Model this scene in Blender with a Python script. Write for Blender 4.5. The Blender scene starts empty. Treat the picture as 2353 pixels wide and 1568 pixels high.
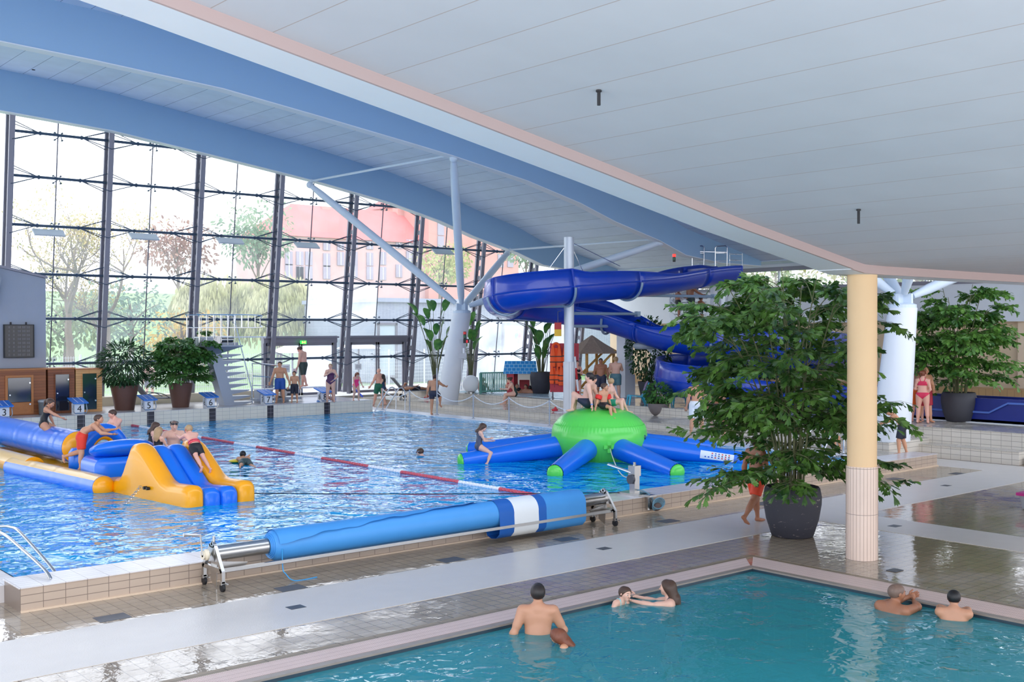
import bpy, math, random
import numpy as np
from mathutils import Vector, Matrix, Euler

S = bpy.context.scene
COL = S.collection
PI = math.pi
# ------------------------------------------------------------------ camera
F_PX, H = 2524.4, 3.85
YAW, PITCH, ROLL = [math.radians(a) for a in (49.796, -.658, -.122)]
fw = np.array([math.cos(PITCH)*math.cos(YAW), math.cos(PITCH)*math.sin(YAW), math.sin(PITCH)])
rt0 = np.array([math.sin(YAW), -math.cos(YAW), 0.]); up0 = np.cross(rt0, fw)
rt = math.cos(ROLL)*rt0+math.sin(ROLL)*up0; up = -math.sin(ROLL)*rt0+math.cos(ROLL)*up0
cam = bpy.data.cameras.new('camera'); cam.sensor_width = 36; cam.lens = 36*F_PX/2353
cam.clip_end = 2000; cam.clip_start = .05
co = bpy.data.objects.new('camera', cam); COL.objects.link(co)
co.matrix_world = Matrix(((rt[0], up[0], -fw[0], 0), (rt[1], up[1], -fw[1], 0), (rt[2], up[2], -fw[2], H), (0, 0, 0, 1)))
S.camera = co
# ------------------------------------------------------------------ light and exposure
W = bpy.data.worlds.new('overcast_sky'); S.world = W; W.use_nodes = True
wn = W.node_tree.nodes; wl = W.node_tree.links
bg = wn['Background']
tc = wn.new('ShaderNodeTexCoord'); sp = wn.new('ShaderNodeSeparateXYZ'); cr = wn.new('ShaderNodeValToRGB')
wl.new(tc.outputs['Generated'], sp.inputs[0]); wl.new(sp.outputs['Z'], cr.inputs[0])
cr.color_ramp.elements[0].position = 0; cr.color_ramp.elements[0].color = (.90, .93, 1, 1)
cr.color_ramp.elements[1].position = .8; cr.color_ramp.elements[1].color = (.80, .87, 1, 1)
wl.new(cr.outputs[0], bg.inputs['Color']); bg.inputs['Strength'].default_value = 3.5
S.view_settings.view_transform = 'Standard'; S.view_settings.look = 'None'; S.view_settings.gamma = 1
S.view_settings.use_curve_mapping = False
S.view_settings.exposure = 0.1
cy = S.cycles
cy.max_bounces = 9; cy.diffuse_bounces = 6; cy.glossy_bounces = 3; cy.transmission_bounces = 4; cy.transparent_max_bounces = 14
cy.caustics_reflective = False; cy.caustics_refractive = False; cy.sample_clamp_indirect = 6
cy.use_denoising = True

# ------------------------------------------------------------------ helpers
def ray(x, y): return fw*F_PX+rt*(x-1176.5)-up*(y-784)
O3 = np.array([0, 0, H])
def atz(x, y, z=0): d = ray(x, y); return Vector(O3+d*((z-H)/d[2]))
def aty(x, y, Y): d = ray(x, y); return Vector(O3+d*(Y/d[1]))
def atx(x, y, X): d = ray(x, y); return Vector(O3+d*(X/d[0]))
def atd(x, y, D): d = ray(x, y); return Vector(O3+d*(D/F_PX))
V = lambda *a: Vector(a)

MATS = {}
def mat(name, col, rough=.5, metal=0, noise=0, nscale=6, bump=0, bscale=30, spec=.5, emit=None, coat=0, trans=0, sheen=0, sub=0):
    """principled material; noise = strength of mottling of the colour, bump = noise bump"""
    if name in MATS: return MATS[name]
    m = bpy.data.materials.new(name); m.use_nodes = True; MATS[name] = m
    n, l = m.node_tree.nodes, m.node_tree.links; b = n['Principled BSDF']
    b.inputs['Base Color'].default_value = (*col, 1); b.inputs['Roughness'].default_value = rough
    b.inputs['Metallic'].default_value = metal; b.inputs['Specular IOR Level'].default_value = spec
    b.inputs['Coat Weight'].default_value = coat
    if sub: b.inputs['Subsurface Weight'].default_value = sub; b.inputs['Subsurface Radius'].default_value = (.02, .008, .004); b.inputs['Subsurface Scale'].default_value = .5
    if emit: b.inputs['Emission Color'].default_value = (*emit[0], 1); b.inputs['Emission Strength'].default_value = emit[1]
    if noise or bump:
        t = n.new('ShaderNodeTexCoord')
    if noise:
        x = n.new('ShaderNodeTexNoise'); x.inputs['Scale'].default_value = nscale; x.inputs['Detail'].default_value = 5
        l.new(t.outputs['Object'], x.inputs['Vector'])
        r = n.new('ShaderNodeMix'); r.data_type = 'RGBA'
        r.inputs[6].default_value = (*[c*(1-noise) for c in col], 1); r.inputs[7].default_value = (*[min(1, c*(1+noise)) for c in col], 1)
        l.new(x.outputs['Fac'], r.inputs[0]); l.new(r.outputs[2], b.inputs['Base Color'])
    if bump:
        x = n.new('ShaderNodeTexNoise'); x.inputs['Scale'].default_value = bscale; x.inputs['Detail'].default_value = 3
        l.new(t.outputs['Object'], x.inputs['Vector'])
        u = n.new('ShaderNodeBump'); u.inputs['Strength'].default_value = bump; u.inputs['Distance'].default_value = .02
        l.new(x.outputs['Fac'], u.inputs['Height']); l.new(u.outputs[0], b.inputs['Normal'])
    return m

def tile(name, c1, c2, mortar, w, h, plane='xy', rough=.35, msize=.006, off=0., wet=0, seams=.25, bumpk=.4, rot=0, noise=.12):
    """tile / plank / panel grid laid out in object space on one plane"""
    if name in MATS: return MATS[name]
    m = bpy.data.materials.new(name); m.use_nodes = True; MATS[name] = m
    n, l = m.node_tree.nodes, m.node_tree.links; b = n['Principled BSDF']
    t = n.new('ShaderNodeTexCoord'); s = n.new('ShaderNodeSeparateXYZ'); c = n.new('ShaderNodeCombineXYZ')
    l.new(t.outputs['Object'], s.inputs[0])
    l.new(s.outputs[plane[0].upper()], c.inputs[0]); l.new(s.outputs[plane[1].upper()], c.inputs[1])
    k = n.new('ShaderNodeTexBrick'); k.offset = off; k.squash = 1
    k.inputs['Scale'].default_value = 1; k.inputs['Brick Width'].default_value = w; k.inputs['Row Height'].default_value = h
    k.inputs['Mortar Size'].default_value = msize; k.inputs['Mortar Smooth'].default_value = .1
    k.inputs['Color1'].default_value = (*c1, 1); k.inputs['Color2'].default_value = (*c2, 1); k.inputs['Mortar'].default_value = (*mortar, 1)
    l.new(c.outputs[0], k.inputs['Vector'])
    z = n.new('ShaderNodeTexNoise'); z.inputs['Scale'].default_value = 1.3; z.inputs['Detail'].default_value = 6
    l.new(t.outputs['Object'], z.inputs['Vector'])
    mx = n.new('ShaderNodeMix'); mx.data_type = 'RGBA'; mx.blend_type = 'MULTIPLY'; mx.inputs[0].default_value = 1
    rr = n.new('ShaderNodeMapRange'); rr.inputs['To Min'].default_value = 1-noise; rr.inputs['To Max'].default_value = 1+noise
    l.new(z.outputs['Fac'], rr.inputs['Value']); l.new(k.outputs['Color'], mx.inputs[6])
    cc = n.new('ShaderNodeCombineColor')
    for i in range(3): l.new(rr.outputs[0], cc.inputs[i])
    l.new(cc.outputs[0], mx.inputs[7]); l.new(mx.outputs[2], b.inputs['Base Color'])
    b.inputs['Roughness'].default_value = rough
    u = n.new('ShaderNodeBump'); u.inputs['Strength'].default_value = bumpk; u.inputs['Distance'].default_value = .01; u.invert = True
    l.new(k.outputs['Fac'], u.inputs['Height'])
    last = u
    if wet:      # puddles: low roughness where a large noise is high
        q = n.new('ShaderNodeTexNoise'); q.inputs['Scale'].default_value = .55; q.inputs['Detail'].default_value = 5; q.inputs['Roughness'].default_value = .6
        l.new(t.outputs['Object'], q.inputs['Vector'])
        mr = n.new('ShaderNodeMapRange'); mr.inputs['From Min'].default_value = .38; mr.inputs['From Max'].default_value = .5
        mr.inputs['To Min'].default_value = rough; mr.inputs['To Max'].default_value = max(.02, rough-wet)
        l.new(q.outputs['Fac'], mr.inputs['Value']); l.new(mr.outputs[0], b.inputs['Roughness'])
        f = n.new('ShaderNodeTexNoise'); f.inputs['Scale'].default_value = 5; f.inputs['Detail'].default_value = 3
        l.new(t.outputs['Object'], f.inputs['Vector'])
        u2 = n.new('ShaderNodeBump'); u2.inputs['Strength'].default_value = .12; u2.inputs['Distance'].default_value = .03
        l.new(f.outputs['Fac'], u2.inputs['Height']); l.new(u.outputs[0], u2.inputs['Normal']); last = u2
        b.inputs['Specular IOR Level'].default_value = .75
    l.new(last.outputs[0], b.inputs['Normal'])
    return m

class MB:
    """mesh builder: collects shapes, then links them as ONE mesh object"""
    def __init__(s): s.v = []; s.f = []; s.mi = []; s.cur = 0
    def add(s, vs, fs):
        o = len(s.v); s.v += [tuple(p) for p in vs]
        for f in fs: s.f.append(tuple(i+o for i in f)); s.mi.append(s.cur)
        return s
    def box(s, c, d, rz=0, M=None, tap=1.):
        x, y, z = [a/2 for a in d]; R = M if M is not None else Matrix.Rotation(rz, 3, 'Z'); c = Vector(c)
        vs = [R @ V(*p)+c for p in ((-x, -y, -z), (x, -y, -z), (x, y, -z), (-x, y, -z), (-x*tap, -y*tap, z), (x*tap, -y*tap, z), (x*tap, y*tap, z), (-x*tap, y*tap, z))]
        return s.add(vs, [(0, 3, 2, 1), (4, 5, 6, 7), (0, 1, 5, 4), (1, 2, 6, 5), (2, 3, 7, 6), (3, 0, 4, 7)])
    def bb(s, a, b): # box from corner to corner
        return s.box([(a[i]+b[i])/2 for i in range(3)], [abs(b[i]-a[i]) for i in range(3)])
    def ring(s, c, ax, r, n, ph=0, e1=None, sc=1.):
        ax = Vector(ax).normalized()
        if e1 is None: e1 = ax.orthogonal()
        e1 = (e1-ax*e1.dot(ax)).normalized(); e2 = ax.cross(e1)
        return [Vector(c)+(e1*math.cos(ph+2*PI*i/n)+e2*math.sin(ph+2*PI*i/n)*sc)*r for i in range(n)]
    def loft(s, rings, caps=True, closed=True):
        n = len(rings[0]); o = [p for r in rings for p in r]; f = []
        for k in range(len(rings)-1):
            for i in range(n if closed else n-1):
                j = (i+1) % n; f.append((k*n+i, k*n+j, (k+1)*n+j, (k+1)*n+i))
        if caps: f.append(tuple(range(n-1, -1, -1))); f.append(tuple((len(rings)-1)*n+i for i in range(n)))
        return s.add(o, f)
    def cyl(s, a, b, r, r2=None, n=10, caps=True):
        a, b = Vector(a), Vector(b); e = (b-a).normalized().orthogonal()
        return s.loft([s.ring(a, b-a, r, n, 0, e), s.ring(b, b-a, r if r2 is None else r2, n, 0, e)], caps)
    def tube(s, pts, r, n=8, caps=True, cyc=False):
        pts = [Vector(p) for p in pts]; R = r if hasattr(r, '__len__') else [r]*len(pts); rings = []; e = None
        m = len(pts)
        for i, p in enumerate(pts):
            if cyc: d = pts[(i+1) % m]-pts[i-1]
            else: d = pts[min(i+1, m-1)]-pts[max(i-1, 0)]
            if d.length < 1e-9: d = V(0, 0, 1)
            d.normalize()
            if e is None or abs(e.dot(d)) > .98: e = d.orthogonal().normalized()
            e = (e-d*e.dot(d)).normalized(); rings.append(s.ring(p, d, R[i], n, 0, e))
        if cyc: rings.append(rings[0]); caps = False
        return s.loft(rings, caps)
    def lathe(s, prof, c=(0, 0, 0), n=24, ax=(0, 0, 1), e1=None):
        ax = Vector(ax).normalized(); c = Vector(c); e = e1 if e1 is not None else (V(1, 0, 0) if abs(ax.x) < .9 else V(0, 1, 0))
        return s.loft([s.ring(c+ax*z, ax, max(r, 1e-4), n, 0, e) for r, z in prof], True)
    def sph(s, c, r, n=14, m=9, M=None):
        r = r if hasattr(r, '__len__') else (r, r, r); c = Vector(c); rings = []
        for k in range(m+1):
            a = -PI/2+PI*k/m; q = max(math.cos(a), 1e-3)
            ring = [V(r[0]*q*math.cos(2*PI*i/n), r[1]*q*math.sin(2*PI*i/n), r[2]*math.sin(a)) for i in range(n)]
            rings.append([(M @ p if M is not None else p)+c for p in ring])
        return s.loft(rings, True)
    def prism(s, poly, a, b, plane='xz'):
        """2D polygon extruded from a to b along the third axis"""
        def P(u, v, w): return {'xz': (u, w, v), 'yz': (w, u, v), 'xy': (u, v, w)}[plane]
        n = len(poly); vs = [P(u, v, a) for u, v in poly]+[P(u, v, b) for u, v in poly]
        f = [(i, (i+1) % n, n+(i+1) % n, n+i) for i in range(n)]+[tuple(range(n-1, -1, -1)), tuple(range(n, 2*n))]
        return s.add(vs, f)
    def quad(s, *p): return s.add(p, [tuple(range(len(p)))])
    def build(s, name, m, parent=None, smooth=False, world=False, mods=()):
        me = bpy.data.meshes.new(name)
        vs = s.v
        o = bpy.data.objects.new(name, me); COL.objects.link(o)
        if parent is not None:
            o.parent = parent
            if world: Mi = wm(parent).inverted(); vs = [tuple(Mi @ Vector(p)) for p in vs]
        me.from_pydata(vs, [], s.f)
        for q in (m if isinstance(m, (list, tuple)) else [m]): me.materials.append(q)
        if any(s.mi): me.polygons.foreach_set('material_index', s.mi)
        me.update()
        if len(s.f) > 1: fix_normals(me)
        if smooth: 
            me.polygons.foreach_set('use_smooth', [True]*len(me.polygons))
            if smooth != 'all':
                try: me.set_sharp_from_angle(angle=math.radians(smooth if smooth is not True else 40))
                except Exception: pass
        return o
import bmesh
def fix_normals(me):
    if len(me.polygons) > 60000: return
    b = bmesh.new(); b.from_mesh(me); bmesh.ops.recalc_face_normals(b, faces=b.faces); b.to_mesh(me); b.free()
def wm(o):
    M = Matrix.LocRotScale(o.location, o.rotation_euler, o.scale)
    return wm(o.parent) @ M if o.parent else M
def tag(o, label=None, cat=None, group=None, kind=None):
    if label: o['label'] = label
    if cat: o['category'] = cat
    if group: o['group'] = group
    if kind: o['kind'] = kind
    return o
def thing(name, label, cat, loc=(0, 0, 0), rz=0, group=None, kind=None):
    o = bpy.data.objects.new(name, None); COL.objects.link(o); o.location = loc; o.rotation_euler = (0, 0, rz); o.empty_display_size = .1
    return tag(o, label, cat, group, kind)
def struct(name, mb, m, smooth=False, label=None, cat=None):
    o = mb.build(name, m, None, smooth); o['kind'] = 'structure'
    if label: o['label'] = label; o['category'] = cat or name.split('_')[0]
    return o
def dup(o, loc=None, rz=None, label=None, parent=None):
    c = o.copy(); COL.objects.link(c)
    if parent is not None: c.parent = parent
    if loc is not None: c.location = loc
    if rz is not None: c.rotation_euler = (0, 0, rz)
    if label: c['label'] = label
    for ch in list(o.children): dup(ch, parent=c)
    return c
def bez(a, b, c, n=8): # quadratic
    a, b, c = Vector(a), Vector(b), Vector(c)
    return [a*(1-t)**2+b*2*t*(1-t)+c*t*t for t in [i/n for i in range(n+1)]]
def spline(P, n=6): # catmull-rom through points
    P = [Vector(p) for p in P]; out = []
    for i in range(len(P)-1):
        p0, p1, p2, p3 = P[max(i-1, 0)], P[i], P[i+1], P[min(i+2, len(P)-1)]
        for k in range(n):
            t = k/n
            out.append(.5*((2*p1)+(p2-p0)*t+(2*p0-5*p1+4*p2-p3)*t*t+(3*p1-p0-3*p2+p3)*t**3))
    return out+[P[-1]]
def interp(x, pts):
    for (x0, y0), (x1, y1) in zip(pts, pts[1:]):
        if x <= x1 or (x1, y1) == pts[-1]: return y0+(y1-y0)*(x-x0)/(x1-x0)
# ================================================================== materials of the setting
def s(r, g, b): # sRGB 0-255 -> linear
    return tuple((c/255/12.92 if c/255 <= .04045 else ((c/255+.055)/1.055)**2.4) for c in (r, g, b))
M_white = mat('white_paint', s(224, 228, 234), .45, noise=.03, nscale=2)
M_beam = mat('beam_paint', s(148, 182, 214), .4, noise=.02, nscale=1)
M_strut = mat('strut_paint', s(208, 220, 232), .4)
M_fascia = mat('fascia_pinkish_paint', s(182, 160, 156), .6)
M_soffit = tile('roof_soffit_panels', s(208, 222, 238), s(204, 218, 236), s(130, 148, 172), .9, 60, 'xy', .6, .012, bumpk=.2)
M_ceil = tile('ceiling_panels', s(199, 198, 204), s(195, 195, 202), s(176, 162, 158), .655, 40, 'xy', .75, .006, bumpk=.15, noise=.06)
M_steel = mat('brushed_stainless_steel', s(190, 188, 186), .28, 1, noise=.05, nscale=40)
M_chrome = mat('polished_steel_tube', s(215, 217, 222), .15, 1)
M_dark = mat('anthracite_steel', s(104, 104, 116), .45, .3)
M_flange = mat('grey_steel_flange', s(136, 134, 146), .45, .2)
M_black = mat('black_rubber', s(28, 28, 32), .6)
M_tube = mat('transom_grey_blue', s(74, 90, 110), .4, .3)
M_tile = tile('deck_tiles', s(166, 150, 130), s(158, 142, 122), s(108, 96, 84), .2, .2, 'xy', .22, .006, wet=.18)
M_walltile = tile('beige_wall_tiles', s(186, 166, 148), s(180, 160, 142), s(126, 110, 98), .3, .112, 'xz', .3, .005)
M_walltile_y = tile('beige_wall_tiles_side', s(202, 186, 170), s(196, 180, 164), s(140, 126, 114), .3, .112, 'yz', .3, .005)
M_toptile = tile('pale_coping_tiles', s(214, 208, 206), s(208, 202, 200), s(160, 152, 150), .3, .12, 'xy', .25, .004)
M_steptile = tile('step_riser_tiles', s(216, 208, 196), s(210, 202, 190), s(150, 142, 132), .3, .15, 'yz', .35, .006)
M_steptop = tile('step_tread_tiles', s(196, 190, 180), s(188, 182, 172), s(150, 142, 132), .15, .15, 'xy', .3, .005, wet=.2)
M_startw = tile('cream_start_wall_tiles', s(244, 234, 214), s(240, 230, 210), s(196, 186, 172), .3, .15, 'xz', .3, .005)
M_strip = mat('smooth_concrete_strip', s(214, 206, 198), .3, noise=.06, nscale=3, bump=.15, bscale=60)
M_grate = None
def grate(name, plane):
    m = tile(name, s(240, 216, 206), s(236, 212, 202), s(190, 160, 150), .022 if plane == 'x' else .12, .12 if plane == 'x' else .022, 'xy', .5, .0045, bumpk=.8)
    return m
M_kerb = mat('grey_stone_kerb', s(150, 138, 128), .35, noise=.15)
M_basin = tile('pool_basin_blue', s(40, 165, 225), s(36, 158, 220), s(60, 180, 232), .6, .3, 'xy', .4, .004)
M_basin2 = tile('warm_basin_turquoise', s(64, 178, 192), s(60, 172, 188), s(84, 190, 200), .3, .3, 'xy', .4, .004)

def water(name, body, tint, bodyw, k1, s1, k2, s2, refl=1.):
    m = bpy.data.materials.new(name); m.use_nodes = True; MATS[name] = m
    n, l = m.node_tree.nodes, m.node_tree.links; n.remove(n['Principled BSDF']); out = n['Material Output']
    t = n.new('ShaderNodeTexCoord')
    def nz(sc, det, st=(1, 1, 1)):
        mp = n.new('ShaderNodeMapping'); mp.inputs['Scale'].default_value = st; l.new(t.outputs['Object'], mp.inputs[0])
        x = n.new('ShaderNodeTexNoise'); x.inputs['Scale'].default_value = sc; x.inputs['Detail'].default_value = det; x.inputs['Distortion'].default_value = .6
        l.new(mp.outputs[0], x.inputs['Vector']); return x
    a, b = nz(s1, 1.5, (1, .8, 1)), nz(s2, 2)
    u1 = n.new('ShaderNodeBump'); u1.inputs['Strength'].default_value = 1; u1.inputs['Distance'].default_value = k1; l.new(a.outputs['Fac'], u1.inputs['Height'])
    u2 = n.new('ShaderNodeBump'); u2.inputs['Strength'].default_value = 1; u2.inputs['Distance'].default_value = k2; l.new(b.outputs['Fac'], u2.inputs['Height']); l.new(u1.outputs[0], u2.inputs['Normal'])
    g = n.new('ShaderNodeBsdfGlossy'); g.inputs['Roughness'].default_value = .03; g.inputs['Color'].default_value = (refl*.9, refl*.97, refl, 1); l.new(u2.outputs[0], g.inputs['Normal'])
    tr = n.new('ShaderNodeBsdfTransparent'); tr.inputs['Color'].default_value = (*tint, 1)
    d = n.new('ShaderNodeBsdfDiffuse'); d.inputs['Color'].default_value = (*body, 1)
    m1 = n.new('ShaderNodeMixShader'); m1.inputs[0].default_value = bodyw; l.new(tr.outputs[0], m1.inputs[1]); l.new(d.outputs[0], m1.inputs[2])
    fr = n.new('ShaderNodeFresnel'); fr.inputs['IOR'].default_value = 1.33; l.new(u2.outputs[0], fr.inputs['Normal'])
    m2 = n.new('ShaderNodeMixShader'); l.new(fr.outputs[0], m2.inputs[0]); l.new(m1.outputs[0], m2.inputs[1]); l.new(g.outputs[0], m2.inputs[2])
    l.new(m2.outputs[0], out.inputs['Surface'])
    return m
M_water = water('main_pool_water', s(0, 170, 236), (.3, .9, .98), .85, .15, .95, .06, 2.7)
M_warm = water('warm_pool_water', s(84, 206, 218), (.66, .96, .97), .4, .05, .9, .025, 3.6)
M_jac = water('bubbling_water', s(190, 214, 226), (.7, .9, .95), .75, .12, 2.5, .06, 9)

def glass(name, haze_mix, col=(1, 1, 1), refl=.05):
    m = bpy.data.materials.new(name); m.use_nodes = True; MATS[name] = m
    n, l = m.node_tree.nodes, m.node_tree.links; n.remove(n['Principled BSDF']); out = n['Material Output']
    tr = n.new('ShaderNodeBsdfTransparent'); tr.inputs['Color'].default_value = (*col, 1)
    tl = n.new('ShaderNodeBsdfTranslucent'); tl.inputs['Color'].default_value = (.9, .93, 1, 1)
    g = n.new('ShaderNodeBsdfGlossy'); g.inputs['Roughness'].default_value = .02
    t = n.new('ShaderNodeTexCoord'); z = n.new('ShaderNodeTexNoise'); z.inputs['Scale'].default_value = .6; z.inputs['Detail'].default_value = 4
    l.new(t.outputs['Object'], z.inputs['Vector'])
    r = n.new('ShaderNodeMapRange'); r.inputs['From Min'].default_value = .35; r.inputs['From Max'].default_value = .7; r.inputs['To Min'].default_value = haze_mix*.6; r.inputs['To Max'].default_value = haze_mix*1.4
    l.new(z.outputs['Fac'], r.inputs['Value'])
    m1 = n.new('ShaderNodeMixShader'); l.new(r.outputs[0], m1.inputs[0]); l.new(tr.outputs[0], m1.inputs[1]); l.new(tl.outputs[0], m1.inputs[2])
    m2 = n.new('ShaderNodeMixShader'); m2.inputs[0].default_value = refl; l.new(m1.outputs[0], m2.inputs[1]); l.new(g.outputs[0], m2.inputs[2])
    l.new(m2.outputs[0], out.inputs['Surface']); return m
M_glass = glass('hazed_glazing', .135)  # milky veil mixed in, imitating the glare that pales the view outside
M_fog = glass('fogged_glazing', .5)
M_frost = glass('frosted_door_glass', .8)

# ================================================================== floor, pools and decks
WARM = (1.5, 1.5, 14.26, 10.92)     # x0 y0 x1 y1 of the warm pool water
b = MB()
def slab(b, x0, y0, x1, y1, z, t=.3): b.bb((x0, y0, z-t), (x1, y1, z))
slab(b, -8, 11.0, 30.5, 15.7, 0); slab(b, 14.34, -2, 40, 11.0, 0); slab(b, -2, -2, 14.34, 1.5, 0); slab(b, -2, 1.5, 1.5, 11.0, 0)
slab(b, -8, 15.7, 4.62, 44, 0); slab(b, 28.7, 15.7, 30.5, 17.4, 0); slab(b, 30.5, -2, 40, 15.7, 0)
struct('floor', b, M_tile)
b = MB(); b.bb((-8, 12.65, -.1), (28.72, 14.35, .006)); b.bb((18.75, -8, -.1), (20.1, 12.65, .006)); b.bb((28.72, 5, -.1), (30.3, 17.2, .006))
struct('floor_strip', b, M_strip)
# dark drain covers set in the floor
b0 = None
for k, (px, py) in enumerate([(668, 1352), (1036, 1287), (1300, 1240), (1536, 1198), (258, 1420), (2056, 1101), (2200, 1089), (1752, 1158)]):
    p = atz(px, py, 0)
    if b0 is None:
        b = MB(); b.box((0, 0, .001), (.42, .3, .006)); b0 = b.build('drain_cover', mat('drain_slate', s(78, 80, 86), .4)); o = b0
    else: o = dup(b0)
    o.location = (p.x, p.y, 0.0); tag(o, group='square drain covers in the tiled floor', cat='drain cover', label='dark square drain cover in the tiles beside the near pool wall')
for k, (px, py) in enumerate([(680, 1397), (1388, 1262), (2056, 1210), (2174, 1117), (2056, 1312)]):
    p = atz(px, py, 0)
    o = dup(b0); o.scale = (.55, .6, 1); o.location = (p.x, p.y, .006); tag(o, label='small dark drain grid in the smooth pale floor strip' if k != 4 else 'small dark drain grid in the tiles right of the round column', group='small drain grids')
    if k == 4: o['group'] = 'single small drain grid'
# main pool basin
PX0, PX1, PY0, PY1, ZW = 4.75, 26.6, 16.42, 40.4, .25
b = MB(); b.bb((PX0, PY0, -1.8), (PX1, PY1, -1.6)); b.bb((PX0-.1, PY0, -1.6), (PX0, PY1, .2)); b.bb((PX1, PY0, -1.6), (PX1+.1, PY1, .2)); b.bb((PX0, PY0-.05, -1.6), (PX1, PY0, .2)); b.bb((PX0, PY1, -1.6), (PX1, PY1+.05, .25))
o = b.build('floor_basin', M_basin); o['kind'] = 'structure'
b = MB(); b.quad((PX0, PY0, ZW), (PX1, PY0, ZW), (PX1, PY1, ZW), (PX0, PY1, ZW))
o = b.build('pool_water', M_water); tag(o, 'rippling bright blue water of the large swimming pool', 'water', kind='stuff')
x0, y0, x1, y1 = WARM
b = MB(); b.bb((x0, y0, -1.3), (x1, y1, -1.15)); b.bb((x0, y1, -1.2), (x1+.06, y1+.06, -.2)); b.bb((x1, y0, -1.2), (x1+.06, y1, -.2)); b.bb((x0-.05, y0, -1.15), (x0, y1, -.12)); b.bb((x0, y0-.05, -1.15), (x1, y0, -.12))
o = b.build('floor_warm_basin', M_basin2); o['kind'] = 'structure'
b = MB(); b.quad((x0, y0, -.05), (x1, y0, -.05), (x1, y1, -.05), (x0, y1, -.05))
o = b.build('warm_pool_water', M_warm); tag(o, 'calm turquoise water of the warm pool in front of the floor grating', 'water', kind='stuff')
# kerb, grating and border round the warm pool
b = MB(); b.bb((x0, y1+.004, -.2), (x1+.12, y1+.12, .012)); b.bb((x1+.004, y0, -.2), (x1+.12, y1, .012))
b.cur = 1; b.bb((x0, y1, -.2), (x1, y1+.02, -.012)); b.bb((x1, y0, -.2), (x1+.02, y1, -.012))  # dark strip on the inner kerb face, just above the water
struct('trim_1', b, [M_kerb, mat('dark_waterline_strip', s(46, 62, 74), .3)])
b = MB(); b.prism([(x0, y1+.12), (x1+.1, y1+.12), (x1+.5, y1+.52), (x0, y1+.52)], -.1, .014, 'xy')
struct('trim_2', b, grate('gutter_grating_along', 'x'))
b = MB(); b.prism([(x1+.12, y0), (x1+.67, y0), (x1+.67, y1+.5), (x1+.12, y1+.1)], -.1, .014, 'xy')
struct('trim_3', b, grate('gutter_grating_across', 'y'))
b = MB(); b.bb((x0, y1+.52, -.1), (x1+.8, y1+.67, .01)); b.bb((x1+.67, y0, -.1), (x1+.8, y1+.52, .01))
struct('trim_4', b, tile('border_stone', s(150, 132, 108), s(146, 128, 104), s(96, 82, 66), .5, .5, 'xy', .4, .008))
# walls round the main pool
b = MB(); b.bb((4.5, 15.68, 0), (28.72, 16.42, .32)); b.cur = 1; b.bb((4.48, 15.67, .32), (28.74, 16.44, .335))
b.cur = 2; b.bb((4.5, 15.64, 0), (28.74, 15.68, .025))
struct('wall_near', b, [M_walltile, M_toptile, mat('cove_beige', s(214, 190, 164), .5)])
b = MB(); b.bb((3.9, 16.42, 0), (4.75, 44, .24)); struct('wall_left_edge', b, M_toptile)
b = MB(); b.bb((9.5, 40.4, -.1), (26.2, 40.75, .74)); b.cur = 1; b.bb((9.5, 40.38, .74), (26.22, 45.6, .755)); b.cur = 0; b.bb((9.5, 40.75, .0), (26.2, 45.6, .74))
struct('wall_starting', b, [M_startw, M_toptile])
b = MB(); b.bb((14.95, 44.3, .755), (23.3, 45.1, 1.12)); struct('ledge_far', b, [mat('cream_ledge', s(226, 212, 184), .5)])
b = MB(); b.bb((26.6, 16.44, -.3), (27.5, 46, .265)); struct('pool_edge', b, mat('white_overflow_edge', s(232, 234, 240), .3))
b = MB(); b.bb((27.5, 16.44, -.3), (28.8, 46, .26)); struct('floor_side', b, M_steptop)
b = MB(); b.bb((28.8, 17.2, .0), (31.05, 46, .50)); b.cur = 1; b.bb((28.78, 17.2, .50), (31.05, 46, .52)); b.cur = 0; b.bb((30.45, 14.2, 0), (31.6, 17.2, .36)); b.cur = 1; b.bb((30.43, 14.2, .36), (31.6, 17.2, .38))
struct('step_lower', b, [M_steptile, M_steptop])
b = MB(); b.bb((31.05, 14.0, .0), (46.5, 46, .83)); b.cur = 1; b.bb((31.03, 14.0, .83), (46.5, 46, .85)); b.cur = 0; b.bb((33.6, -8, .0), (46.5, 14, .83)); b.cur = 1; b.bb((33.58, -8, .83), (46.5, 14.0, .85))
struct('step_upper', b, [M_steptile, M_steptop])
b = MB()
for k in range(4): b.bb((30.6+.5*k, 5, 0), (33.6, 14.1, .21*(k+1)-.02*(k == 3)))
struct('stairs_right', b, [M_steptile])
# bubbling pool on the top deck
b = MB(); b.bb((31.6, 32.6, .8), (36.0, 41.5, .872)); o = b.build('bubbling_pool_water', M_jac); tag(o, 'white bubbling water of the raised pool beside the steps', 'water', kind='stuff')
b = MB(); b.bb((31.3, 38.6, .83), (36, 41.9, 1.15)); 
# ================================================================== roof
PROF = [(-9, 12.2), (0, 12.3), (5, 12.2), (9.2, 12.06), (11.8, 11.93), (15.9, 11.66), (19.5, 11.2), (23.5, 10.66), (25.2, 10.42), (29, 9.78), (31.9, 9.1), (34, 8.45), (36.8, 7.78), (38.6, 7.2), (41, 6.95), (44.2, 6.9)]
TOPP = [(x, z+interp(x, [(-9, 1.6), (12, 1.57), (36, 1.42), (40, 1.2), (44.2, .3)])) for x, z in PROF]
def beam(n, Y):
    b = MB(); b.prism(PROF+TOPP[::-1], Y-.17, Y+.17, 'xz'); b.cur = 1
    lo = [(x, z-.03) for x, z in PROF]; b.prism(lo+[(x, z) for x, z in PROF][::-1], Y-.22, Y+.22, 'xz')
    return struct('roof_beam', b, [M_beam, M_white])
for k, Y in enumerate((43.3, 33.5, 23., 12.8)): beam(k, Y)
b = MB()
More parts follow.
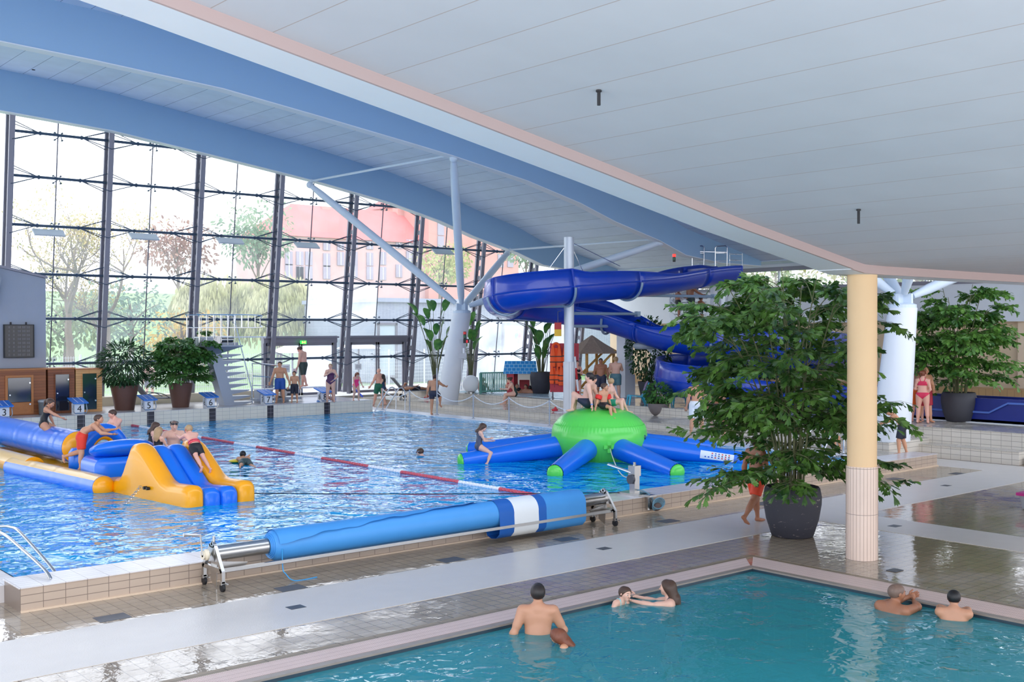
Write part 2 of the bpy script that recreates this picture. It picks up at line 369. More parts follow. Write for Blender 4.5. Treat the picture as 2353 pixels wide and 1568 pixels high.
for (xa, za), (xb, zb) in zip(TOPP, TOPP[1:]):
    b.add([(xa, 9.95, za-.06), (xb, 9.95, zb-.06), (xb, 46.5, zb-.06), (xa, 46.5, za-.06), (xa, 9.95, za+.25), (xb, 9.95, zb+.25), (xb, 46.5, zb+.25), (xa, 46.5, za+.25)],
          [(0, 3, 2, 1), (4, 5, 6, 7), (0, 1, 5, 4), (3, 7, 6, 2), (1, 2, 6, 5), (0, 4, 7, 3)])
b.bb((44.2, 9.95, 7.1), (47.2, 46.5, 7.4))
struct('ceiling_main', b, M_soffit)
b0 = None
for px, py in [(77, 156), (403, 229), (676, 304)]:
    p = aty(px, py, 39); z = interp(p.x, TOPP)-.06
    if b0 is None: b = MB(); b.lathe([(.06, -.05), (.075, 0), (.075, .05)], n=12); b0 = b.build('ceiling_spotlight', M_black, smooth=True); o = b0
    else: o = dup(b0)
    d = ray(px, py); t = (z-H)/d[2]; P = O3+d*t
    o.location = (P[0], P[1], z-.03); tag(o, 'small black spotlight set in the blue panelled roof', 'spotlight', 'spotlights between the two long beams')
# low sloping ceiling over the camera side
LP = [(0, 7.62), (4.1, 6.99), (7.26, 6.43), (10, 5.92), (12.6, 5.41), (15.45, 4.92), (15.8, 4.87), (16.4, 4.86), (34, 4.86)]
b = MB()
for (xa, za), (xb, zb) in zip(LP, LP[1:]):
    b.add([(xa, -2, za), (xb, -2, zb), (xb, 9.86, zb), (xa, 9.86, za), (xa, -2, za+.3), (xb, -2, zb+.3), (xb, 9.86, zb+.3), (xa, 9.86, za+.3)],
          [(0, 3, 2, 1), (4, 5, 6, 7), (0, 1, 5, 4), (3, 7, 6, 2), (1, 2, 6, 5), (0, 4, 7, 3)])
struct('ceiling_low', b, M_ceil)
b = MB()
for (xa, za), (xb, zb) in zip(LP, LP[1:]):
    q = .13 if xa < 15 else .14
    b.cur = 0; b.add([(xa, 9.86, za-q), (xb, 9.86, zb-q), (xb, 9.9, zb-q), (xa, 9.9, za-q), (xa, 9.86, za+.02), (xb, 9.86, zb+.02), (xb, 9.9, zb+.02), (xa, 9.9, za+.02)], [(0, 3, 2, 1), (4, 5, 6, 7), (0, 1, 5, 4), (3, 7, 6, 2), (1, 2, 6, 5), (0, 4, 7, 3)])
    b.cur = 1; b.add([(xa, 9.9, za-q), (xb, 9.9, zb-q), (xb, 10.52, zb-q), (xa, 10.52, za-q), (xa, 9.9, za+1.2), (xb, 9.9, zb+1.2), (xb, 10.52, zb+1.2), (xa, 10.52, za+1.2)], [(0, 3, 2, 1), (4, 5, 6, 7), (0, 1, 5, 4), (3, 7, 6, 2), (1, 2, 6, 5), (0, 4, 7, 3)])
struct('ceiling_edge_beam', b, [M_fascia, M_white])
for k, (px, py, py2) in enumerate([(1376, 207, 243), (1973, 481, 515)]):
    d = ray(px, py); t0, t1 = .5, 60
    for _ in range(60):
        tm = (t0+t1)/2; P = O3+d*tm/F_PX
        if P[2] < interp(P[0], LP): t0 = tm
        else: t1 = tm
    b = MB(); L = (py2-py)/F_PX*t0*.98; b.cyl((0, 0, .02), (0, 0, -L), .018, n=8); b.cyl((0, 0, 0), (0, 0, -.02), .03, n=8)
    o = b.build('hanging_rod', M_black, smooth=True); o.location = (P[0], P[1], interp(P[0], LP)); tag(o, 'short black rod hanging from the ceiling ' + ('above the blue slide' if k == 0 else 'near the round column'), 'rod')
# round column under the edge beam
b = MB(); c = (16.25, 10.2, 0); b.lathe([(.24, 1.55), (.24, 4.74)], c, 40); b.cur = 1; b.lathe([(.258, 0), (.258, 1.55)], c, 40)
M_coltile = tile('column_tiles', s(232, 208, 192), s(228, 204, 186), s(120, 100, 92), 9, .76, 'xz', .3, .003)
o = struct('column_round', b, [mat('cream_column_paint', s(232, 196, 150), .5, noise=.04, nscale=2), M_coltile], True)
b = MB()
for i in range(28):
    a = 2*PI*i/28; b.box((c[0]+.259*math.cos(a), c[1]+.259*math.sin(a), .775), (.002, .003, 1.545), a)
t = b.build('tile_joint', mat('joint_grey', s(150, 128, 116), .6), o); 
# ================================================================== walls at the sides
b = MB(); b.prism([(4, 0), (13.2, 0), (13.2, 5.75), (11.58, 6.1), (4, 7.6)], 42.6, 43.2, 'xz'); b.cur = 1; b.prism([(4, 7.6), (11.58, 6.1), (13.25, 5.75), (13.25, 5.83), (11.58, 6.2), (4, 7.7)], 42.5, 43.3, 'xz')
b.cur = 0; b.prism([(9, 4.2), (10.6, 4.2), (11.35, 4.8), (11.55, 5.7), (11.2, 6.15), (9, 6.7)], 42.2, 42.6, 'xz')
struct('wall_left', b, [mat('grey_blue_wall', s(158, 164, 178), .7, noise=.05, nscale=3, bump=.1), M_flange])
WX = 46.5
b = MB(); b.bb((-9.3, 9.9, 4.5), (-9, 46.5, 13)); struct('wall_west', b, M_white)  # unseen wall added to keep west sky light off the beams
b = MB(); b.bb((WX, -8, .85), (WX+.3, 46, 4.2)); b.cur = 1; b.bb((WX-.5, -8, 4.2), (WX+.3, 46, 5.75)); b.cur = 2; b.bb((WX-.55, -8, 5.75), (WX+.3, 46, 5.92)); b.bb((WX-.1, -8, 6.75), (WX+.3, 46, 6.95))
b.cur = 1; b.bb((WX-.52, -8, 4.1), (WX-.42, 46, 4.2))
b.bb((WX-.1, -8, 6.95), (WX+.3, 46, 7.3))
struct('wall_right', b, [mat('beige_wall', s(222, 200, 168), .7, noise=.05), M_white, M_flange])
for k, y in enumerate(range(2, 44, 4)):
    b = MB(); b.box((WX+.1, y, 6.33), (.12, .1, .9)); struct('trim_clerestory', b, M_white)
b = MB(); b.quad((WX+.12, -8, 5.9), (WX+.12, 46, 5.9), (WX+.12, 46, 6.8), (WX+.12, -8, 6.8)); struct('window_clerestory', b, M_glass)
b = MB(); b.bb((44.6, 14, .85), (46, 44, 1.28)); struct('ledge_right', b, tile('brown_bench', s(196, 160, 110), s(190, 152, 104), s(130, 100, 70), 1.2, .3, 'xy', .5))
for y in (11, 13.5, 16.0, 18.7, 21.4, 24.5):      # flat pilasters on the beige wall
    b = MB(); b.box((WX-.1, y, 2.5), (.25, .5, 3.3)); struct('trim_pilaster', b, mat('beige_pilaster', s(228, 206, 180), .7))
# ================================================================== the glass wall
def GY(z): return 45.-.128*(z-3.85)
MX = [12.32, 16.05, 19.92, 23.65, 27.52, 31.34, 35.3, 39.0, 42.8]
TZ = [2.49, 4.27, 6.0, 7.86, 9.7, 11.35]
def topz(x): return interp(x, PROF)+.35
def mullion(x, z0, z1, lean=None):
    g = GY if lean is None else lean
    b = MB(); h = z1-z0; dy0, dy1 = g(z0), g(z1)
    def P(u, z, d): return (x+u, g(z)+d, z)
    for d, w in ((-.5, .2), (-.02, .2)):
        b.add([P(-w/2, z0, d-.05), P(w/2, z0, d-.05), P(w/2, z0, d+.05), P(-w/2, z0, d+.05), P(-w/2, z1, d-.05), P(w/2, z1, d-.05), P(w/2, z1, d+.05), P(-w/2, z1, d+.05)],
              [(0, 3, 2, 1), (4, 5, 6, 7), (0, 1, 5, 4), (1, 2, 6, 5), (2, 3, 7, 6), (3, 0, 4, 7)])
    o = tag(b.build('glazing_post', M_flange), kind='structure')
    b = MB(); n = max(2, round(h/.5)); st = h/n; K = 12
    for k in range(n):
        zc = z0+st*(k+.5); hole = []; rim = []
        for i in range(K):
            a = 2*PI*(i+.5)/K; hole.append((.115*math.cos(a), .17*math.sin(a)))
            q = max(abs(math.cos(a))/.215, abs(math.sin(a))/(st/2)); rim.append((math.cos(a)/q, math.sin(a)/q))
        vs = [P(t, zc+v, -.26+u) for t in (-.012, .012) for ring in (hole, rim) for u, v in ring]; f = []
        for i in range(K):
            j = (i+1) % K; f += [(i, j, K+j, K+i), (2*K+i, 3*K+i, 3*K+j, 2*K+j), (i, 2*K+i, 2*K+j, j)]
        b.add(vs, f)
    b.build('web_plate', M_dark, o)
    return o
for x in MX:
    mullion(x, .76 if x < 26 else .85, topz(x))
# each bay is one window: two columns of glass, transoms, rods and glass clamps
FOG = {3: [1], 4: [0]}
for k, (xa, xb) in enumerate(zip(MX, MX[1:])):
    w = thing('window_%d' % (k+1), None, None, ((xa+xb)/2, GY(.8), .8)); w['kind'] = 'structure'
    xm = (xa+xb)/2; zt = topz(xm)+.3; yg = .12
    lo = 2.49 if k in (3, 4) else .78
    zs = [lo]+[z for z in TZ if z > lo+.1 and z < zt]+[zt]
    if k in (3, 4): zs[0] = 3.35
    for c, (u, v) in enumerate(((xa, xm), (xm, xb))):
        b = MB()
        for i, (z0, z1) in enumerate(zip(zs, zs[1:])):
            b.cur = 1 if (k in FOG and c in FOG[k] and z0 >= 4.2 and z1 <= 6.2) or (k >= 6 and z1 < 4.4) else 0
            b.quad((u+.01, GY(z0)+yg, z0+.008), (v-.01, GY(z0)+yg, z0+.008), (v-.01, GY(z1)+yg, z1-.008), (u+.01, GY(z1)+yg, z1-.008))
        b.build('glass', [M_glass, M_fog], w, world=True)
    b = MB(); b.add([(xm+sx, GY(z)+yg+sy, z) for z in (zs[0], zt) for sx, sy in ((-.022, 0), (.022, 0), (.022, .03), (-.022, .03))], [(0, 1, 5, 4), (1, 2, 6, 5), (2, 3, 7, 6), (3, 0, 4, 7)])
    b.build('glass_joint', M_dark, w, world=True)
    for z in TZ:
        if z > zt-.1 or z < lo-.1: continue
        y = GY(z)-.26
        b = MB(); b.cyl((xa+.02, y, z), (xb-.02, y, z), .055, n=8); b.build('transom', M_tube, w, smooth=True, world=True)
        b = MB()
        for sx, xe in ((-1, xa), (1, xb)):
            cx = xm+sx*.78; b.cyl((cx-.03, y, z), (cx+.03, y, z), .085, n=8)
            for sz in (-1, 1):
                for yy in (GY(z)+.0, GY(z)-.52): b.cyl((cx, y, z), (xe, yy, z+sz*.36), .017, n=5)
        b.build('bracing_rods', M_tube, w, world=True)
        b = MB()
        for sx in (-1, 1):
            for sz in (-1, 1):
                b.cyl((xm, y+.06, z), (xm+sx*.14, GY(z)+.06, z+sz*.14), .018, n=5); b.cyl((xm+sx*.14, GY(z)+.02, z+sz*.14), (xm+sx*.14, GY(z)+.12, z+sz*.14), .035, n=6)
        b.build('glass_clamp', M_tube, w, world=True)
# floodlights on the third transom
proto = None
for px, py in [(112, 535), (331, 544), (529, 554), (705, 564), (1018, 579)]:
    z = 7.86; p = aty(px, py, GY(z)-.55)
    if proto is None:
        proto = thing('floodlight', '', 'floodlight'); b = MB(); R = Matrix.Rotation(math.radians(35), 3, 'X')
        b.box((0, 0, 0), (1.15, .42, .06), M=R); b.build('housing', mat('floodlight_grey', s(190, 198, 206), .4), proto)
        for sx in (-1, 1):
            b = MB(); b.box(R @ V(sx*.28, 0, -.035), (.5, .34, .015), M=R)
            for i in range(4): b.box(R @ V(sx*.28-.18+.12*i, 0, -.045), (.06, .06, .012), M=R)
            b.build('lens_panel', mat('floodlight_lens', s(208, 220, 228), .15), proto)
        b = MB(); b.box((0, .12, .06), (.5, .08, .06)); b.cyl((-.22, .1, .0), (-.22, .3, .1), .02); b.cyl((.22, .1, 0), (.22, .3, .1), .02); b.build('bracket', M_tube, proto)
        o = proto
    else: o = dup(proto)
    o.location = p; tag(o, 'flat grey double floodlight on a transom tube of the glass wall', 'floodlight', 'floodlights along the glass wall')
# doors in the glass wall
def door(n, x0, x1, y, ztop, leafs):
    d = thing('door_%d' % n, None, None, ((x0+x1)/2, y, .76)); d['kind'] = 'structure'
    b = MB(); b.bb((x0, y-.1, .76), (x0+.12, y+.1, ztop)); b.bb((x1-.12, y-.1, .76), (x1, y+.1, ztop)); b.bb((x0, y-.15, ztop), (x1, y+.12, ztop+.32)); b.bb((x0, y-.32, ztop+.22), (x1, y-.1, ztop+.3))
    b.build('frame', M_flange, d, world=True)
    for a, c, m in leafs:
        b = MB(); w = .07
        for u0, v0, u1, v1 in ((a, .78, c, .9), (a, ztop-.12, c, ztop), (a, .78, a+w, ztop), (c-w, .78, c, ztop)): b.bb((u0, y-.03, v0), (u1, y+.03, v1))
        o = b.build('leaf', M_flange, d, world=True)
        b = MB(); b.bb((a+w, y-.008, .9), (c-w, y+.008, ztop-.12)); b.build('pane', m, o, world=True)
    return d
door(1, 23.3, 27.1, 44.95, 3.2, [(23.45, 25.2, M_glass), (25.25, 26.95, M_frost)])
door(2, 27.75, 31.1, 44.95, 3.2, [(27.9, 29.4, M_glass), (29.45, 30.95, M_glass)])
# V-shaped columns
def vcol(base, top, r0, r1, ends, low=None):
    o = thing('column_cone', None, None, base); o['kind'] = 'structure'
    base, top = Vector(base), Vector(top); ax = top-base
    b = MB(); e = V(1, 0, 0)
    b.loft([b.ring(base, (0, 0, 1), r0, 32, 0, e), b.ring(top, (0, 0, 1), r1, 32, 0, e)]); b.build('shaft', M_white, o, 60, world=True)
    hub = top+V(0, 0, .22)
    b = MB(); b.lathe([(r1*.95, 0), (r1*.95, .1), (r1*.7, .14)], top, 24)
    b.box(hub, (.1, .62, .4)); b.box(hub, (.62, .1, .4)); b.build('head_plate', M_strut, o, world=True)
    for E in ends:
        E = Vector(E); d = (E-hub).normalized(); p = hub+d*.35; L = (E-p).length
        b = MB(); rr = [.1, .15, .17, .17, .15, .1]; ts = [0, .06, .2, .75, .93, 1]
        b.tube([p+d*L*t for t in ts], rr, 16); b.sph(E, .16, 12, 8); b.build('strut', M_strut, o, True, world=True)
    return o
V1b, V1t = atz(1027, 923, .52), aty(1061, 720, 38.7)
vcol(V1b, V1t, .5, .42, [aty(712, 425, 43.2), aty(1165, 583, 43.2), aty(1042, 365, 33.5), aty(1518, 558, 33.5)])
V2b = atz(2046, 1012, .52); V2t = atz(2046, 1012, .52)+V(.75, -.2, 4.05); V2t = atd(2074, 708, (Vector(V2b)-V(0, 0, H)).dot(Vector(fw))+.3)
vcol(V2b, V2t, .56, .42, [(V2b.x-4.6, 23, interp(V2b.x-4.6, PROF)), (V2b.x+6.5, 23, interp(V2b.x+6.5, PROF)), (V2b.x-4.6, 12.9, interp(V2b.x-4.6, PROF)), (V2b.x+6.5, 12.9, interp(V2b.x+6.5, PROF))])
for A, B in ((aty(716, 416, 43.1), aty(1036, 356, 33.6)), (aty(1172, 574, 43.1), aty(1512, 550, 33.6))):
    b = MB(); b.cyl(A, B, .05, n=8); b.sph(A, .09, 8, 6); b.sph(B, .09, 8, 6); tag(b.build('tie_rod', M_strut, smooth=True), kind='structure')
# ================================================================== equipment round the pool
def text(name, s, size, loc, rot, m, parent, depth=.004):
    c = bpy.data.curves.new(name, 'FONT'); c.body = s; c.size = size; c.align_x = 'CENTER'; c.align_y = 'CENTER'; c.extrude = depth
    t = bpy.data.objects.new('tmp', c); COL.objects.link(t)
    dg = bpy.context.evaluated_depsgraph_get(); me = bpy.data.meshes.new_from_object(t.evaluated_get(dg)); bpy.data.objects.remove(t)
    o = bpy.data.objects.new(name, me); COL.objects.link(o); o.location = loc; o.rotation_euler = rot
    me.materials.clear(); me.materials.append(m)
    if parent is not None: o.parent = parent
    return o
M_blue = mat('block_blue', s(22, 118, 214), .45)
M_ink = mat('black_print', s(20, 20, 24), .5)
M_plate = mat('white_plate', s(238, 240, 244), .4)
for k, X in enumerate((11.15, 13.72, 16.3, 18.78, 21.28, 23.92)):
    n = str(k+3); W0 = .755
    t = thing('starting_block', 'white starting block with a sloping blue top and black number %s' % n, 'starting block', (X, 40.6, W0), 0, 'starting blocks in a row')
    b = MB(); b.prism([(-.22, .4), (.45, .56), (.45, .6), (-.22, .44)], -.27, .27, 'yz'); b.build('platform', M_blue, t)
    b = MB()
    for u in (-.1, .1): b.prism([(-.2, .446), (.44, .598), (.44, .602), (-.2, .45)], u-.008, u+.008, 'yz')
    b.build('grip_line', M_plate, t)
    b = MB(); b.box((0, .12, .2), (.34, .34, .4)); b.build('pedestal', M_plate, t)
    text('number', n, .34, (0, -.055, .2), (PI/2, 0, 0), M_ink, t); text('number', n, .3, (-.175, .12, .2), (PI/2, 0, -PI/2), M_ink, t)
    b = MB(); b.tube([(-.24, -.05, .4), (-.25, -.12, .14), (-.2, -.16, .06), (.2, -.16, .06), (.25, -.12, .14), (.24, -.05, .4)], .018, 8); b.build('backstroke_grip', M_chrome, t, True)
    b = MB(); b.box((X, 40.39, .33), (.27, .02, .82)); struct('trim_lane_mark', b, tile('lane_mark_tiles', s(44, 40, 52), s(40, 36, 48), s(150, 146, 150), .3, .15, 'xz', .3, .005))
# lane rope: red and white floats on a line
rope = thing('lane_rope', 'long red and white lane rope floating across the big pool', 'lane rope', (15.56, 28, .25))
b = MB(); b.cyl((15.56, 16.45, .27), (15.56, 40.4, .27), .012, n=6); b.build('line', M_plate, rope, world=True)
Mr, Mw = mat('float_red', s(206, 78, 96), .5), mat('float_white', s(240, 240, 246), .5)
y = 16.5; red = True
while y < 40.3:
    L = 2.35 if red else 1.5
    b = MB(); q = y
    while q < min(y+L, 40.3):
        b.lathe([(.02, 0), (.05, .018), (.05, .085), (.02, .105)], (15.56, q, .265), 8, (0, 1, 0), V(0, 0, 1)); q += .125
    b.build('red_floats' if red else 'white_floats', Mr if red else Mw, rope, world=True); y += L; red = not red
# posts with a rope along the far side
posts = [(892, 941, .92), (955, 947, .95), (1093, 962, .95), (1176, 970, .95), (1259, 980, .95), (1345, 990, .95)]
M_post = mat('galvanised_post', s(158, 166, 178), .35, .8)
tops = []
for k, (px, py, h) in enumerate(posts):
    p = atz(px, py, .265); p.x = 27.0 if k else p.x
    b = MB(); b.cyl((0, 0, 0), (0, 0, h), .028, n=10); b.cyl((0, 0, 0), (0, 0, .015), .07, n=12); b.sph((0, 0, h), .034, 8, 6)
    o = b.build('rope_post', M_post, smooth=True); o.location = (27.0, p.y, .265); tops.append(V(27.0, p.y, .265+h-.02))
    tag(o, 'slim grey rope post beside the far pool edge', 'post', 'short rope posts by the pool edge')
for a, px, py, h, lab in ((1, 1021, 953, 1.95, 'tall grey pole held by the boy at the pool edge'), (2, 2026, 1048, 2.4, 'tall grey pole beside the white cone column by the pool ladder')):
    p = atz(px, py, .265); b = MB(); b.cyl((0, 0, 0), (0, 0, h), .035, n=10); b.cyl((0, 0, 0), (0, 0, .02), .08, n=12); o = b.build('pole', M_post, smooth=True); o.location = (27., p.y, .265); tag(o, lab, 'pole')
    if a == 1: tops.insert(2, V(27., p.y, .265+.93))
b = MB()
for A, B in zip(tops, tops[1:]):
    b.tube([A.lerp(B, t)-V(0, 0, .3*4*t*(1-t)) for t in [i/10 for i in range(11)]], .016, 6)
tag(b.build('barrier_rope', mat('white_rope', s(232, 236, 240), .6), smooth=True), 'white sagging rope strung between the posts along the far pool edge', 'rope')
# steel pool ladders
def rail(b, y, x0=26.1, x1=27.35, z0=-.2, h=1.0, r=.026):
    b.tube(spline([(x0, y, z0), (x0+.12, y, .2), (x1-.42, y, .26+h*.86), (x1-.27, y, .26+h), (x1-.1, y, .26+h*.97), (x1, y, .26+h*.75), (x1, y, .27)], 6), r, 10)
for (ya, yb, lab) in ((39.6, 40.3, 'steel ladder rails at the far corner of the big pool'), (17.75, 18.45, 'steel ladder rails where a boy in dark shorts climbs out')):
    t = thing('pool_ladder', lab, 'ladder', (27.1, (ya+yb)/2, .26))
    for y in (ya, yb):
        b = MB(); rail(b, y); b.build('handrail', M_chrome, t, True, world=True)
    b = MB()
    for z in (-.1, -.4): b.bb((26.2, ya, z), (26.4, yb, z+.04))
    b.build('rung', M_chrome, t, world=True)
t = thing('pool_ladder', 'curved steel handrails at the near end of the big pool', 'ladder', (4.9, 17.5, .25))
for P in ([(-160, 1290, 5.0), (-110, 1235, 5.0), (-60, 1212, 5.), (0, 1224, 5.0), (50, 1262, 5.0), (108, 1316, 5.0), (118, 1345, 5.0)], [(-110, 1260, 5.25), (-60, 1215, 5.25), (0, 1211, 5.25), (24, 1212, 5.25), (48, 1226, 5.25), (124, 1312, 5.25), (136, 1345, 5.25)]):
    b = MB(); b.tube(spline([atx(px, py, X) for px, py, X in P], 6), .024, 10); b.build('handrail', M_steel, t, True, world=True)
# roller with the pool cover
R0 = aty(497, 1264, 15.3); R1 = aty(1375, 1153, 15.3)
zc = (R0.z+R1.z)/2; RY = 15.3
t = thing('cover_roller', 'long steel roller stand carrying a rolled blue pool cover', 'pool cover roller', (11.2, RY, 0))
xa, xb = R0.x, R1.x+.15
b = MB(); b.cyl((xa-.05, RY, zc), (xb, RY, zc), .115, n=24); b.build('drum', M_steel, t, 60, world=True)
for x, sx in ((xa-.05, -1), (xb, 1)):
    b = MB()
    for sy in (-1, 1):
        pts = [(x, RY, zc+.16), (x, RY+sy*.06, zc+.12), (x, RY+sy*.31, zc-.22), (x, RY+sy*.31, .14)]
        for P, Q in zip(pts, pts[1:]): 
            d = Vector(Q)-Vector(P); b.box((Vector(P)+Vector(Q))/2, (.05, .06, d.length+.03), M=d.to_track_quat('Z', 'Y').to_matrix() @ Matrix.Rotation(0, 3, 'Z'))
    b.box((x, RY, .3), (.05, .62, .06)); b.box((x, RY, zc), (.07, .2, .2)); b.prism([(RY-.1, zc-.05), (RY+.12, zc-.05), (RY+.12, zc-.42), (RY-.05, zc-.5)], x-sx*.02, x-sx*.03, 'yz')
    b.prism([(x-sx*.05, zc-.1), (x-sx*.5, .34), (x-sx*.45, .28), (x-sx*.02, .3)], RY-.12, RY-.1, 'xz')
    o = b.build('end_frame', M_steel, t, world=True)
    for sy in (-1, 1):
        b = MB(); b.cyl((x-.02, RY+sy*.31-.0, .062), (x+.02, RY+sy*.31, .062), .062, n=16); b.cur = 1; b.bb((x-.035, RY+sy*.31-.03, .1), (x+.035, RY+sy*.31+.03, .15)); b.box((x+.03, RY+sy*.31-.06, .12), (.03, .1, .012)); b.build('caster', [M_black, M_steel], o, True, world=True)
b = MB(); x = xa-.1; b.cyl((x, RY, zc), (x-.12, RY, zc), .03); b.lathe([(.05, 0), (.085, .02), (.085, .05), (.06, .07), (.07, .1)], (x-.02, RY, zc), 16, (-1, 0, 0)); b.build('bearing', mat('ivory_plastic', s(226, 214, 190), .4), t, True, world=True)
b = MB(); b.cyl((x+.06, RY, zc+.08), (x+.06, RY, zc+.26), .022); b.tube([(x-.12, RY, zc), (x-.14, RY+.02, zc+.3), (x-.4, RY+.02, zc+.33)], [.016, .016, .028], 8); b.build('crank_handle', M_steel, t, True, world=True)
b = MB(); b.bb((xa-.05, RY-.27, .27), (xb, RY-.22, .32)); b.build('tie_bar', M_steel, t, world=True)
ca, cb = aty(612, 1245, RY).x+.08, aty(1326, 1160, RY).x
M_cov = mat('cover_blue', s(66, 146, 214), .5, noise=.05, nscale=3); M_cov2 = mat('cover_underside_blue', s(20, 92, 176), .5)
b = MB(); b.lathe([(.115, -.06), (.135, -.075), (.141, -.055), (.155, -.06), (.162, -.038), (.178, -.044), (.184, -.022), (.2, -.026), (.206, -.002), (.235, .03), (.235, cb-ca), (.12, cb-ca)], (ca, RY, zc), 40, (1, 0, 0), V(0, 0, 1))
cov = b.build('rolled_cover', M_cov, t, 60, world=True)
# loose flap lying over the roll with a wavy lower edge
n = 60; xm = ca+(cb-ca)*.62; top = []; rows = 9; random.seed(4)
vs = []; fs = []
for i in range(n+1):
    u = i/n; x = ca+.02+(xm-ca)*u
    lim = 1.35-1.15*u**.8+.06*math.sin(u*23)+.03*math.sin(u*57)
    for j in range(rows):
        a = .9-(.9+lim)*(j/(rows-1)); rr = .243+.014*(j/(rows-1))+.02*max(0, (j-5)/3)*abs(math.sin(u*9))
        vs.append((x, RY-rr*math.sin(-a)*-1 if False else RY+rr*math.sin(a), zc+rr*math.cos(a)))
for i in range(n):
    for j in range(rows-1): fs.append((i*rows+j, i*rows+j+1, (i+1)*rows+j+1, (i+1)*rows+j))
b = MB(); b.add(vs, fs); f = b.build('cover_flap', M_cov, t, True, world=True)
# hanging loops at the far end: blue, white, blue
def loop(x0, x1, name, m, dz=0):
    pr = [(RY+.245*math.sin(a), zc+.245*math.cos(a)) for a in [1.2-.25*i for i in range(12)]]
    pr = [p for p in pr if p[0] > RY-.26 or True]
    pr = [(RY+.25*math.sin(a), zc+.25*math.cos(a)) for a in np.linspace(1.3, -1.7, 14)]+[(RY-.26, .3), (RY-.24, .18+dz), (RY-.15, .09+dz), (RY-.02, .07+dz), (RY+.1, .11+dz), (RY+.16, .24), (RY+.15, zc-.23)]
    b = MB(); m_ = len(pr); b.add([(x, y, z) for x in (x0, x1) for y, z in pr]+[(x, y+(.004 if y < RY else -.004), z+(.004 if z < .3 else 0)) for x in (x0, x1) for y, z in pr], [(i, i+1, m_+i+1, m_+i) for i in range(m_-1)])
    return b.build(name, m, t, True, world=True)
l0 = aty(1158, 1190, RY-.25).x; l1 = aty(1182, 1190, RY-.25).x; l2 = aty(1238, 1180, RY-.25).x; l3 = aty(1256, 1180, RY-.25).x
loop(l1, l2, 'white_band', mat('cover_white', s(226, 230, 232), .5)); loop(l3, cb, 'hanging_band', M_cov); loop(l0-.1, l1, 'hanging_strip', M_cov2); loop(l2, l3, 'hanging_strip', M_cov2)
b = MB(); p = V(ca+.06, RY-.24, zc-.02); b.tube(spline([p, p+V(0, -.02, -.3), V(p.x+.02, RY-.3, .12), V(p.x+.12, RY-.4, .012), V(p.x+.5, RY-.42, .012)], 6), .008, 6); b.build('pull_cord', mat('cord_cyan', s(50, 150, 210), .6), t, True, world=True)
# winch post on the near wall with cables
w = atz(1437, 1133, .335); w.y = 16.05
t = thing('winch_post', 'steel winch post with a tilted boom on the near pool wall', 'winch', (w.x, w.y, .335))
b = MB(); b.box((0, 0, .02), (.4, .62, .04)); b.box((0, -.38, .02), (.22, .3, .04)); b.box((0, -.43, -.12), (.16, .05, .3)); b.build('clamp_base', M_steel, t)
b = MB(); b.box((0, 0, .3), (.15, .15, .55)); b.box((0, 0, .5), (.19, .19, .22)); b.cyl((0, 0, .6), (0, 0, .68), .03); b.build('post', M_steel, t)
b = MB(); e = aty(1397, 1068, 16.6)-V(w.x, w.y, .335); b.cyl((-.05, 0, .45), e, .035, n=14); b.build('boom', M_chrome, t, True)
b = MB(); b.cyl((-.16, -.02, .33), (-.1, -.02, .33), .1, n=16); b.build('reel', mat('dark_grey_reel', s(70, 72, 80), .4), t, True)
b = MB()
q = V(.14, -.5, -.16)
for i in range(5):
    b.tube([q+V(.13*math.cos(a)*(1+.1*i), -.015*i, .075*math.sin(a)*(1+.12*i)-.06+.02*i) for a in np.linspace(0, 2*PI, 18, endpoint=False)], .014, 6, cyc=True)
b.tube(spline([(0, 0, .08), (.03, -.2, .1), (.02, -.47, 0), (.05, -.5, -.16)], 6), .013, 6); b.build('coiled_hose', [mat('hose_blue_grey', s(110, 150, 170), .5)], t, True)
b = MB(); b.sph(q+V(0, .0, -.06), (.13, .07, .09), 14, 8); b.build('bag', mat('bag_brown', s(96, 80, 76), .7, noise=.2), t, True)
OC = V(21.55, 21.75, .25)     # octopus centre on the water
b = MB(); A = V(w.x-.12, w.y+.0, .72); B = aty(1402, 1032, 20.55)
b.tube([A.lerp(B, u)-V(0, 0, .25*4*u*(1-u)) for u in [i/12 for i in range(13)]], .012, 6); tag(b.build('mooring_line', mat('pale_line', s(210, 206, 196), .7), smooth=True), 'pale mooring line from the winch up to the green float', 'rope')
b = MB(); A = V(w.x-.2, 16.3, .36); B = V(10.9, 21.6, .32)
b.tube([A.lerp(B, u)-V(0, 0, .02*4*u*(1-u)) for u in [i/14 for i in range(15)]], .01, 6); tag(b.build('cable', M_ink, smooth=True), 'thin dark cable over the water from winch to yellow slide', 'cable')
# diving boards
def dive(px, py, zb, label):
    pass
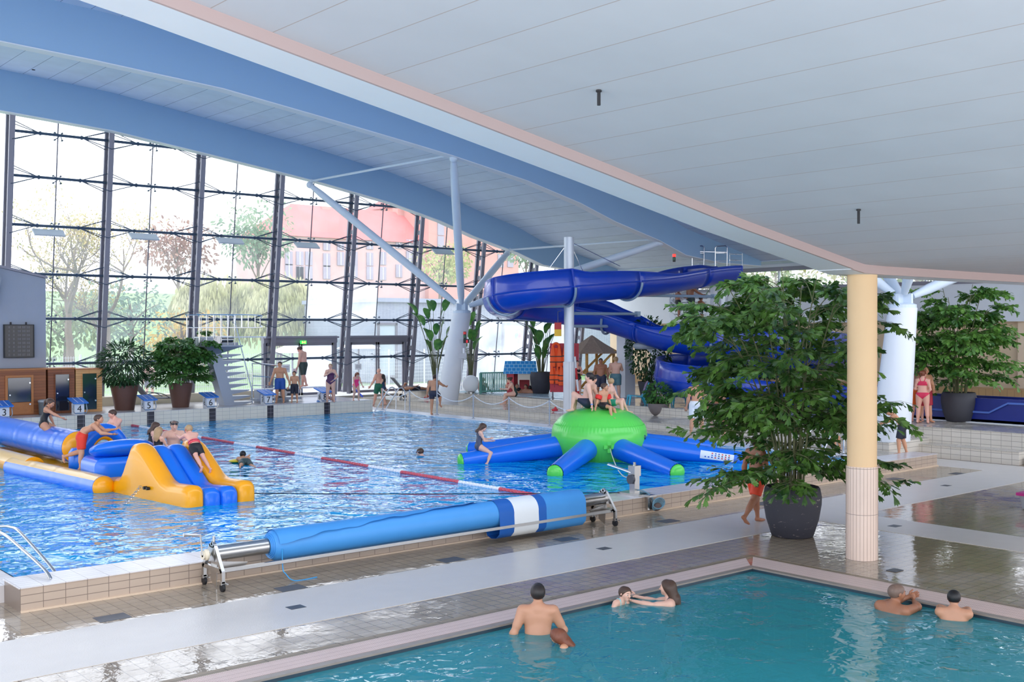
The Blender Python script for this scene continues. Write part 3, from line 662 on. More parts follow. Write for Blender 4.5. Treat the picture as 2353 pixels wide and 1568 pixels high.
# ================================================================== inflatables
def vinyl(name, col): return mat(name, col, .28, coat=.15, noise=.03, nscale=2, spec=.45)
M_lime = vinyl('lime_green_vinyl', s(92, 214, 84)); M_vblue = vinyl('royal_blue_vinyl', s(20, 112, 226)); M_yel = vinyl('yellow_vinyl', s(255, 168, 6)); M_ppale = vinyl('pale_yellow_vinyl', s(238, 196, 124))
oc = thing('octopus_float', 'big lime green inflatable octopus float with blue arms', 'inflatable float', OC)
b = MB(); prof = [(.0, -.12), (.9, -.12), (1.08, 0), (1.2, .18), (1.29, .38), (1.33, .58), (1.31, .78), (1.25, .93), (1.22, .96), (1.12, 1.1), (.95, 1.22), (.72, 1.32), (.42, 1.385), (0, 1.41)]
P2 = []
pp = [V(r, 0, z) for r, z in prof]; q = spline(pp, 4); N = 240; rings = []
for p in q:
    r, z = max(p.x, .002), p.z; k = .012*math.exp(-((z-.93)/.11)**2)+.006*math.exp(-((z-.1)/.12)**2)
    rings.append([V((r*(1+k*math.cos(a*80)))*math.cos(a), (r*(1+k*math.cos(a*80)))*math.sin(a), z) for a in [2*PI*i/N for i in range(N)]])
b.loft(rings); body = b.build('body', M_lime, oc, 'all')
b = MB()
for a, z in ((math.radians(-66), .62), (math.radians(-60), .42)): b.sph((1.32*math.cos(a), 1.32*math.sin(a), z), (.05, .05, .07) if z > .5 else (.03, .03, .035), 10, 6)
b.build('valve', mat('dark_teal_plug', s(10, 80, 90), .3), body, True)
b = MB(); a = math.radians(-123)
for w_, h_, o_ in ((.3, .1, .012), (.1, .3, .014)):
    e = V(-math.sin(a), math.cos(a), 0); c = V(1.31*math.cos(a), 1.31*math.sin(a), .43); nrm = V(math.cos(a), math.sin(a), 0)
    b.box(c+nrm*.005, (.04, w_, h_), a)
b.build('mooring_patch', M_lime, body)
for k, deg in enumerate((158, 209.5, 254, 302, 348, 32, 75, 116)):
    a = math.radians(deg); d = V(math.cos(a), math.sin(a), 0); L = 3.95
    A = d*1.0+V(0, 0, .38); B = d*L+V(0, 0, .06)
    ax = (B-A).normalized(); e = V(-d.y, d.x, 0)
    b = MB(); rs = []; nn = 12
    for i in range(nn+1):
        u = i/nn; r = .3-.085*u; rs.append(b.ring(A.lerp(B, u), ax, r, 40, 0, e))
    for i in range(2): # pleated end seam
        c = B+ax*.02*i; rs.append([c+(p-B)*(1+(.05 if j % 2 else -.02)) for j, p in enumerate(b.ring(B, ax, .215, 40, 0, e))])
    b.loft(rs, False); arm = b.build('arm', M_vblue, oc, True)
    b = MB(); b.loft([b.ring(B+ax*(.02+.11*math.sin(t)), ax, max(.205*math.cos(t), .002), 32, 0, e) for t in [PI/2*i/6 for i in range(7)]]); b.build('end_cap', M_lime, arm, True)
    if k == 3:      # warning label along the arm
        b = MB(); side = -e if e.y > 0 else e; sd = V(d.y, -d.x, 0)
        def lp(u, v, off=.006):
            r = .3-.085*u; c = A.lerp(B, u); an = .15+v; rad = (sd*math.cos(an)+ax.cross(sd)*math.sin(an)*(1 if ax.cross(sd).z > 0 else -1)); return c+rad*(r+off)
        m_ = 8; vs = [lp(.62+.3*i/10, -.45+.9*j/m_) for i in range(11) for j in range(m_+1)]
        b.add(vs, [(i*9+j, i*9+j+1, i*9+10+j, i*9+9+j) for i in range(10) for j in range(m_)]); lab = b.build('warning_label', mat('label_white', s(236, 240, 244), .4), arm, True)
        b = MB(); random.seed(2)
        for i in range(3):
            for j in range(8):
                u = .66+.03*j; v = -.25+.22*i
                if j < 2 and i: continue
                b.cur = random.choice((0, 0, 1, 2)); b.quad(lp(u, v, .009), lp(u+.014, v, .009), lp(u+.014, v+.13, .009), lp(u, v+.13, .009))
        b.build('pictograms', [mat('print_blue', s(40, 90, 190), .5), mat('print_red', s(220, 60, 60), .5), mat('print_dark', s(70, 80, 100), .5)], lab)
# obstacle course
ob = thing('obstacle_course_float', 'long blue and yellow inflatable obstacle course with a slide', 'inflatable float', (9.6, 24, .25))
def rrect(x0, x1, z0, z1, r, y, n=4):
    out = []
    for cx, cz, a0 in ((x1-r, z1-r, 0), (x0+r, z1-r, PI/2), (x0+r, z0+r, PI), (x1-r, z0+r, 1.5*PI)):
        for i in range(n+1): a = a0+PI/2*i/n; out.append(V(cx+r*math.cos(a), y, cz+r*math.sin(a)))
    return out
def zprof(pts): return lambda y: interp(y, pts)
def wall(x0, x1, ys, zt, name, m, par, drift=lambda y: 0, r=.15, zb=-.1, bulge=0):
    b = MB(); rings = []
    for y in ys:
        z1 = zt(y); rr = min(r, (x1-x0)/2.02, (z1-zb)/2.02); sh = drift(y)
        rings.append([p+V(sh, 0, 0) for p in rrect(x0, x1, zb, z1, rr, y)])
    # rounded ends
    def shrink(ring, y, k): 
        c = sum(ring, V(0, 0, 0))/len(ring); return [V(c.x+(p.x-c.x)*k, y, c.z+(p.z-c.z)*k) for p in ring]
    e = .1
    rings = [shrink(rings[0], ys[0]-e, .72), shrink(rings[0], ys[0]-e*.6, .9)]+rings+[shrink(rings[-1], ys[-1]+e*.6, .9), shrink(rings[-1], ys[-1]+e, .72)]
    b.loft(rings); o = b.build(name, m, par, True, world=True); return o
slide = thing('slide_section', None, None); slide.parent = ob
slide.location = (0, 0, 0)
dr = lambda y: -(y-21.1)*.1
ys = [21.15, 21.3, 21.6, 21.9, 22.15, 22.3, 22.45, 22.6, 22.8, 23.0, 23.15, 23.25, 23.4, 23.6, 23.75, 23.85, 23.95, 24.05, 24.2]
zs = zprof([(21.1, .68), (21.9, .66), (22.1, .7), (22.25, .78), (22.95, 1.3), (23.1, 1.38), (23.3, 1.4), (23.45, 1.36), (23.7, .9), (23.95, .62), (24.3, .55)])
zs2 = zprof([(21.1, .6), (21.9, .56), (22.15, .6), (22.4, .78), (23.05, 1.27), (23.2, 1.32), (23.35, 1.32), (23.5, 1.25), (23.75, .8), (24, .5), (24.3, .45)])
for x0, x1 in ((9.22, 9.62), (10.36, 10.76)):
    wall(x0, x1, ys, zs, 'side_wall', M_yel, ob, dr, .17)
for x0, x1 in ((9.6, 9.99), (9.98, 10.37)):
    wall(x0, x1, ys, zs2, 'slide_lane', M_vblue, ob, dr, .16)
bpy.data.objects.remove(slide)
b = MB()
for y in (22.55, 22.68): b.cyl((9.06, y, .5), (9.05-.1*(y-22), y, .5), .035, n=10)
b.build('valve', M_ink, ob, world=True)
def tubeY(x, y0, y1, r, z, name, mats, cap=None, drift=dr, n=28, tone=None):
    b = MB(); N = max(8, int((y1-y0)/.12)); rs = []
    for i in range(N+1):
        y = y0+(y1-y0)*i/N; k = r*(1+.025*math.sin(i*1.9)*math.exp(-((i % 12)-6)**2/6)); rs.append(b.ring((x+drift(y), y, z), (0, 1, 0), k, n, 0, V(1, 0, 0)))
    b.loft(rs, True); o = b.build(name, mats, ob, True, world=True)
    if tone:
        me = o.data
        for p in me.polygons: p.material_index = 1 if tone(p.normal) else 0
    if cap:
        b = MB(); b.loft([b.ring((x+drift(y0), y0-.01-.16*math.sin(t), z), (0, 1, 0), max(r*.98*math.cos(t), .003), n, 0, V(1, 0, 0)) for t in [PI/2*i/6 for i in range(7)]]); b.build('end_cap', cap, o, True, world=True)
    return o
nd = lambda y: 0
tubeY(8.75, 24.35, 29.4, .255, .36, 'side_tube', [M_vblue, M_ppale], M_yel, lambda y: -(y-24.35)*.09, tone=lambda n: n.z > .55)
wall(8.95, 10.3, list(np.linspace(24.2, 33, 24)), lambda y: .5+.02*math.sin(y*5), 'base_float', M_yel, ob, lambda y: -(y-24.2)*.06, .14)
tubeY(8.5, 28.4, 38, .27, .42, 'lower_tube', [M_ppale, M_yel], None, lambda y: -(y-28)*.03, tone=lambda n: n.z < .3)
tubeY(9.25, 27.5, 38, .4, .95, 'long_roll', [M_vblue], M_yel, lambda y: -(y-28)*.02)
# arch
b = MB(); ac = V(9.62, 26.75, .62)
b.tube([ac+V(.52*math.cos(a), 0, .78*math.sin(a)) for a in np.linspace(-.25, PI+.25, 26)], .17, 18); b.build('arch', M_vblue, ob, True, world=True)
b = MB(); b.tube([ac+V(.40*math.cos(a), -.0, .64*math.sin(a)) for a in np.linspace(-.2, PI+.2, 26)], .09, 12); b.build('arch_lining', M_yel, ob, True, world=True)
for x in (9.1, 10.14):
    b = MB(); b.lathe([(.2, 0), (.27, .1), (.27, .5), (.2, .6)], (x, 26.85, .4), 18); b.build('arch_foot', M_vblue, ob, True, world=True)
# pillow block
wall(8.78, 10.25, list(np.linspace(25.0, 25.9, 8)), lambda y: .92, 'block', M_vblue, ob, nd, .2)
b = MB(); R = Matrix.Rotation(math.radians(-14), 3, 'X'); N = 40; rs = []
for k in range(13):
    t = -PI/2+PI*k/12; q = max(math.cos(t)**.8 if math.cos(t) > 0 else 0, .01)
    rs.append([R @ V(.74*q*math.cos(a)*(1+.02*math.cos(16*a)*abs(math.cos(t))), .5*q*math.sin(a)*(1+.02*math.cos(16*a)), .2*math.sin(t))+V(9.52, 25.3, 1.08) for a in [2*PI*i/N for i in range(N)]])
b.loft(rs); b.build('pillow', M_vblue, ob, True, world=True)
# chain hanging from the slide into the water
b = MB(); A, B = V(9.0, 22.9, .5), V(8.45, 22.35, .26)
for i in range(14):
    c = A.lerp(B, i/13)-V(0, 0, .02*math.sin(PI*i/13)); b.tube([c+V(.03*math.cos(a)*(1), .02*math.sin(a)*(i % 2), .02*math.sin(a)*((i+1) % 2)) for a in np.linspace(0, 2*PI, 8, endpoint=False)], .007, 5, cyc=True)
b.build('chain', M_chrome, ob, True, world=True)
# ================================================================== water slide and its tower
M_sl = mat('slide_blue_fibreglass', s(14, 62, 178), .3, coat=.25, noise=.06, nscale=1.2)
SP = [(1676, 621, 50), (1650, 622, 49.4), (1600, 628, 48.2), (1520, 641, 46), (1440, 648, 44), (1370, 654, 42.8), (1300, 660, 42.0), (1225, 668, 41.6), (1168, 679, 42.2), (1150, 690, 43.8), (1175, 698, 45.6), (1240, 704, 46.6), (1320, 714, 46.6), (1400, 728, 46), (1475, 752, 45.2), (1545, 772, 44.4), (1640, 785, 43.6), (1740, 790, 43.4), (1840, 796, 44), (1905, 804, 46), (1925, 814, 48.5), (1890, 826, 50.6), (1800, 836, 51.2), (1700, 842, 49.8), (1610, 848, 47.6), (1552, 856, 45.2), (1548, 868, 43.0), (1600, 880, 41.6), (1700, 890, 40.8), (1820, 897, 40.2), (1960, 904, 39.6), (2090, 920, 39), (2150, 935, 38.6)]
pts = spline([atd(*p) for p in SP], 6)
sl = thing('water_slide', 'winding royal blue water slide with open chute and two loops', 'water slide', (32, 31, .5))
def frames(P):
    out = []
    for i, p in enumerate(P):
        d = (P[min(i+1, len(P)-1)]-P[max(i-1, 0)]).normalized(); sd = d.cross(V(0, 0, 1)).normalized(); out.append((p, d, sd, sd.cross(d).normalized()))
    return out
FR = frames(pts)
# signed curvature decides on which side the wall rises
cur = []
for i in range(len(FR)):
    a, c = FR[max(i-5, 0)][1], FR[min(i+5, len(FR)-1)][1]; cur.append(a.cross(c).z)
R_ = .68
def section(i):
    p, d, sd, u = FR[i]; k = max(-1, min(1, cur[i]*2.2)); out = []
    hl = .16+.5*max(0, -k) ; hr = .16+.5*max(0, k)     # left turn (k>0): right wall rises
    c = p
    for j in range(3): out.append(c-sd*(R_*(1-.12*(2-j)/2*max(0, -k)))+u*hl*(2-j)/2)
    for j in range(1, 14):
        a = PI+PI*j/14; out.append(c+sd*R_*math.cos(a)+u*R_*.95*math.sin(a))
    for j in range(3): out.append(c+sd*(R_*(1-.12*j/2*max(0, k)))+u*hr*j/2)
    return out
secs = [section(i) for i in range(len(FR))]
n = len(secs[0]); step = 12
for a in range(0, len(secs)-1, step):
    e = min(a+step, len(secs)-1); b = MB()
    rs = secs[a:e+1]; vs = [q for r in rs for q in r]
    b.add(vs, [(i*n+j, i*n+j+1, (i+1)*n+j+1, (i+1)*n+j) for i in range(len(rs)-1) for j in range(n-1)])
    o = b.build('chute_segment', M_sl, sl, 'all', world=True)
    md = o.modifiers.new('thick', 'SOLIDIFY'); md.thickness = .035; md.offset = 0
    # flanges: joint ring and mid rails
    b = MB()
    b.tube([q for q in secs[a]], .045, 6)
    for j in (2, n-3): b.tube([r[j] for r in rs], .04, 6)
    for j in (0, n-1): b.tube([r[j] for r in rs], .028, 6)
    b.build('flange', M_sl, o, True, world=True)
# grey cradle brackets under some joints
M_cradle = mat('cradle_grey', s(150, 172, 190), .4, .3)
for i in (24, 36, 49, 78, 96, 156):
    p, d, sd, u = FR[min(i, len(FR)-1)]; b = MB()
    b.tube([p+sd*(R_+.08)*math.cos(a)+u*(R_+.06)*math.sin(a) for a in np.linspace(PI*1.02, 2*PI*.98, 18)], .05, 8)
    b.build('cradle', M_cradle, sl, True, world=True)
# start tub face
p, d, sd, u = FR[0]; b = MB(); b.tube(secs[0], .05, 6); b.build('entry_rim', M_sl, sl, True, world=True)
# run-out trough along the right side
tr = thing('runout_trough', 'dark blue slide run-out trough beside the potted palm', 'slide trough', (36, 17, .85))
TA, TB = atd(2128, 930, 40), atz(2353, 985, .87)
M_navy = mat('trough_navy', s(16, 36, 124), .35, noise=.08)
b = MB(); x0 = 33.9
for x, w in ((33.6, .08), (34.9, .08)): b.bb((x, 6, .86), (x+w, 20.5, 1.62))
b.bb((33.6, 6, .86), (35, 20.5, .95)); b.build('channel', M_navy, tr, world=True)
b = MB(); b.tube([(33.56, 20, 1.18), (33.56, 16.6, 1.18), (33.56, 16.0, 1.5), (33.56, 8, 1.5)], .035, 6); b.build('grab_rail', mat('rail_light_blue', s(90, 120, 200), .4), tr, True, world=True)
b = MB(); b.bb((33.4, 6, .85), (35.2, 20.8, .87)); struct('floor_gutter', b, M_white)
# steel column with brackets
c = atz(1308, 948, .52); ct = 7.1
sc = thing('slide_column', 'silver round column carrying the blue slide with bracket arms', 'column', c)
b = MB(); b.cyl((0, 0, 2.0), (0, 0, 7.45-c.z), .2, n=28); b.build('upper_shaft', mat('silver_paint', s(200, 208, 216), .35, .3), sc, 60)
b = MB(); b.cyl((0, 0, 0), (0, 0, 2.0), .235, n=28); b.cyl((0, 0, 0), (0, 0, .03), .6, n=28); b.build('tiled_base', tile('white_column_tiles', s(226, 226, 226), s(220, 220, 222), s(170, 170, 176), .08, 9, 'xz', .35, .006), sc, 60)
b = MB()
for px, py, dd, z in ((1188, 705, 44.2, None), (1465, 722, 45.8, None), (1420, 750, 46, None), (1640, 682, 47.5, None)):
    E_ = atd(px, py, dd); b.cyl(V(c.x, c.y, E_.z), E_, .06, n=8); b.box(E_, (.18, .18, .22))
b.build('bracket_arm', M_cradle, sc, True, world=True)
b = MB(); tp = V(c.x, c.y, 7.3)
for px, py, dd in ((1245, 640, 43), (1340, 625, 44), (1425, 612, 45)): b.cyl(tp, atd(px, py, dd), .014, n=5)
b.build('stay_wire', M_chrome, sc, world=True)
for px, z, y0, r, lab in ((1436, .85, 914, .27, ''),):
    p = atz(px, y0, z); b = MB(); b.box((p.x, p.y, z+1.55), (.5, .5, 3.1)); b.box((p.x, p.y, z+.5), (.62, .62, 1.0)); struct('column_square', b, M_white)
p = atz(1503, 906, .85); b = MB(); b.prism([(-.45, 0), (.25, 0), (.55, 3.0), (.15, 3.0)], -.25, .25, 'xz'); o = struct('column_buttress', b, M_white); o.location = p; o.rotation_euler.z = -.7
# tower: platform, pillars, spiral stairs
tw = thing('slide_tower', 'white slide tower with railed platform and spiral stairs', 'tower', (40.5, 31.5, .85))
tc_ = atd(1660, 645, 51.2); zp = tc_.z-.25
b = MB(); b.box((tc_.x+.4, tc_.y+.2, zp), (3.0, 2.6, .16)); b.build('platform', M_white, tw, world=True)
for k, (px, dd) in enumerate(((1659, 51), (1719, 50.4))):
    q = atd(px, 660, dd); b = MB(); b.cyl((q.x, q.y, .85), (q.x, q.y, zp if k == 0 else 5.3), .24 if k else .28, n=24); b.build('pillar', mat('silver_paint', s(200, 208, 216)), tw, 60, world=True)
for a, bb_ in ((1590, 1618), (1643, 1671)):
    b = MB(); P = [atd(a, 628, 51), atd(a, 570, 51), atd(a+4, 566, 51), atd(bb_-4, 565, 51), atd(bb_, 569, 51), atd(bb_, 628, 51)]
    b.tube(P, .03, 8)
    for yy in (582, 600): b.cyl(atd(a, yy, 51), atd(bb_, yy, 51), .02, n=6)
    b.build('railing', M_chrome, tw, True, world=True)
b = MB(); b.cyl(atd(1592, 578, 51), atd(1671, 580, 51), .025, n=6); b.build('top_rail', M_chrome, tw, True, world=True)
b = MB()
for py in (584, 598, 612, 624, 640): b.cyl(atd(1677, py, 50.4), atd(1706, py+1, 50.9), .022, n=6)
for px in (1677, 1706): b.cyl(atd(px, 582, 50.6), atd(px, 640, 50.6), .022, n=6)
b.build('side_grille', M_chrome, tw, world=True)
b = MB(); b.quad(atd(1679, 590, 50.7), atd(1703, 591, 51), atd(1703, 636, 51), atd(1679, 636, 50.7)); b.build('side_glass', M_glass, tw, world=True)
sx, sy = atd(1640, 690, 50.5).x, atd(1640, 690, 50.5).y
nS = 26; rin, rout = .35, 2.0
def sp_(k, r): a = math.radians(60+k*12.5); return sx+r*math.cos(a), sy+r*math.sin(a)
z_of = lambda k: .95+(zp-.95)*(1-k/nS)
b = MB()
for k in range(nS):
    (ax_, ay), (bx, by), (cx, cy_), (dx, dy) = sp_(k, rin), sp_(k, rout), sp_(k+1.1, rout), sp_(k+1.1, rin); z = z_of(k)
    b.add([(ax_, ay, z), (bx, by, z), (cx, cy_, z), (dx, dy, z), (ax_, ay, z-.05), (bx, by, z-.05), (cx, cy_, z-.05), (dx, dy, z-.05)], [(0, 1, 2, 3), (7, 6, 5, 4), (0, 4, 5, 1), (1, 5, 6, 2), (2, 6, 7, 3), (3, 7, 4, 0)])
b.build('treads', mat('tread_grey', s(190, 192, 196), .5), tw, world=True)
b = MB(); rs = []
for k in range(nS+1):
    x, y = sp_(k, rout+.03); x2, y2 = sp_(k, rout); z = z_of(k); rs.append([V(x, y, z-.28), V(x, y, z+.12), V(x2, y2, z+.12), V(x2, y2, z-.28)])
b.loft(rs); b.build('stringer', M_white, tw, world=True)
b = MB()
for h in (.35, .6, .85, 1.1): b.tube([V(*sp_(k, rout), z_of(k)+h) for k in range(nS+1)], .022, 6)
for k in range(0, nS+1, 3): b.cyl(V(*sp_(k, rout), z_of(k)), V(*sp_(k, rout), z_of(k)+1.1), .025, n=6)
b.build('stair_railing', M_white, tw, True, world=True)
b = MB(); b.cyl((sx, sy, .85), (sx, sy, zp), .16, n=16); b.build('stair_post', M_white, tw, 60, world=True)
def signal(p, label, lit):
    t = thing('signal_light', label, 'signal light', p); b = MB(); b.cyl((0, 0, 0), (0, 0, .34), .06, n=12); b.build('housing', M_ink, t, 60)
    for z, m in ((.27, mat('red_lamp_%d' % lit, s(230, 30, 30), .3, emit=(s(255, 40, 30), 3 if lit else .02))), (.12, mat('green_lamp_off', s(20, 90, 60), .3))):
        b = MB(); b.cyl((0, 0, z-.055), (0, 0, z+.055), .068, n=12); b.build('lamp', m, t, 60)
signal(atd(1549, 602, 46.6), 'small red and green signal light above the slide start', True)
# ================================================================== plants
def leafmat(name, c1, c2, rough=.38, tl=.25, nscale=3):
    if name in MATS: return MATS[name]
    m = bpy.data.materials.new(name); m.use_nodes = True; MATS[name] = m
    n, l = m.node_tree.nodes, m.node_tree.links; b = n['Principled BSDF']; out = n['Material Output']
    t = n.new('ShaderNodeTexCoord'); x = n.new('ShaderNodeTexNoise'); x.inputs['Scale'].default_value = nscale; x.inputs['Detail'].default_value = 6
    l.new(t.outputs['Object'], x.inputs['Vector'])
    r = n.new('ShaderNodeValToRGB'); r.color_ramp.elements[0].position = .35; r.color_ramp.elements[1].position = .68
    r.color_ramp.elements[0].color = (*c1, 1); r.color_ramp.elements[1].color = (*c2, 1); l.new(x.outputs['Fac'], r.inputs[0])
    l.new(r.outputs[0], b.inputs['Base Color']); b.inputs['Roughness'].default_value = rough
    d = n.new('ShaderNodeBsdfTranslucent'); l.new(r.outputs[0], d.inputs['Color'])
    k = n.new('ShaderNodeMixShader'); k.inputs[0].default_value = tl; l.new(b.outputs[0], k.inputs[1]); l.new(d.outputs[0], k.inputs[2]); l.new(k.outputs[0], out.inputs['Surface'])
    return m
FISH = [(0, 0), (.35, .09), (.72, .27), (.95, .33), (.86, .16), (1.04, .1), (.9, -.02), (.98, -.14), (.7, -.17), (.35, -.08)]
LANCE = [(0, 0), (.2, .07), (.5, .11), (.8, .07), (1, 0), (.8, -.07), (.5, -.11), (.2, -.07)]
OVAL = [(0, 0), (.18, .17), (.5, .26), (.82, .16), (1, 0), (.82, -.16), (.5, -.26), (.18, -.17)]
def leaf(b, p, d, nrm, L, shape, curl=.25):
    d = d.normalized(); sd = d.cross(nrm); 
    if sd.length < 1e-4: sd = d.orthogonal()
    sd.normalize(); up_ = sd.cross(d)
    b.add([p+d*(L*u)+sd*(L*v)+up_*(-curl*L*u*u+abs(v)*L*.25) for u, v in shape], [tuple(range(len(shape)))])
def rv(rn, s=1): return V(rn.uniform(-s, s), rn.uniform(-s, s), rn.uniform(-s, s))
def pot(kind, r, h, m, parent):
    b = MB()
    if kind == 'egg': pr = [(.0, 0), (r*.66, 0), (r*.72, .02), (r*.9, h*.35), (r*.99, h*.65), (r, h*.8), (r*.94, h*.97), (r*.9, h), (r*.84, h*.98), (r*.86, h*.86), (0, h*.86)]
    elif kind == 'taper': pr = [(0, 0), (r*.68, 0), (r*.8, h*.4), (r*.96, h*.85), (r, h), (r*.93, h), (r*.88, h*.88), (0, h*.88)]
    else: pr = [(0, 0), (r*.45, 0), (r*.75, h*.3), (r*.95, h*.75), (r, h), (r*.94, h), (r*.85, h*.85), (0, h*.85)]
    b.lathe(pr, n=40); o = b.build('pot', m, parent, 50)
    b = MB(); b.lathe([(r*.86, h*.84), (r*.8, h*.88), (0.01, h*.9)], n=24); b.build('soil', mat('potting_soil', s(52, 40, 32), .9, noise=.4, nscale=30), parent, True)
M_leaf = leafmat('fishtail_leaf', s(30, 66, 26), s(104, 146, 62)); M_cane = mat('cane_green_brown', s(92, 96, 60), .6, noise=.2, nscale=20)
M_leafd = leafmat('dark_leaf', s(22, 54, 34), s(66, 108, 58)); M_leafb = leafmat('bright_leaf', s(40, 96, 44), s(98, 150, 70))
def fishtail(label, loc, potdef, htop, spread, ncane, seed, nfr, ll=.17, group=None, leafm=None, frl=(1.0, 1.6), shape=FISH, low=.1, pitchk=1., sparse=1., avoid=None, extra=()):
    rn = random.Random(seed); t = thing('potted_palm', label, 'potted plant', loc, 0, group); kind, r, h, pm = potdef
    pot(kind, r, h, pm, t); bs, bl = MB(), MB(); z0 = h*.88
    for c in range(ncane+len(extra)):
        az = 2*PI*(c+rn.random()*.7)/ncane; k = rn.uniform(.1, 1); top = z0+(htop-z0)*(rn.uniform(.55, 1) if c else 1)
        out = spread*.42*k*rn.uniform(.6, 1.1)
        A = V(r*.5*k*math.cos(az), r*.5*k*math.sin(az), z0); B = V(out*.35*math.cos(az), out*.35*math.sin(az), z0+(top-z0)*.55); C = V(out*math.cos(az), out*math.sin(az), top-.35)
        ex = c >= ncane
        if ex: C = Vector(extra[c-ncane]); az = math.atan2(C.y, C.x); A = V(r*.3*math.cos(az), r*.3*math.sin(az), z0); B = V(C.x*.3, C.y*.3, z0+(C.z-z0)*.65)
        P = bez(A, B, C, 10); bs.tube(P, [.022-.0014*i for i in range(11)], 6, False)
        for f in range(nfr if not ex else 4):
            u = (low if not ex else .72)+(1-(low if not ex else .72))*(f+rn.random()*.8)/nfr; u = min(u, .99); p = P[0].lerp(P[0], 0); i = u*10; i0 = int(i); p = P[i0].lerp(P[min(i0+1, 10)], i-i0)
            a2 = az+rn.gauss(0, 1.1); el = rn.uniform(-.05 if u < .4 else .2, 1.25)*pitchk; L = rn.uniform(*frl)*(1.15-.35*u)*(.7 if f == nfr-1 else 1)*(.8 if ex else 1)
            d0 = V(math.cos(a2)*math.cos(el), math.sin(a2)*math.cos(el), math.sin(el)); d1 = V(math.cos(a2), math.sin(a2), -.15-rn.random()*.4)
            Q = bez(p, p+d0*L*.55, p+d0*L*.6+d1*L*.5, 9); 
            if avoid and any((V(q.x, q.y, 0)-V(avoid[0], avoid[1], 0)).length < avoid[2]+.3 for q in Q): continue
            bs.tube(Q, [.011-.0009*k_ for k_ in range(10)], 4, False)
            for s_ in range(2, 10):
                if rn.random() > sparse or (s_ < 4 and rn.random() < .5): continue
                q = Q[s_]; tn = (Q[s_]-Q[s_-1]).normalized(); sd = tn.cross(V(0, 0, 1)); sd = sd.normalized() if sd.length > .01 else V(1, 0, 0)
                for sg in ((-1, 1) if s_ < 9 else (0,)):
                    dd = (sd*sg*.9+tn*.75+V(0, 0, rn.uniform(-.45, .45))).normalized(); bl_ = L*(.42-.03*abs(s_-5))*rn.uniform(.7, 1.1)
                    if s_ > 2: bs.tube([q, q+dd*bl_*.6, q+dd*bl_-V(0, 0, .06)], [.005, .004, .002], 3, False)
                    nl = 5
                    for j in range(nl):
                        w = (j+.8)/nl; pp = q+dd*bl_*w-V(0, 0, .06*w*w); s2 = dd.cross(V(0, 0, 1)).normalized()
                        for g in ((-1, 1) if j < nl-1 else (0,)):
                            if avoid and (V(pp.x, pp.y, 0)-V(avoid[0], avoid[1], 0)).length < avoid[2]+.2: continue
                            ld = (s2*g*.8+dd*.8+V(0, 0, rn.uniform(-.8, .15))).normalized(); leaf(bl, pp, ld, V(0, 0, 1)+rv(rn, .9), ll*rn.uniform(.75, 1.25), shape)
    bs.build('stems', M_cane, t, True); bl.build('leaves', leafm or M_leaf, t)
    return t
M_potd = mat('charcoal_pot', s(62, 62, 70), .65, noise=.15, nscale=8, bump=.1)
def scuffed():
    m = mat('charcoal_pot_scuffed', s(58, 58, 68), .65)
    n, l = m.node_tree.nodes, m.node_tree.links; b = n['Principled BSDF']; t = n.new('ShaderNodeTexCoord'); mp = n.new('ShaderNodeMapping'); mp.inputs['Scale'].default_value = (3, 3, 9)
    x = n.new('ShaderNodeTexNoise'); x.inputs['Scale'].default_value = 2.2; x.inputs['Detail'].default_value = 8; x.inputs['Roughness'].default_value = .7
    l.new(t.outputs['Object'], mp.inputs[0]); l.new(mp.outputs[0], x.inputs['Vector'])
    r = n.new('ShaderNodeValToRGB'); r.color_ramp.elements[0].position = .62; r.color_ramp.elements[1].position = .66
    r.color_ramp.elements[0].color = (*s(56, 56, 66), 1); r.color_ramp.elements[1].color = (*s(178, 164, 156), 1); l.new(x.outputs['Fac'], r.inputs[0]); l.new(r.outputs[0], b.inputs['Base Color']); return m
M_pots = scuffed(); M_potb = mat('brown_pot', s(96, 64, 54), .5, noise=.1)
c = atz(1824, 1232, 0); c.x = 17.05; c.y = 12.15
fishtail('tall fishtail palm in the scuffed charcoal pot behind the round column', c, ('egg', .53, .92, M_pots), 5.0, 3.6, 15, 7, 7, .185, frl=(.9, 1.75), low=.07, sparse=.72, extra=[tuple(Vector(-rt*1.45)+V(0, 0, 4.4)), tuple(Vector(-rt*1.25)+Vector(-fw*.4)+V(0, 0, 4.55)), tuple(Vector(-rt*.2)+V(0, 0, 4.95)), tuple(Vector(rt*.45)+V(0, 0, 4.8)), tuple(Vector(-rt*.7)+V(0, 0, 4.75))], avoid=(16.25-c.x, 10.2-c.y, .27))
c2 = atz(2203, 968, .855); c2.z = .855
fishtail('fishtail palm in a smooth grey pot on the raised deck by the trough', c2, ('egg', .54, .92, M_potd), 4.75, 3.6, 13, 21, 6, .2, leafm=leafmat('fishtail_leaf_light', s(44, 92, 34), s(112, 158, 66)), frl=(.9, 1.5), sparse=.85)
c3 = atz(405, 936, DKZ) if False else V(18.0, 41.7, .757)
fishtail('bushy bright fern palm in a brown pot left of the diving tower', V(aty(415, 900, 41.7).x, 41.7, .757), ('taper', .47, .95, M_potb), 3.25, 2.6, 12, 5, 5, .17, leafm=leafmat('fern_palm_leaf', s(34, 84, 38), s(96, 146, 66)), frl=(.7, 1.1))
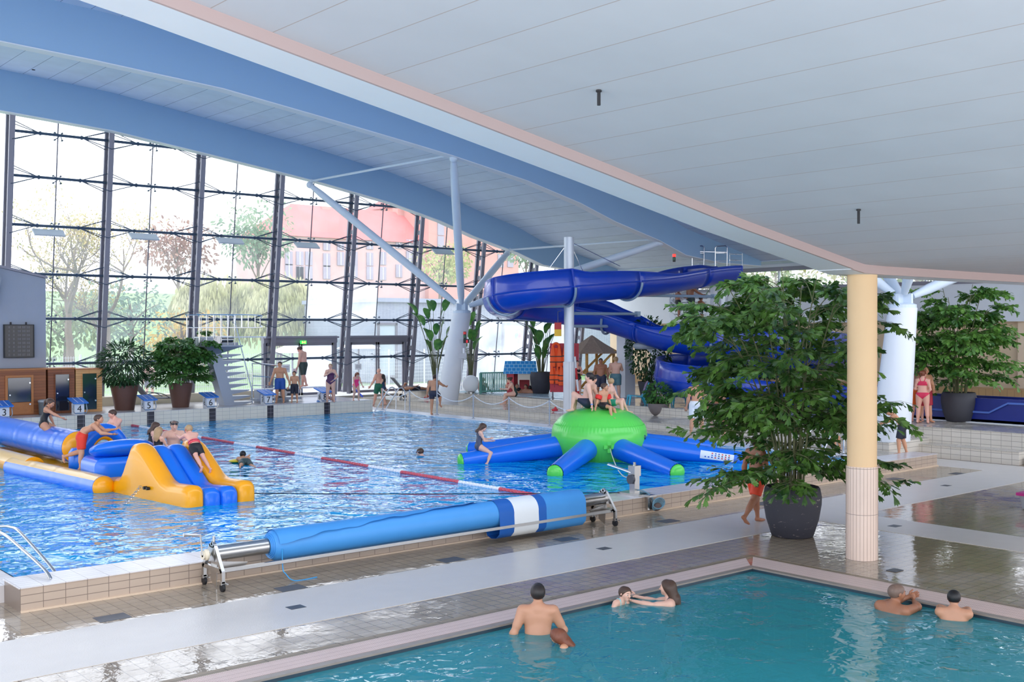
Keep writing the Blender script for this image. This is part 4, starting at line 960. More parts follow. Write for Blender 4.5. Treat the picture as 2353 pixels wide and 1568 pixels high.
def bushy(label, loc, potdef, cz, rad, n, L, shape, seed, m, kind='potted_shrub', droop=.2, stems=14):
    rn = random.Random(seed); t = thing(kind, label, 'potted plant', loc); pk, r, h, pm = potdef; pot(pk, r, h, pm, t); bs, bl = MB(), MB()
    for i in range(stems):
        a = 2*PI*i/stems+rn.random(); q = rn.uniform(.2, .85); e = V(rad[0]*q*math.cos(a), rad[0]*q*math.sin(a), cz+rad[1]*rn.uniform(-.5, .7)); bs.tube(bez((r*.3*math.cos(a), r*.3*math.sin(a), h*.86), (e.x*.4, e.y*.4, (h+e.z)*.5), e, 6), [.02, .018, .016, .013, .01, .008, .005], 5, False)
    for i in range(n):
        d = rv(rn); 
        if d.length > 1 or d.length < .15: continue
        k = d.length**-.45; p = V(d.x*k*rad[0], d.y*k*rad[0], cz+d.z*k*rad[1]); o = V(d.x, d.y, d.z*.6-droop).normalized()
        leaf(bl, p, (o+rv(rn, .7)).normalized(), V(0, 0, 1)+rv(rn, .6), L*rn.uniform(.7, 1.2), shape)
    bs.build('stems', M_cane, t, True); bl.build('leaves', m, t); return t
bushy('dense dark green shrub in a brown pot beside the wooden sauna cabins', V(aty(286, 900, 41.7).x, 41.7, .757), ('taper', .52, .95, M_potb), 1.75, (.92, .82), 2600, .28, LANCE, 3, M_leafd)
bushy('small leafed bush in a dark pot behind the turquoise chair', atz(1490, 918, .855), ('taper', .45, .75, M_potd), 2.15, (.95, 1.35), 2400, .17, OVAL, 8, M_leafd)
bushy('low leafy plant in a wide grey bowl on the steps', atz(1513, 955, .525), ('bowl', .42, .46, mat('grey_stone_bowl', s(120, 112, 112), .7, noise=.15)), .8, (.52, .42), 900, .16, OVAL, 12, M_leafb)
def strel(label, loc, potdef, n, hmax, seed, lean=(0, 0)):
    rn = random.Random(seed); t = thing('paddle_leaf_plant', label, 'potted plant', loc); pk, r, h, pm = potdef; pot(pk, r, h, pm, t); bs, bl = MB(), MB()
    for i in range(n):
        a = 2*PI*i/n*1.9+rn.random(); H_ = hmax*rn.uniform(.45, 1); o = rn.uniform(.15, .5)*H_*.55; e = V(o*math.cos(a)+lean[0]*H_*.2, o*math.sin(a)+lean[1]*H_*.2, H_); P = bez((r*.2*math.cos(a), r*.2*math.sin(a), h*.85), (e.x*.3, e.y*.3, H_*.6), e, 8)
        bs.tube(P, [.022-.0015*k for k in range(9)], 5, False); d = (P[-1]-P[-2]).normalized(); L = rn.uniform(.6, 1.0); W_ = L*.19; sd = d.cross(V(0, 0, 1)).normalized(); up_ = sd.cross(d); tilt = rn.uniform(-.6, .6); sd = sd*math.cos(tilt)+up_*math.sin(tilt); up_ = sd.cross(d); vs = []
        for k in range(9):
            u = k/8; w = W_*math.sin(PI*min(1, u*.93+.05))**.7; c = e+d*L*u+(V(0, 0, -1)*L*.35+V(math.cos(a), math.sin(a), 0)*L*.15)*u*u; vs += [c-sd*w+up_*w*.35, c, c+sd*w+up_*w*.35]
        bl.add(vs, [(3*k+j, 3*k+j+1, 3*k+4+j, 3*k+3+j) for k in range(8) for j in (0, 1)])
    bs.build('stalks', M_cane, t, True); bl.build('leaves', M_leafb, t, True); return t
strel('tall paddle leaved plant beside the leaning white cone column', atz(1000, 905, .855), ('egg', .36, .6, M_potd), 19, 4.0, 4)
strel('paddle leaved plant half hidden right behind the white cone column', atz(1082, 896, .855), ('egg', .36, .6, M_potd), 14, 3.6, 9)
strel('lush paddle leaved plant in a dark pot left of the life vest rack', atz(1243, 905, .855), ('egg', .5, 1.0, M_potd), 22, 3.5, 15)
# ================================================================== the park outside the glass
b = MB()
nx, ny = 40, 40; gx = np.linspace(-70, 190, nx); gy = np.linspace(46.2, 260, ny)
def gz(x, y): return .45+max(0, (y-70))*.035+max(0, min(1, (y-85)/45))*max(0, min(1, (x-30)/40))*5.5
vs = [(x, y, gz(x, y)) for y in gy for x in gx]
b.add(vs, [(j*nx+i, j*nx+i+1, (j+1)*nx+i+1, (j+1)*nx+i) for j in range(ny-1) for i in range(nx-1)])
o = b.build('ground_lawn', mat('lawn_green', s(112, 142, 88), .9, noise=.25, nscale=.4), smooth=True); o['kind'] = 'structure'
b = MB(); b.bb((5, 45.6, .3), (47, 53, .62)); struct('terrace_paving', b, tile('terrace_slabs', s(196, 192, 186), s(188, 184, 178), s(150, 148, 142), .6, .6, 'xy', .7))
b = MB(); b.bb((47.5, -10, 0), (120, 46, .4)); struct('ground_side', b, mat('lawn_green', s(146, 176, 118)))
M_bark = mat('bark_grey_brown', s(112, 96, 82), .9, noise=.3, nscale=6)
def branchy(t, rn, base, dirn, L, r, depth, bs, tips, up=.15, spread=.75):
    P = [base]; d = dirn.normalized(); n = 4
    for i in range(n): d = (d+rv(rn, .22)+V(0, 0, up*.4)).normalized(); P.append(P[-1]+d*L/n)
    bs.tube(P, [r*(1-.45*i/n) for i in range(n+1)], 6 if depth > 1 else 4, False)
    if depth == 0: tips.append((P[-1], d)); tips.append((P[2], d)); return
    for k in range(3 if depth > 2 else 3):
        i = rn.randint(2, n); q = (d+rv(rn, spread)).normalized(); q.z = max(q.z, -.15); branchy(t, rn, P[i], q, L*rn.uniform(.6, .82), r*.52, depth-1, bs, tips, up, spread)
def tree(label, base, hgt, seed, cols, depth=4, nleaf=8, ll=.28, trunk=.3, spr=.75, name='bare_tree', clus=.7):
    rn = random.Random(seed); t = thing(name, label, 'tree', base); bs, tips = MB(), []
    branchy(t, rn, V(0, 0, 0), V(.05, 0, 1), hgt*.36, hgt*.026*trunk/.3, depth, bs, tips, .3, spr); bs.build('trunk', M_bark, t, True)
    bl = MB()
    for p, d in tips:
        for j in range(nleaf): leaf(bl, p+rv(rn, clus), (d+rv(rn, 1)).normalized(), V(0, 0, 1)+rv(rn, .8), ll*rn.uniform(.6, 1.3), OVAL)
    if bl.v: bl.build('leaves', leafmat(cols[0], tuple(c*.68 for c in cols[1]), tuple(c*.72 for c in cols[2]), .7, .35, 1.2), t)
    return t
def crown(label, base, hgt, rad, n, L, cols, seed, name='leafy_tree', weep=False, tw=.25, squash=1., hb=.45):
    rn = random.Random(seed); t = thing(name, label, 'tree', base); b = MB(); b.tube([(0, 0, 0), (.1, 0, hgt*.4), (0, .1, hgt*.75)], [tw, tw*.7, tw*.3], 7)
    for i in range(9):
        a = i*2.4; q = .55*rad; b.tube(bez((0, 0, hgt*(.3+.04*i)), (q*.5*math.cos(a), q*.5*math.sin(a), hgt*(.5+.04*i)), (q*math.cos(a), q*math.sin(a), hgt*(.6+.03*i)), 4), [tw*.4, tw*.3, tw*.22, tw*.15, tw*.08], 5, False)
    b.build('trunk', M_bark, t, True); bl = MB(); cz = hgt*(1+hb)/2; rz = hgt*(1-hb)/2*1.02; lobes = []
    for i in range(16):
        d = rv(rn).normalized(); lobes.append((V(d.x*rad*.6, d.y*rad*.6, cz+d.z*rz*.6), rn.uniform(.35, .55)))
    for i in range(n):
        if weep:
            a = rn.random()*2*PI; q = rad*math.sqrt(rn.random())*(.8+.2*math.sin(3*a+seed)); top = cz+rz*(1-(q/rad)**2)*rn.uniform(.6, 1)*(.85+.15*math.sin(5*a)); ln = rn.uniform(.15, .7)*hgt*.7
            for j in range(4):
                p = V(q*math.cos(a), q*math.sin(a), top-ln*j/4); leaf(bl, p+rv(rn, .08), (V(math.cos(a)*.15, math.sin(a)*.15, -1)+rv(rn, .25)).normalized(), rv(rn), L*rn.uniform(.8, 1.4), LANCE, 0)
            continue
        c_, k = rn.choice(lobes); d = rv(rn)
        if d.length > 1: continue
        d *= d.length**-.5 if d.length > .05 else 1; p = c_+V(d.x*rad*k, d.y*rad*k, d.z*rz*k); leaf(bl, p, (d+rv(rn, .8)+V(0, 0, -.3)).normalized(), V(0, 0, 1)+rv(rn, .8), L*rn.uniform(.6, 1.3), OVAL)
    bl.build('leaves', leafmat(cols[0], tuple(c*.68 for c in cols[1]), tuple(c*.72 for c in cols[2]), .8, .35, .5), t); return t
def ground(px, Y):
    p = aty(px, 700, Y); return V(p.x, Y, gz(p.x, Y)-.1)
OAK = ('oak_autumn_leaf', s(176, 176, 110), s(226, 192, 120))
tree('gnarled tall bare tree with few yellow leaves left of the first post', ground(160, 74), 12.5, 11, OAK, 5, 5, .2, .3, .85)
tree('slimmer half bare autumn tree seen between the first two posts', ground(245, 78), 11.8, 23, OAK, 5, 5, .2, .26, .8)
crown('round russet autumn tree in the middle distance', ground(408, 120), 12.3, 5.2, 2600, .5, ('russet_leaf', s(150, 104, 92), s(206, 160, 140)), 31)
crown('tall grey green tree left of the castle', ground(592, 115), 14.2, 4.6, 3000, .5, ('grey_green_leaf', s(116, 150, 116), s(180, 204, 168)), 32)
crown('big yellow green weeping willow behind the diving tower', ground(640, 70), 7.6, 4.6, 2600, .45, ('willow_leaf', s(190, 194, 128), s(236, 232, 180)), 33, 'weeping_willow', True, hb=.2)
crown('second pale weeping willow behind the second post', ground(500, 74), 7.6, 4.6, 2400, .45, ('willow_leaf_pale', s(204, 204, 140), s(240, 236, 190)), 34, 'weeping_willow', True, hb=.2)
crown('yellow leaved shrub tree low behind the fern palm', ground(418, 62), 4.8, 2.6, 1800, .3, ('yellow_leaf', s(206, 168, 70), s(246, 206, 110)), 35, hb=.2)
crown('blue green bush on the left beyond the fence', ground(300, 88), 6.6, 4.5, 2200, .45, ('blue_green_leaf', s(104, 136, 118), s(160, 190, 164)), 36, hb=.1)
crown('green bush behind the gnarled bare tree', ground(150, 84), 6.2, 4.5, 2200, .42, ('mid_green_leaf', s(110, 138, 92), s(178, 190, 132)), 37, hb=.1)
crown('yellow green tree in front of the red brick castle wing', ground(1010, 112), 9.8, 4.2, 2200, .5, ('lime_leaf', s(176, 186, 104), s(226, 222, 150)), 38)
crown('grey green tree beyond the right end of the castle', ground(1208, 130), 12.5, 4, 1800, .5, ('grey_green_leaf', s(116, 150, 116), s(180, 204, 168)), 39)
crown('low grey bush on the slope under the castle', ground(745, 95), 3.6, 4, 1400, .4, ('grey_green_leaf', s(116, 150, 116), s(180, 204, 168)), 40, hb=.1)
for k, (y, c) in enumerate(((34, 0), (39, 1), (44, 0), (49, 1))):
    crown(('green' if c == 0 else 'yellowish')+' tree crown outside the clerestory window, '+('first', 'second', 'third', 'fourth')[k]+' from the right', V(60+2*(k % 2), y, .4), 9.5, 4.2, 2200, .4, [('mid_green_leaf', s(110, 138, 92), s(178, 190, 132)), ('olive_leaf', s(150, 150, 76), s(204, 190, 116))][c], 50+k, hb=.2)
# distant wooded ridge
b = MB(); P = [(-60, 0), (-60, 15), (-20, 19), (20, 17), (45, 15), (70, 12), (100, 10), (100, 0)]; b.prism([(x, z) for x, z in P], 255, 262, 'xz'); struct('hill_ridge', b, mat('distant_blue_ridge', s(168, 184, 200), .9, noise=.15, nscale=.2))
# castle on the hill
CY = 150.; M_cw = mat('castle_wall_faded', s(196, 160, 158), .9, noise=.16, nscale=.35); M_cr = mat('castle_red_roof', s(198, 104, 98), .8, noise=.12, nscale=.4); M_cb = mat('castle_pink_brick', s(196, 140, 130), .9, noise=.1, nscale=.5)
cs = thing('castle', 'long pale castle with a red tiled roof on the hill', 'castle', (aty(820, 690, CY).x, CY, aty(820, 690, CY).z))
g0, g1 = aty(640, 690, CY), aty(990, 700, CY); e0, e1 = aty(645, 556, CY), aty(990, 548, CY); r0_, r1_ = aty(672, 506, CY+7), aty(990, 494, CY+7)
ze = (e0.z+e1.z)/2; zr = max(r0_.z, r1_.z)
b = MB(); b.bb((g0.x, CY, g0.z-6), (g1.x, CY+14, ze)); w = b.build('wall', M_cw, cs, world=True)
b = MB(); b.add([(g0.x-.6, CY-.6, ze), (g1.x, CY-.6, ze), (g1.x, CY+14.6, ze), (g0.x-.6, CY+14.6, ze), (g0.x+6, CY+7, zr), (g1.x, CY+7, zr)], [(0, 1, 5, 4), (1, 2, 5), (2, 3, 4, 5), (3, 0, 4), (0, 3, 2, 1)]); b.build('roof', M_cr, cs, world=True)
t0, t1 = aty(985, 600, CY-1), aty(1192, 600, CY-1); zt = aty(1050, 470, CY-1).z
b = MB(); b.bb((t0.x, CY-1, g0.z-6), (t1.x, CY+18, zt)); b.build('wing_wall', M_cb, cs, world=True)
b = MB(); b.add([(t0.x-.5, CY-1.5, zt), (t1.x+.5, CY-1.5, zt), (t1.x+.5, CY+18.5, zt), (t0.x-.5, CY+18.5, zt), (t0.x+5, CY+8, zt+6), (t1.x-5, CY+8, zt+6)], [(0, 1, 5, 4), (1, 2, 5), (2, 3, 4, 5), (3, 0, 4), (0, 3, 2, 1)]); b.build('wing_roof', M_cr, cs, world=True)
M_win = mat('castle_window_grey', s(150, 140, 156), .4)
for px0, rows in ((663, (594, 623)), (688, (594, 628, 601 and 629)), (709, (594, 628)), (750, (566, 598, 626)), (782, (566, 595)), (813, (560, 594, 624)), (849, (564, 596, 628)), (879, (594, 629)), (916, (562, 623)), (940, (560, 592))):
    for py in dict.fromkeys(rows):
        p = aty(px0, py, CY); b = MB(); b.box((p.x, CY-.02, p.z), (1.25, .3, 2.1 if py > 570 else 1.3)); f = b.build('window', M_win, cs, world=True)
        b = MB(); b.box((p.x, CY-.2, p.z), (.12, .06, 2.0 if py > 570 else 1.2)); b.build('mullion', M_white, f, world=True)
for px, py in ((1012, 526), (1012, 558), (1150, 600), (1172, 600)):
    p = aty(px, py, CY-1); b = MB(); b.box((p.x, CY-1.02, p.z), (1.3, .3, 2.2)); b.build('window', M_win, cs, world=True)
for px, py in ((745, 497), (917, 494)):
    p = aty(px, py, CY+7); b = MB(); b.box((p.x, CY+7, p.z), (1.6, 1.6, 3)); b.build('chimney', M_cb, cs, world=True)
# grey brick annex, fence, sunshades
A0, A1 = aty(868, 694, 57), aty(1270, 690, 57)
ax_ = thing('annex_building', 'low grey brick annex with big windows behind the glass wall', 'building', ((A0.x+A1.x)/2, 57, .6))
M_gb = tile('grey_brick', s(142, 150, 168), s(132, 140, 158), s(170, 176, 190), .25, .08, 'xz', .8, .01)
b = MB(); b.bb((A0.x, 57, .5), (A1.x+9, 66, A0.z)); b.build('wall', M_gb, ax_, world=True); b = MB(); b.bb((A0.x-.2, 56.8, A0.z), (A1.x+9, 66, A0.z+.25)); b.build('roof_edge', mat('roof_edge_grey', s(150, 158, 176), .6), ax_, world=True)
for xa_, xb_, ya_, yb_ in ((866, 912, 742, 868), (1153, 1212, 742, 862)):
    p, q = aty(xa_, ya_, 57), aty(xb_, yb_, 57); b = MB()
    for u, v, w_, z_ in ((p.x, p.x+.15, q.z, p.z), (q.x-.15, q.x, q.z, p.z), (p.x, q.x, p.z-.15, p.z), (p.x, q.x, q.z, q.z+.15)): b.bb((u, 56.9, w_), (v, 57, z_))
    f = b.build('window_frame', M_dark, ax_, world=True); b = MB(); b.bb((p.x+.1, 56.97, q.z+.1), (q.x-.1, 56.99, p.z-.1)); b.build('pane', mat('annex_pane', s(186, 204, 214), .1, spec=.8), f, world=True)
sg = thing('neon_sign', 'colourful lettered sign hanging in the annex window', 'sign', aty(1187, 773, 56.8))
for k, (ch, cl) in enumerate((('S', s(232, 60, 120)), ('P', s(60, 190, 200)), ('R', s(240, 90, 90)))):
    text('letter', ch, .5, (-.32+.32*k, 0, 0), (PI/2, 0, 0), mat('neon_%s' % ch, cl, .4, emit=(cl, .8)), sg, .02)
b = MB(); b.tube(spline([(-.5, 0, .28), (-.2, 0, .5), (0, 0, .36), (.2, 0, .52), (.5, 0, .3)], 5), .03, 6); b.tube(spline([(-.5, 0, -.28), (-.2, 0, -.45), (0, 0, -.34), (.2, 0, -.46), (.5, 0, -.28)], 5), .03, 6); b.build('splash', mat('neon_blue', s(110, 190, 230), .4, emit=(s(110, 190, 230), .6)), sg, True)
fc = thing('mesh_fence', 'white wire mesh fence along the terrace outside', 'fence', (24, 53, .6)); b = MB(); M_wire = mat('fence_white', s(226, 230, 234), .5)
for k in range(0, 26):
    if k % 2 == 0: bb = MB(); bb.box((13+k*1.25, 53, 1.6), (.08, .08, 2.1)); bb.build('post', M_wire, fc, world=True)
for z in np.arange(.7, 2.6, .2): b.box((28.6, 53.03, z), (31.2, .012, .015))
for x in np.arange(13, 44.3, .12): b.box((x, 53.03, 1.6), (.011, .011, 1.95))
b.build('wire_mesh', M_wire, fc, world=True)
for k, (px, py, Y) in enumerate(((672, 806, 50.5), (824, 797, 51.5))):
    p = aty(px, py, Y); sh = thing('sunshade', ('small white sunshade outside left of the first door' if k == 0 else 'striped white sunshade outside the second glass door'), 'sunshade', (p.x, Y, .62))
    b = MB(); b.cyl((0, 0, 0), (0, 0, p.z-.62+.35), .05, n=10); b.build('pole', M_dark, sh, True); b = MB(); b.loft([b.ring((0, 0, p.z-.62-.1), (0, 0, 1), 1.25, 8, PI/8), b.ring((0, 0, p.z-.62+.4), (0, 0, 1), .05, 8, PI/8)]); b.build('canopy', M_plate, sh)
# ================================================================== people: one continuous body surface from blended round cones
def surfnet(val, lo, h):
    """surface nets: val grid -> verts, quads"""
    nx, ny, nz = val.shape; ins = val < 0
    idx = -np.ones((nx-1, ny-1, nz-1), int)
    cnt = np.zeros((nx-1, ny-1, nz-1)); acc = np.zeros((nx-1, ny-1, nz-1, 3))
    C = [(i, j, k) for i in (0, 1) for j in (0, 1) for k in (0, 1)]
    def sl(c): return tuple(slice(q, n-1+q) for q, n in zip(c, (nx, ny, nz)))
    for a in C:
        for ax in range(3):
            if a[ax]: continue
            c = list(a); c[ax] = 1; va, vb = val[sl(a)], val[sl(c)]; m = (va < 0) != (vb < 0)
            t = np.where(m, va/np.where(m, va-vb, 1), 0)
            p = [np.full(va.shape, float(q)) for q in a]; p[ax] = t
            cnt += m
            for q in range(3): acc[..., q] += np.where(m, p[q], 0)
    w = np.argwhere(cnt > 0)
    if len(w) == 0: return np.zeros((0, 3)), np.zeros((0, 4), int)
    idx[tuple(w.T)] = np.arange(len(w))
    V_ = (w+acc[tuple(w.T)]/cnt[tuple(w.T)][:, None])*h+lo
    Q = []
    for ax in range(3):
        u, v = (ax+1) % 3, (ax+2) % 3
        s0 = [slice(1, n-1) for n in (nx, ny, nz)]; s1 = list(s0); s0[ax] = slice(0, (nx, ny, nz)[ax]-1); s1[ax] = slice(1, (nx, ny, nz)[ax])
        A, B = ins[tuple(s0)], ins[tuple(s1)]; e = np.argwhere(A != B); flip = A[tuple(e.T)]
        off = np.ones(3, int); off[ax] = 0; e = e+off
        def g(du, dv):
            q = e.copy(); q[:, u] -= du; q[:, v] -= dv; return idx[tuple(q.T)]
        q = np.stack([g(1, 1), g(0, 1), g(0, 0), g(1, 0)], 1); q[~flip] = q[~flip][:, ::-1]; Q.append(q)
    return V_, np.concatenate(Q)
class Sdf:
    def __init__(s): s.P = []
    def add(s, a, b, ra, rb, k=.02, fl=None, g=0): s.P.append((np.array(a, float), np.array(b, float), ra, rb, k, fl)); return s
    def bounds(s, inf):
        lo = np.min([np.minimum(a-ra, b-rb) for a, b, ra, rb, k, f in s.P], 0)-inf; hi = np.max([np.maximum(a+ra, b+rb) for a, b, ra, rb, k, f in s.P], 0)+inf
        return lo, hi
    def grid(s, lo, hi, h, inf=0.):
        n = np.maximum(np.ceil((hi-lo)/h).astype(int)+1, 4); D = np.full(n, 9.)
        ax = [lo[i]+h*np.arange(n[i]) for i in range(3)]
        for a, b, ra, rb, k, fl in s.P:
            m = .05+k+inf; sl = []
            for i in range(3):
                l_ = min(a[i]-ra, b[i]-rb)-m; h_ = max(a[i]+ra, b[i]+rb)+m
                i0 = max(int((l_-lo[i])/h), 0); i1 = min(int((h_-lo[i])/h)+2, n[i]); sl.append(slice(i0, max(i1, i0)))
            X = np.stack(np.meshgrid(*[ax[i][sl[i]] for i in range(3)], indexing='ij'), -1)
            if X.size == 0: continue
            ba = b-a; L = ba@ba; w = X-a
            t = np.clip((w@ba)/L, 0, 1) if L > 1e-12 else np.zeros(X.shape[:-1])
            v = w-t[..., None]*ba
            if fl is not None: v = v+fl[0]*((v@fl[0])*(1/fl[1]-1))[..., None]
            d = np.sqrt((v*v).sum(-1))-(ra+(rb-ra)*t)-inf
            o = D[tuple(sl)]; q = np.maximum(k-np.abs(o-d), 0)/max(k, 1e-6); D[tuple(sl)] = np.minimum(o, d)-q*q*k/4
        return D, ax
def Rm(ax, deg): return np.array(Matrix.Rotation(math.radians(deg), 3, ax))
SKIN = {'fair': s(226, 178, 156), 'pink': s(226, 170, 150), 'tan': s(196, 142, 112), 'brown': s(164, 110, 82), 'warm': s(206, 150, 116)}
HAIRC = {'brown': s(74, 52, 40), 'dark': s(38, 30, 28), 'black': s(20, 18, 20), 'blond': s(176, 144, 104), 'ginger': s(160, 92, 54), 'grey': s(120, 112, 106), 'shaved': s(120, 96, 84), 'auburn': s(120, 66, 44)}
NP = [0]
def mesh_obj(name, vq, mats, parent=None, mi=None, loc=None):
    vs, q = vq; me = bpy.data.meshes.new(name); me.from_pydata([tuple(p) for p in vs], [], [tuple(int(i) for i in f) for f in q])
    for m in mats: me.materials.append(m)
    if mi is not None: me.polygons.foreach_set('material_index', mi)
    me.polygons.foreach_set('use_smooth', [True]*len(me.polygons)); me.update()
    o = bpy.data.objects.new(name, me); COL.objects.link(o)
    if parent is not None: o.parent = parent
    return o
def person(label, pos, f, h=1.75, anchor='foot', sex='m', lean=0, side=0, twist=0, pel=0, head=(0, 0), L=(0, 4, 2), R=(0, 4, 2), la=(5, 8, 12, 0), ra=(5, 8, 12, 0), skin='fair', hair=('short', 'brown'), wear=(), bulk=1., hs=None, vox=None, group=None, pitch=0, roll=0, foot=None, footl=None, cat='person'):
    """pos = world anchor; f = facing (0 away from camera, 90 right, 180 towards it); joints in degrees; pitch/roll tip the whole body"""
    child = h < 1.5
    if hs is None: hs = 1+max(0, (1.6-h))*.55
    W_ = Rm('X', -pitch) @ Rm('Y', roll) if (pitch or roll) else np.eye(3)
    yaw = Rm('Z', (49.8-f)-90) @ W_     # body: x right, y forward, z up
    B = bulk*(.93 if child else 1); fem = sex == 'f'
    Pm = Rm('X', -pel) @ Rm('Y', side*.4); Tm = Rm('X', -lean) @ Rm('Y', side) @ Rm('Z', -twist); Hm = Tm @ np.eye(3) if False else Rm('Z', -head[1]-twist*.6) @ Rm('X', -head[0]-lean*.35) @ Rm('Y', side*.4)
    S_ = Sdf(); e = np.array
    hip = .052 if not fem else .056; sh = (.108 if not fem else .096) if not child else .098
    pv = e([0, 0, 0.]); wa = pv+Pm @ e([0, 0, .09]); ch = wa+Tm @ e([0, .008, .10]); nb = wa+Tm @ e([0, -.004, .19])
    nk = nb+(Tm*.5+Hm*.5) @ e([0, .008, .045*(1 if not child else .8)]); hc = nk+Hm @ e([0, .016, .05*hs])
    y_ = lambda M: M @ e([0, 1., 0])
    fl = lambda M, q: (M @ e([0, 1., 0]), q)
    tor = [(pv+Pm @ e([-.03, -.008, -.012]), pv+Pm @ e([.03, -.008, -.012]), .07*B, .07*B, .04, fl(Pm, .88)),
           (pv+Pm @ e([-.028, 0, .02]), wa+Pm @ e([-.022, 0, 0]), .056*B*(1.05 if fem else 1), .05*B*(.92 if fem else 1.04), .04, fl(Pm, .86)), (pv+Pm @ e([.028, 0, .02]), wa+Pm @ e([.022, 0, 0]), .056*B*(1.05 if fem else 1), .05*B*(.92 if fem else 1.04), .04, fl(Pm, .86)),
           (wa+Tm @ e([-.024, 0, 0]), ch+Tm @ e([-.042, 0, .015]), .052*B*(.92 if fem else 1.03), .058*B*(.94 if fem else 1), .04, fl(Tm, .84)), (wa+Tm @ e([.024, 0, 0]), ch+Tm @ e([.042, 0, .015]), .052*B*(.92 if fem else 1.03), .058*B*(.94 if fem else 1), .04, fl(Tm, .84)),
           (ch+Tm @ e([-.05, -.004, .04]), ch+Tm @ e([.05, -.004, .04]), .05*B, .05*B, .04, fl(Tm, .85)),
           (nb+Tm @ e([-.06, -.008, -.012]), nb, .032, .034, .03, None), (nb+Tm @ e([.06, -.008, -.012]), nb, .032, .034, .03, None)]
    if bulk > 1.12: tor.append((pv+Pm @ e([0, .02, .06]), wa+Tm @ e([0, .018, .03]), .058*B, .05*B, .05, None))
    if fem and not child:
        for q in (-1, 1): tor.append((ch+Tm @ e([q*.04, .036, .008]), ch+Tm @ e([q*.04, .04, .004]), .03, .026, .02, None))
    elif not child:
        for q in (-1, 1): tor.append((ch+Tm @ e([q*.02, .034, .028]), ch+Tm @ e([q*.06, .024, .03]), .026*B, .024*B, .03, None))
    for t in tor: S_.add(*t)
    S_.add(nb-Tm @ e([0, 0, .015]), nk+Hm @ e([0, .006, .02]), .032*(1.08 if not fem and not child else .92), .029, .025)
    J = {'legs': [], 'arms': []}; tips = []; lim = 1 if not child else .92
    for q, a in ((-1, L), (1, R)):
        a = tuple(a)+(0,)*(4-len(a)); M = Rm('Y', -q*a[1]) @ Rm('X', a[0]) @ Rm('Z', q*a[3])
        hj = pv+Pm @ e([q*hip, 0, -.012]); kn = hj+M @ e([0, 0, -.245]); sd = M @ e([0, -math.sin(math.radians(a[2])), -math.cos(math.radians(a[2]))]); an = kn+sd*.232
        fd = e([0, 1., 0]) if sd[2] < -.8 and (L if q < 0 else R)[0] < 75 else (lambda v: v/np.linalg.norm(v))(M @ e([0, math.cos(math.radians(a[2])), -math.sin(math.radians(a[2]))]))
        if foot == 'point': fd = sd*.85+fd*.5; fd /= np.linalg.norm(fd)
        if foot == 'flat': fd = e([q*.25, .97, 0.])
        fu = -sd
        lb = B**.6*lim*(1.04 if fem else 1)
        S_.add(hj, kn, .062*lb, .037*lb, .03); S_.add(hj+M @ e([0, -.012, -.03]), hj+M @ e([0, -.006, -.12]), .05*lb, .042*lb, .03)
        bk = M @ e([0, -math.cos(math.radians(a[2])), math.sin(math.radians(a[2]))])
        S_.add(kn, an, .034*lb, .021*lb, .02); S_.add(kn+sd*.05+bk*.012, kn+sd*.12+bk*.008, .028*lb, .026*lb, .03)
        so = an+sd*.024; S_.add(an+sd*.012-fd*.018, so+fd*.045, .02, .017, .015); S_.add(so+fd*.04, so+fd*.085, .018, .012, .015, None)
        rt_ = np.cross(fd, sd); S_.add(so+fd*.06-rt_*.012, so+fd*.09-rt_*.014, .012, .009, .008); S_.add(so+fd*.06+rt_*.012, so+fd*.085+rt_*.014, .011, .008, .008)
        J['legs'].append((hj, kn, an, M, sd, so+sd*.014, fd, lb))
    for q, a in ((-1, la), (1, ra)):
        M = Rm('Y', -q*a[1]) @ Rm('X', a[0]); er = math.radians(a[2])
        sj = nb+Tm @ e([q*sh, -.004, -.022]); el = sj+M @ e([0, 0, -.165]); fdv = M @ Rm('Z', q*a[3]) @ e([0, math.sin(er), -math.cos(er)]); wr = el+fdv*.145
        ab = B**.5*lim*(.86 if fem else 1)
        S_.add(sj, sj+(el-sj)*.1, .039*ab, .036*ab, .03); S_.add(sj, el, .032*ab, .024*ab, .02); S_.add(sj+(el-sj)*.35, sj+(el-sj)*.65, .029*ab, .028*ab, .02)
        S_.add(el, wr, .026*ab, .017*ab, .015); S_.add(el+fdv*.02, el+fdv*.06, .026*ab, .024*ab, .02)
        up_ = M @ Rm('Z', q*a[3]) @ e([0, math.cos(er), math.sin(er)]); sdv = np.cross(fdv, up_)*q    # palm normal = up_, thumb side
        pc = wr+fdv*.045; S_.add(wr+fdv*.01, pc+sdv*.008, .016, .02, .012, (up_, .62)); S_.add(wr+fdv*.02, pc-sdv*.012, .015, .017, .012, (up_, .6))
        J['arms'].append((sj, el, wr, fdv, up_, sdv, ab))
    # head
    hd = Hm; r0 = hs
    cr_ = hc+hd @ e([0, -.008, .012])*r0; ears = []
    HS = Sdf()
    for T_ in (S_, HS):
        T_.add(cr_+hd @ e([0, -.012, 0])*r0, cr_+hd @ e([0, .012, .002])*r0, .05*r0, .049*r0, .02, (hd @ e([1., 0, 0]), .9))
        T_.add(hc+hd @ e([0, .012, -.012])*r0, hc+hd @ e([0, .022, -.034])*r0, .04*r0, .026*r0, .025, (hd @ e([1., 0, 0]), .92))
        T_.add(hc+hd @ e([0, .052, .002])*r0, hc+hd @ e([0, .063, -.012])*r0, .006*r0, .0095*r0, .01)
        T_.add(hc+hd @ e([-.018, .044, .014])*r0, hc+hd @ e([.018, .044, .014])*r0, .008*r0, .008*r0, .012)
        T_.add(hc+hd @ e([-.008, .045, -.029])*r0, hc+hd @ e([.008, .045, -.029])*r0, .0075*r0, .0075*r0, .008)
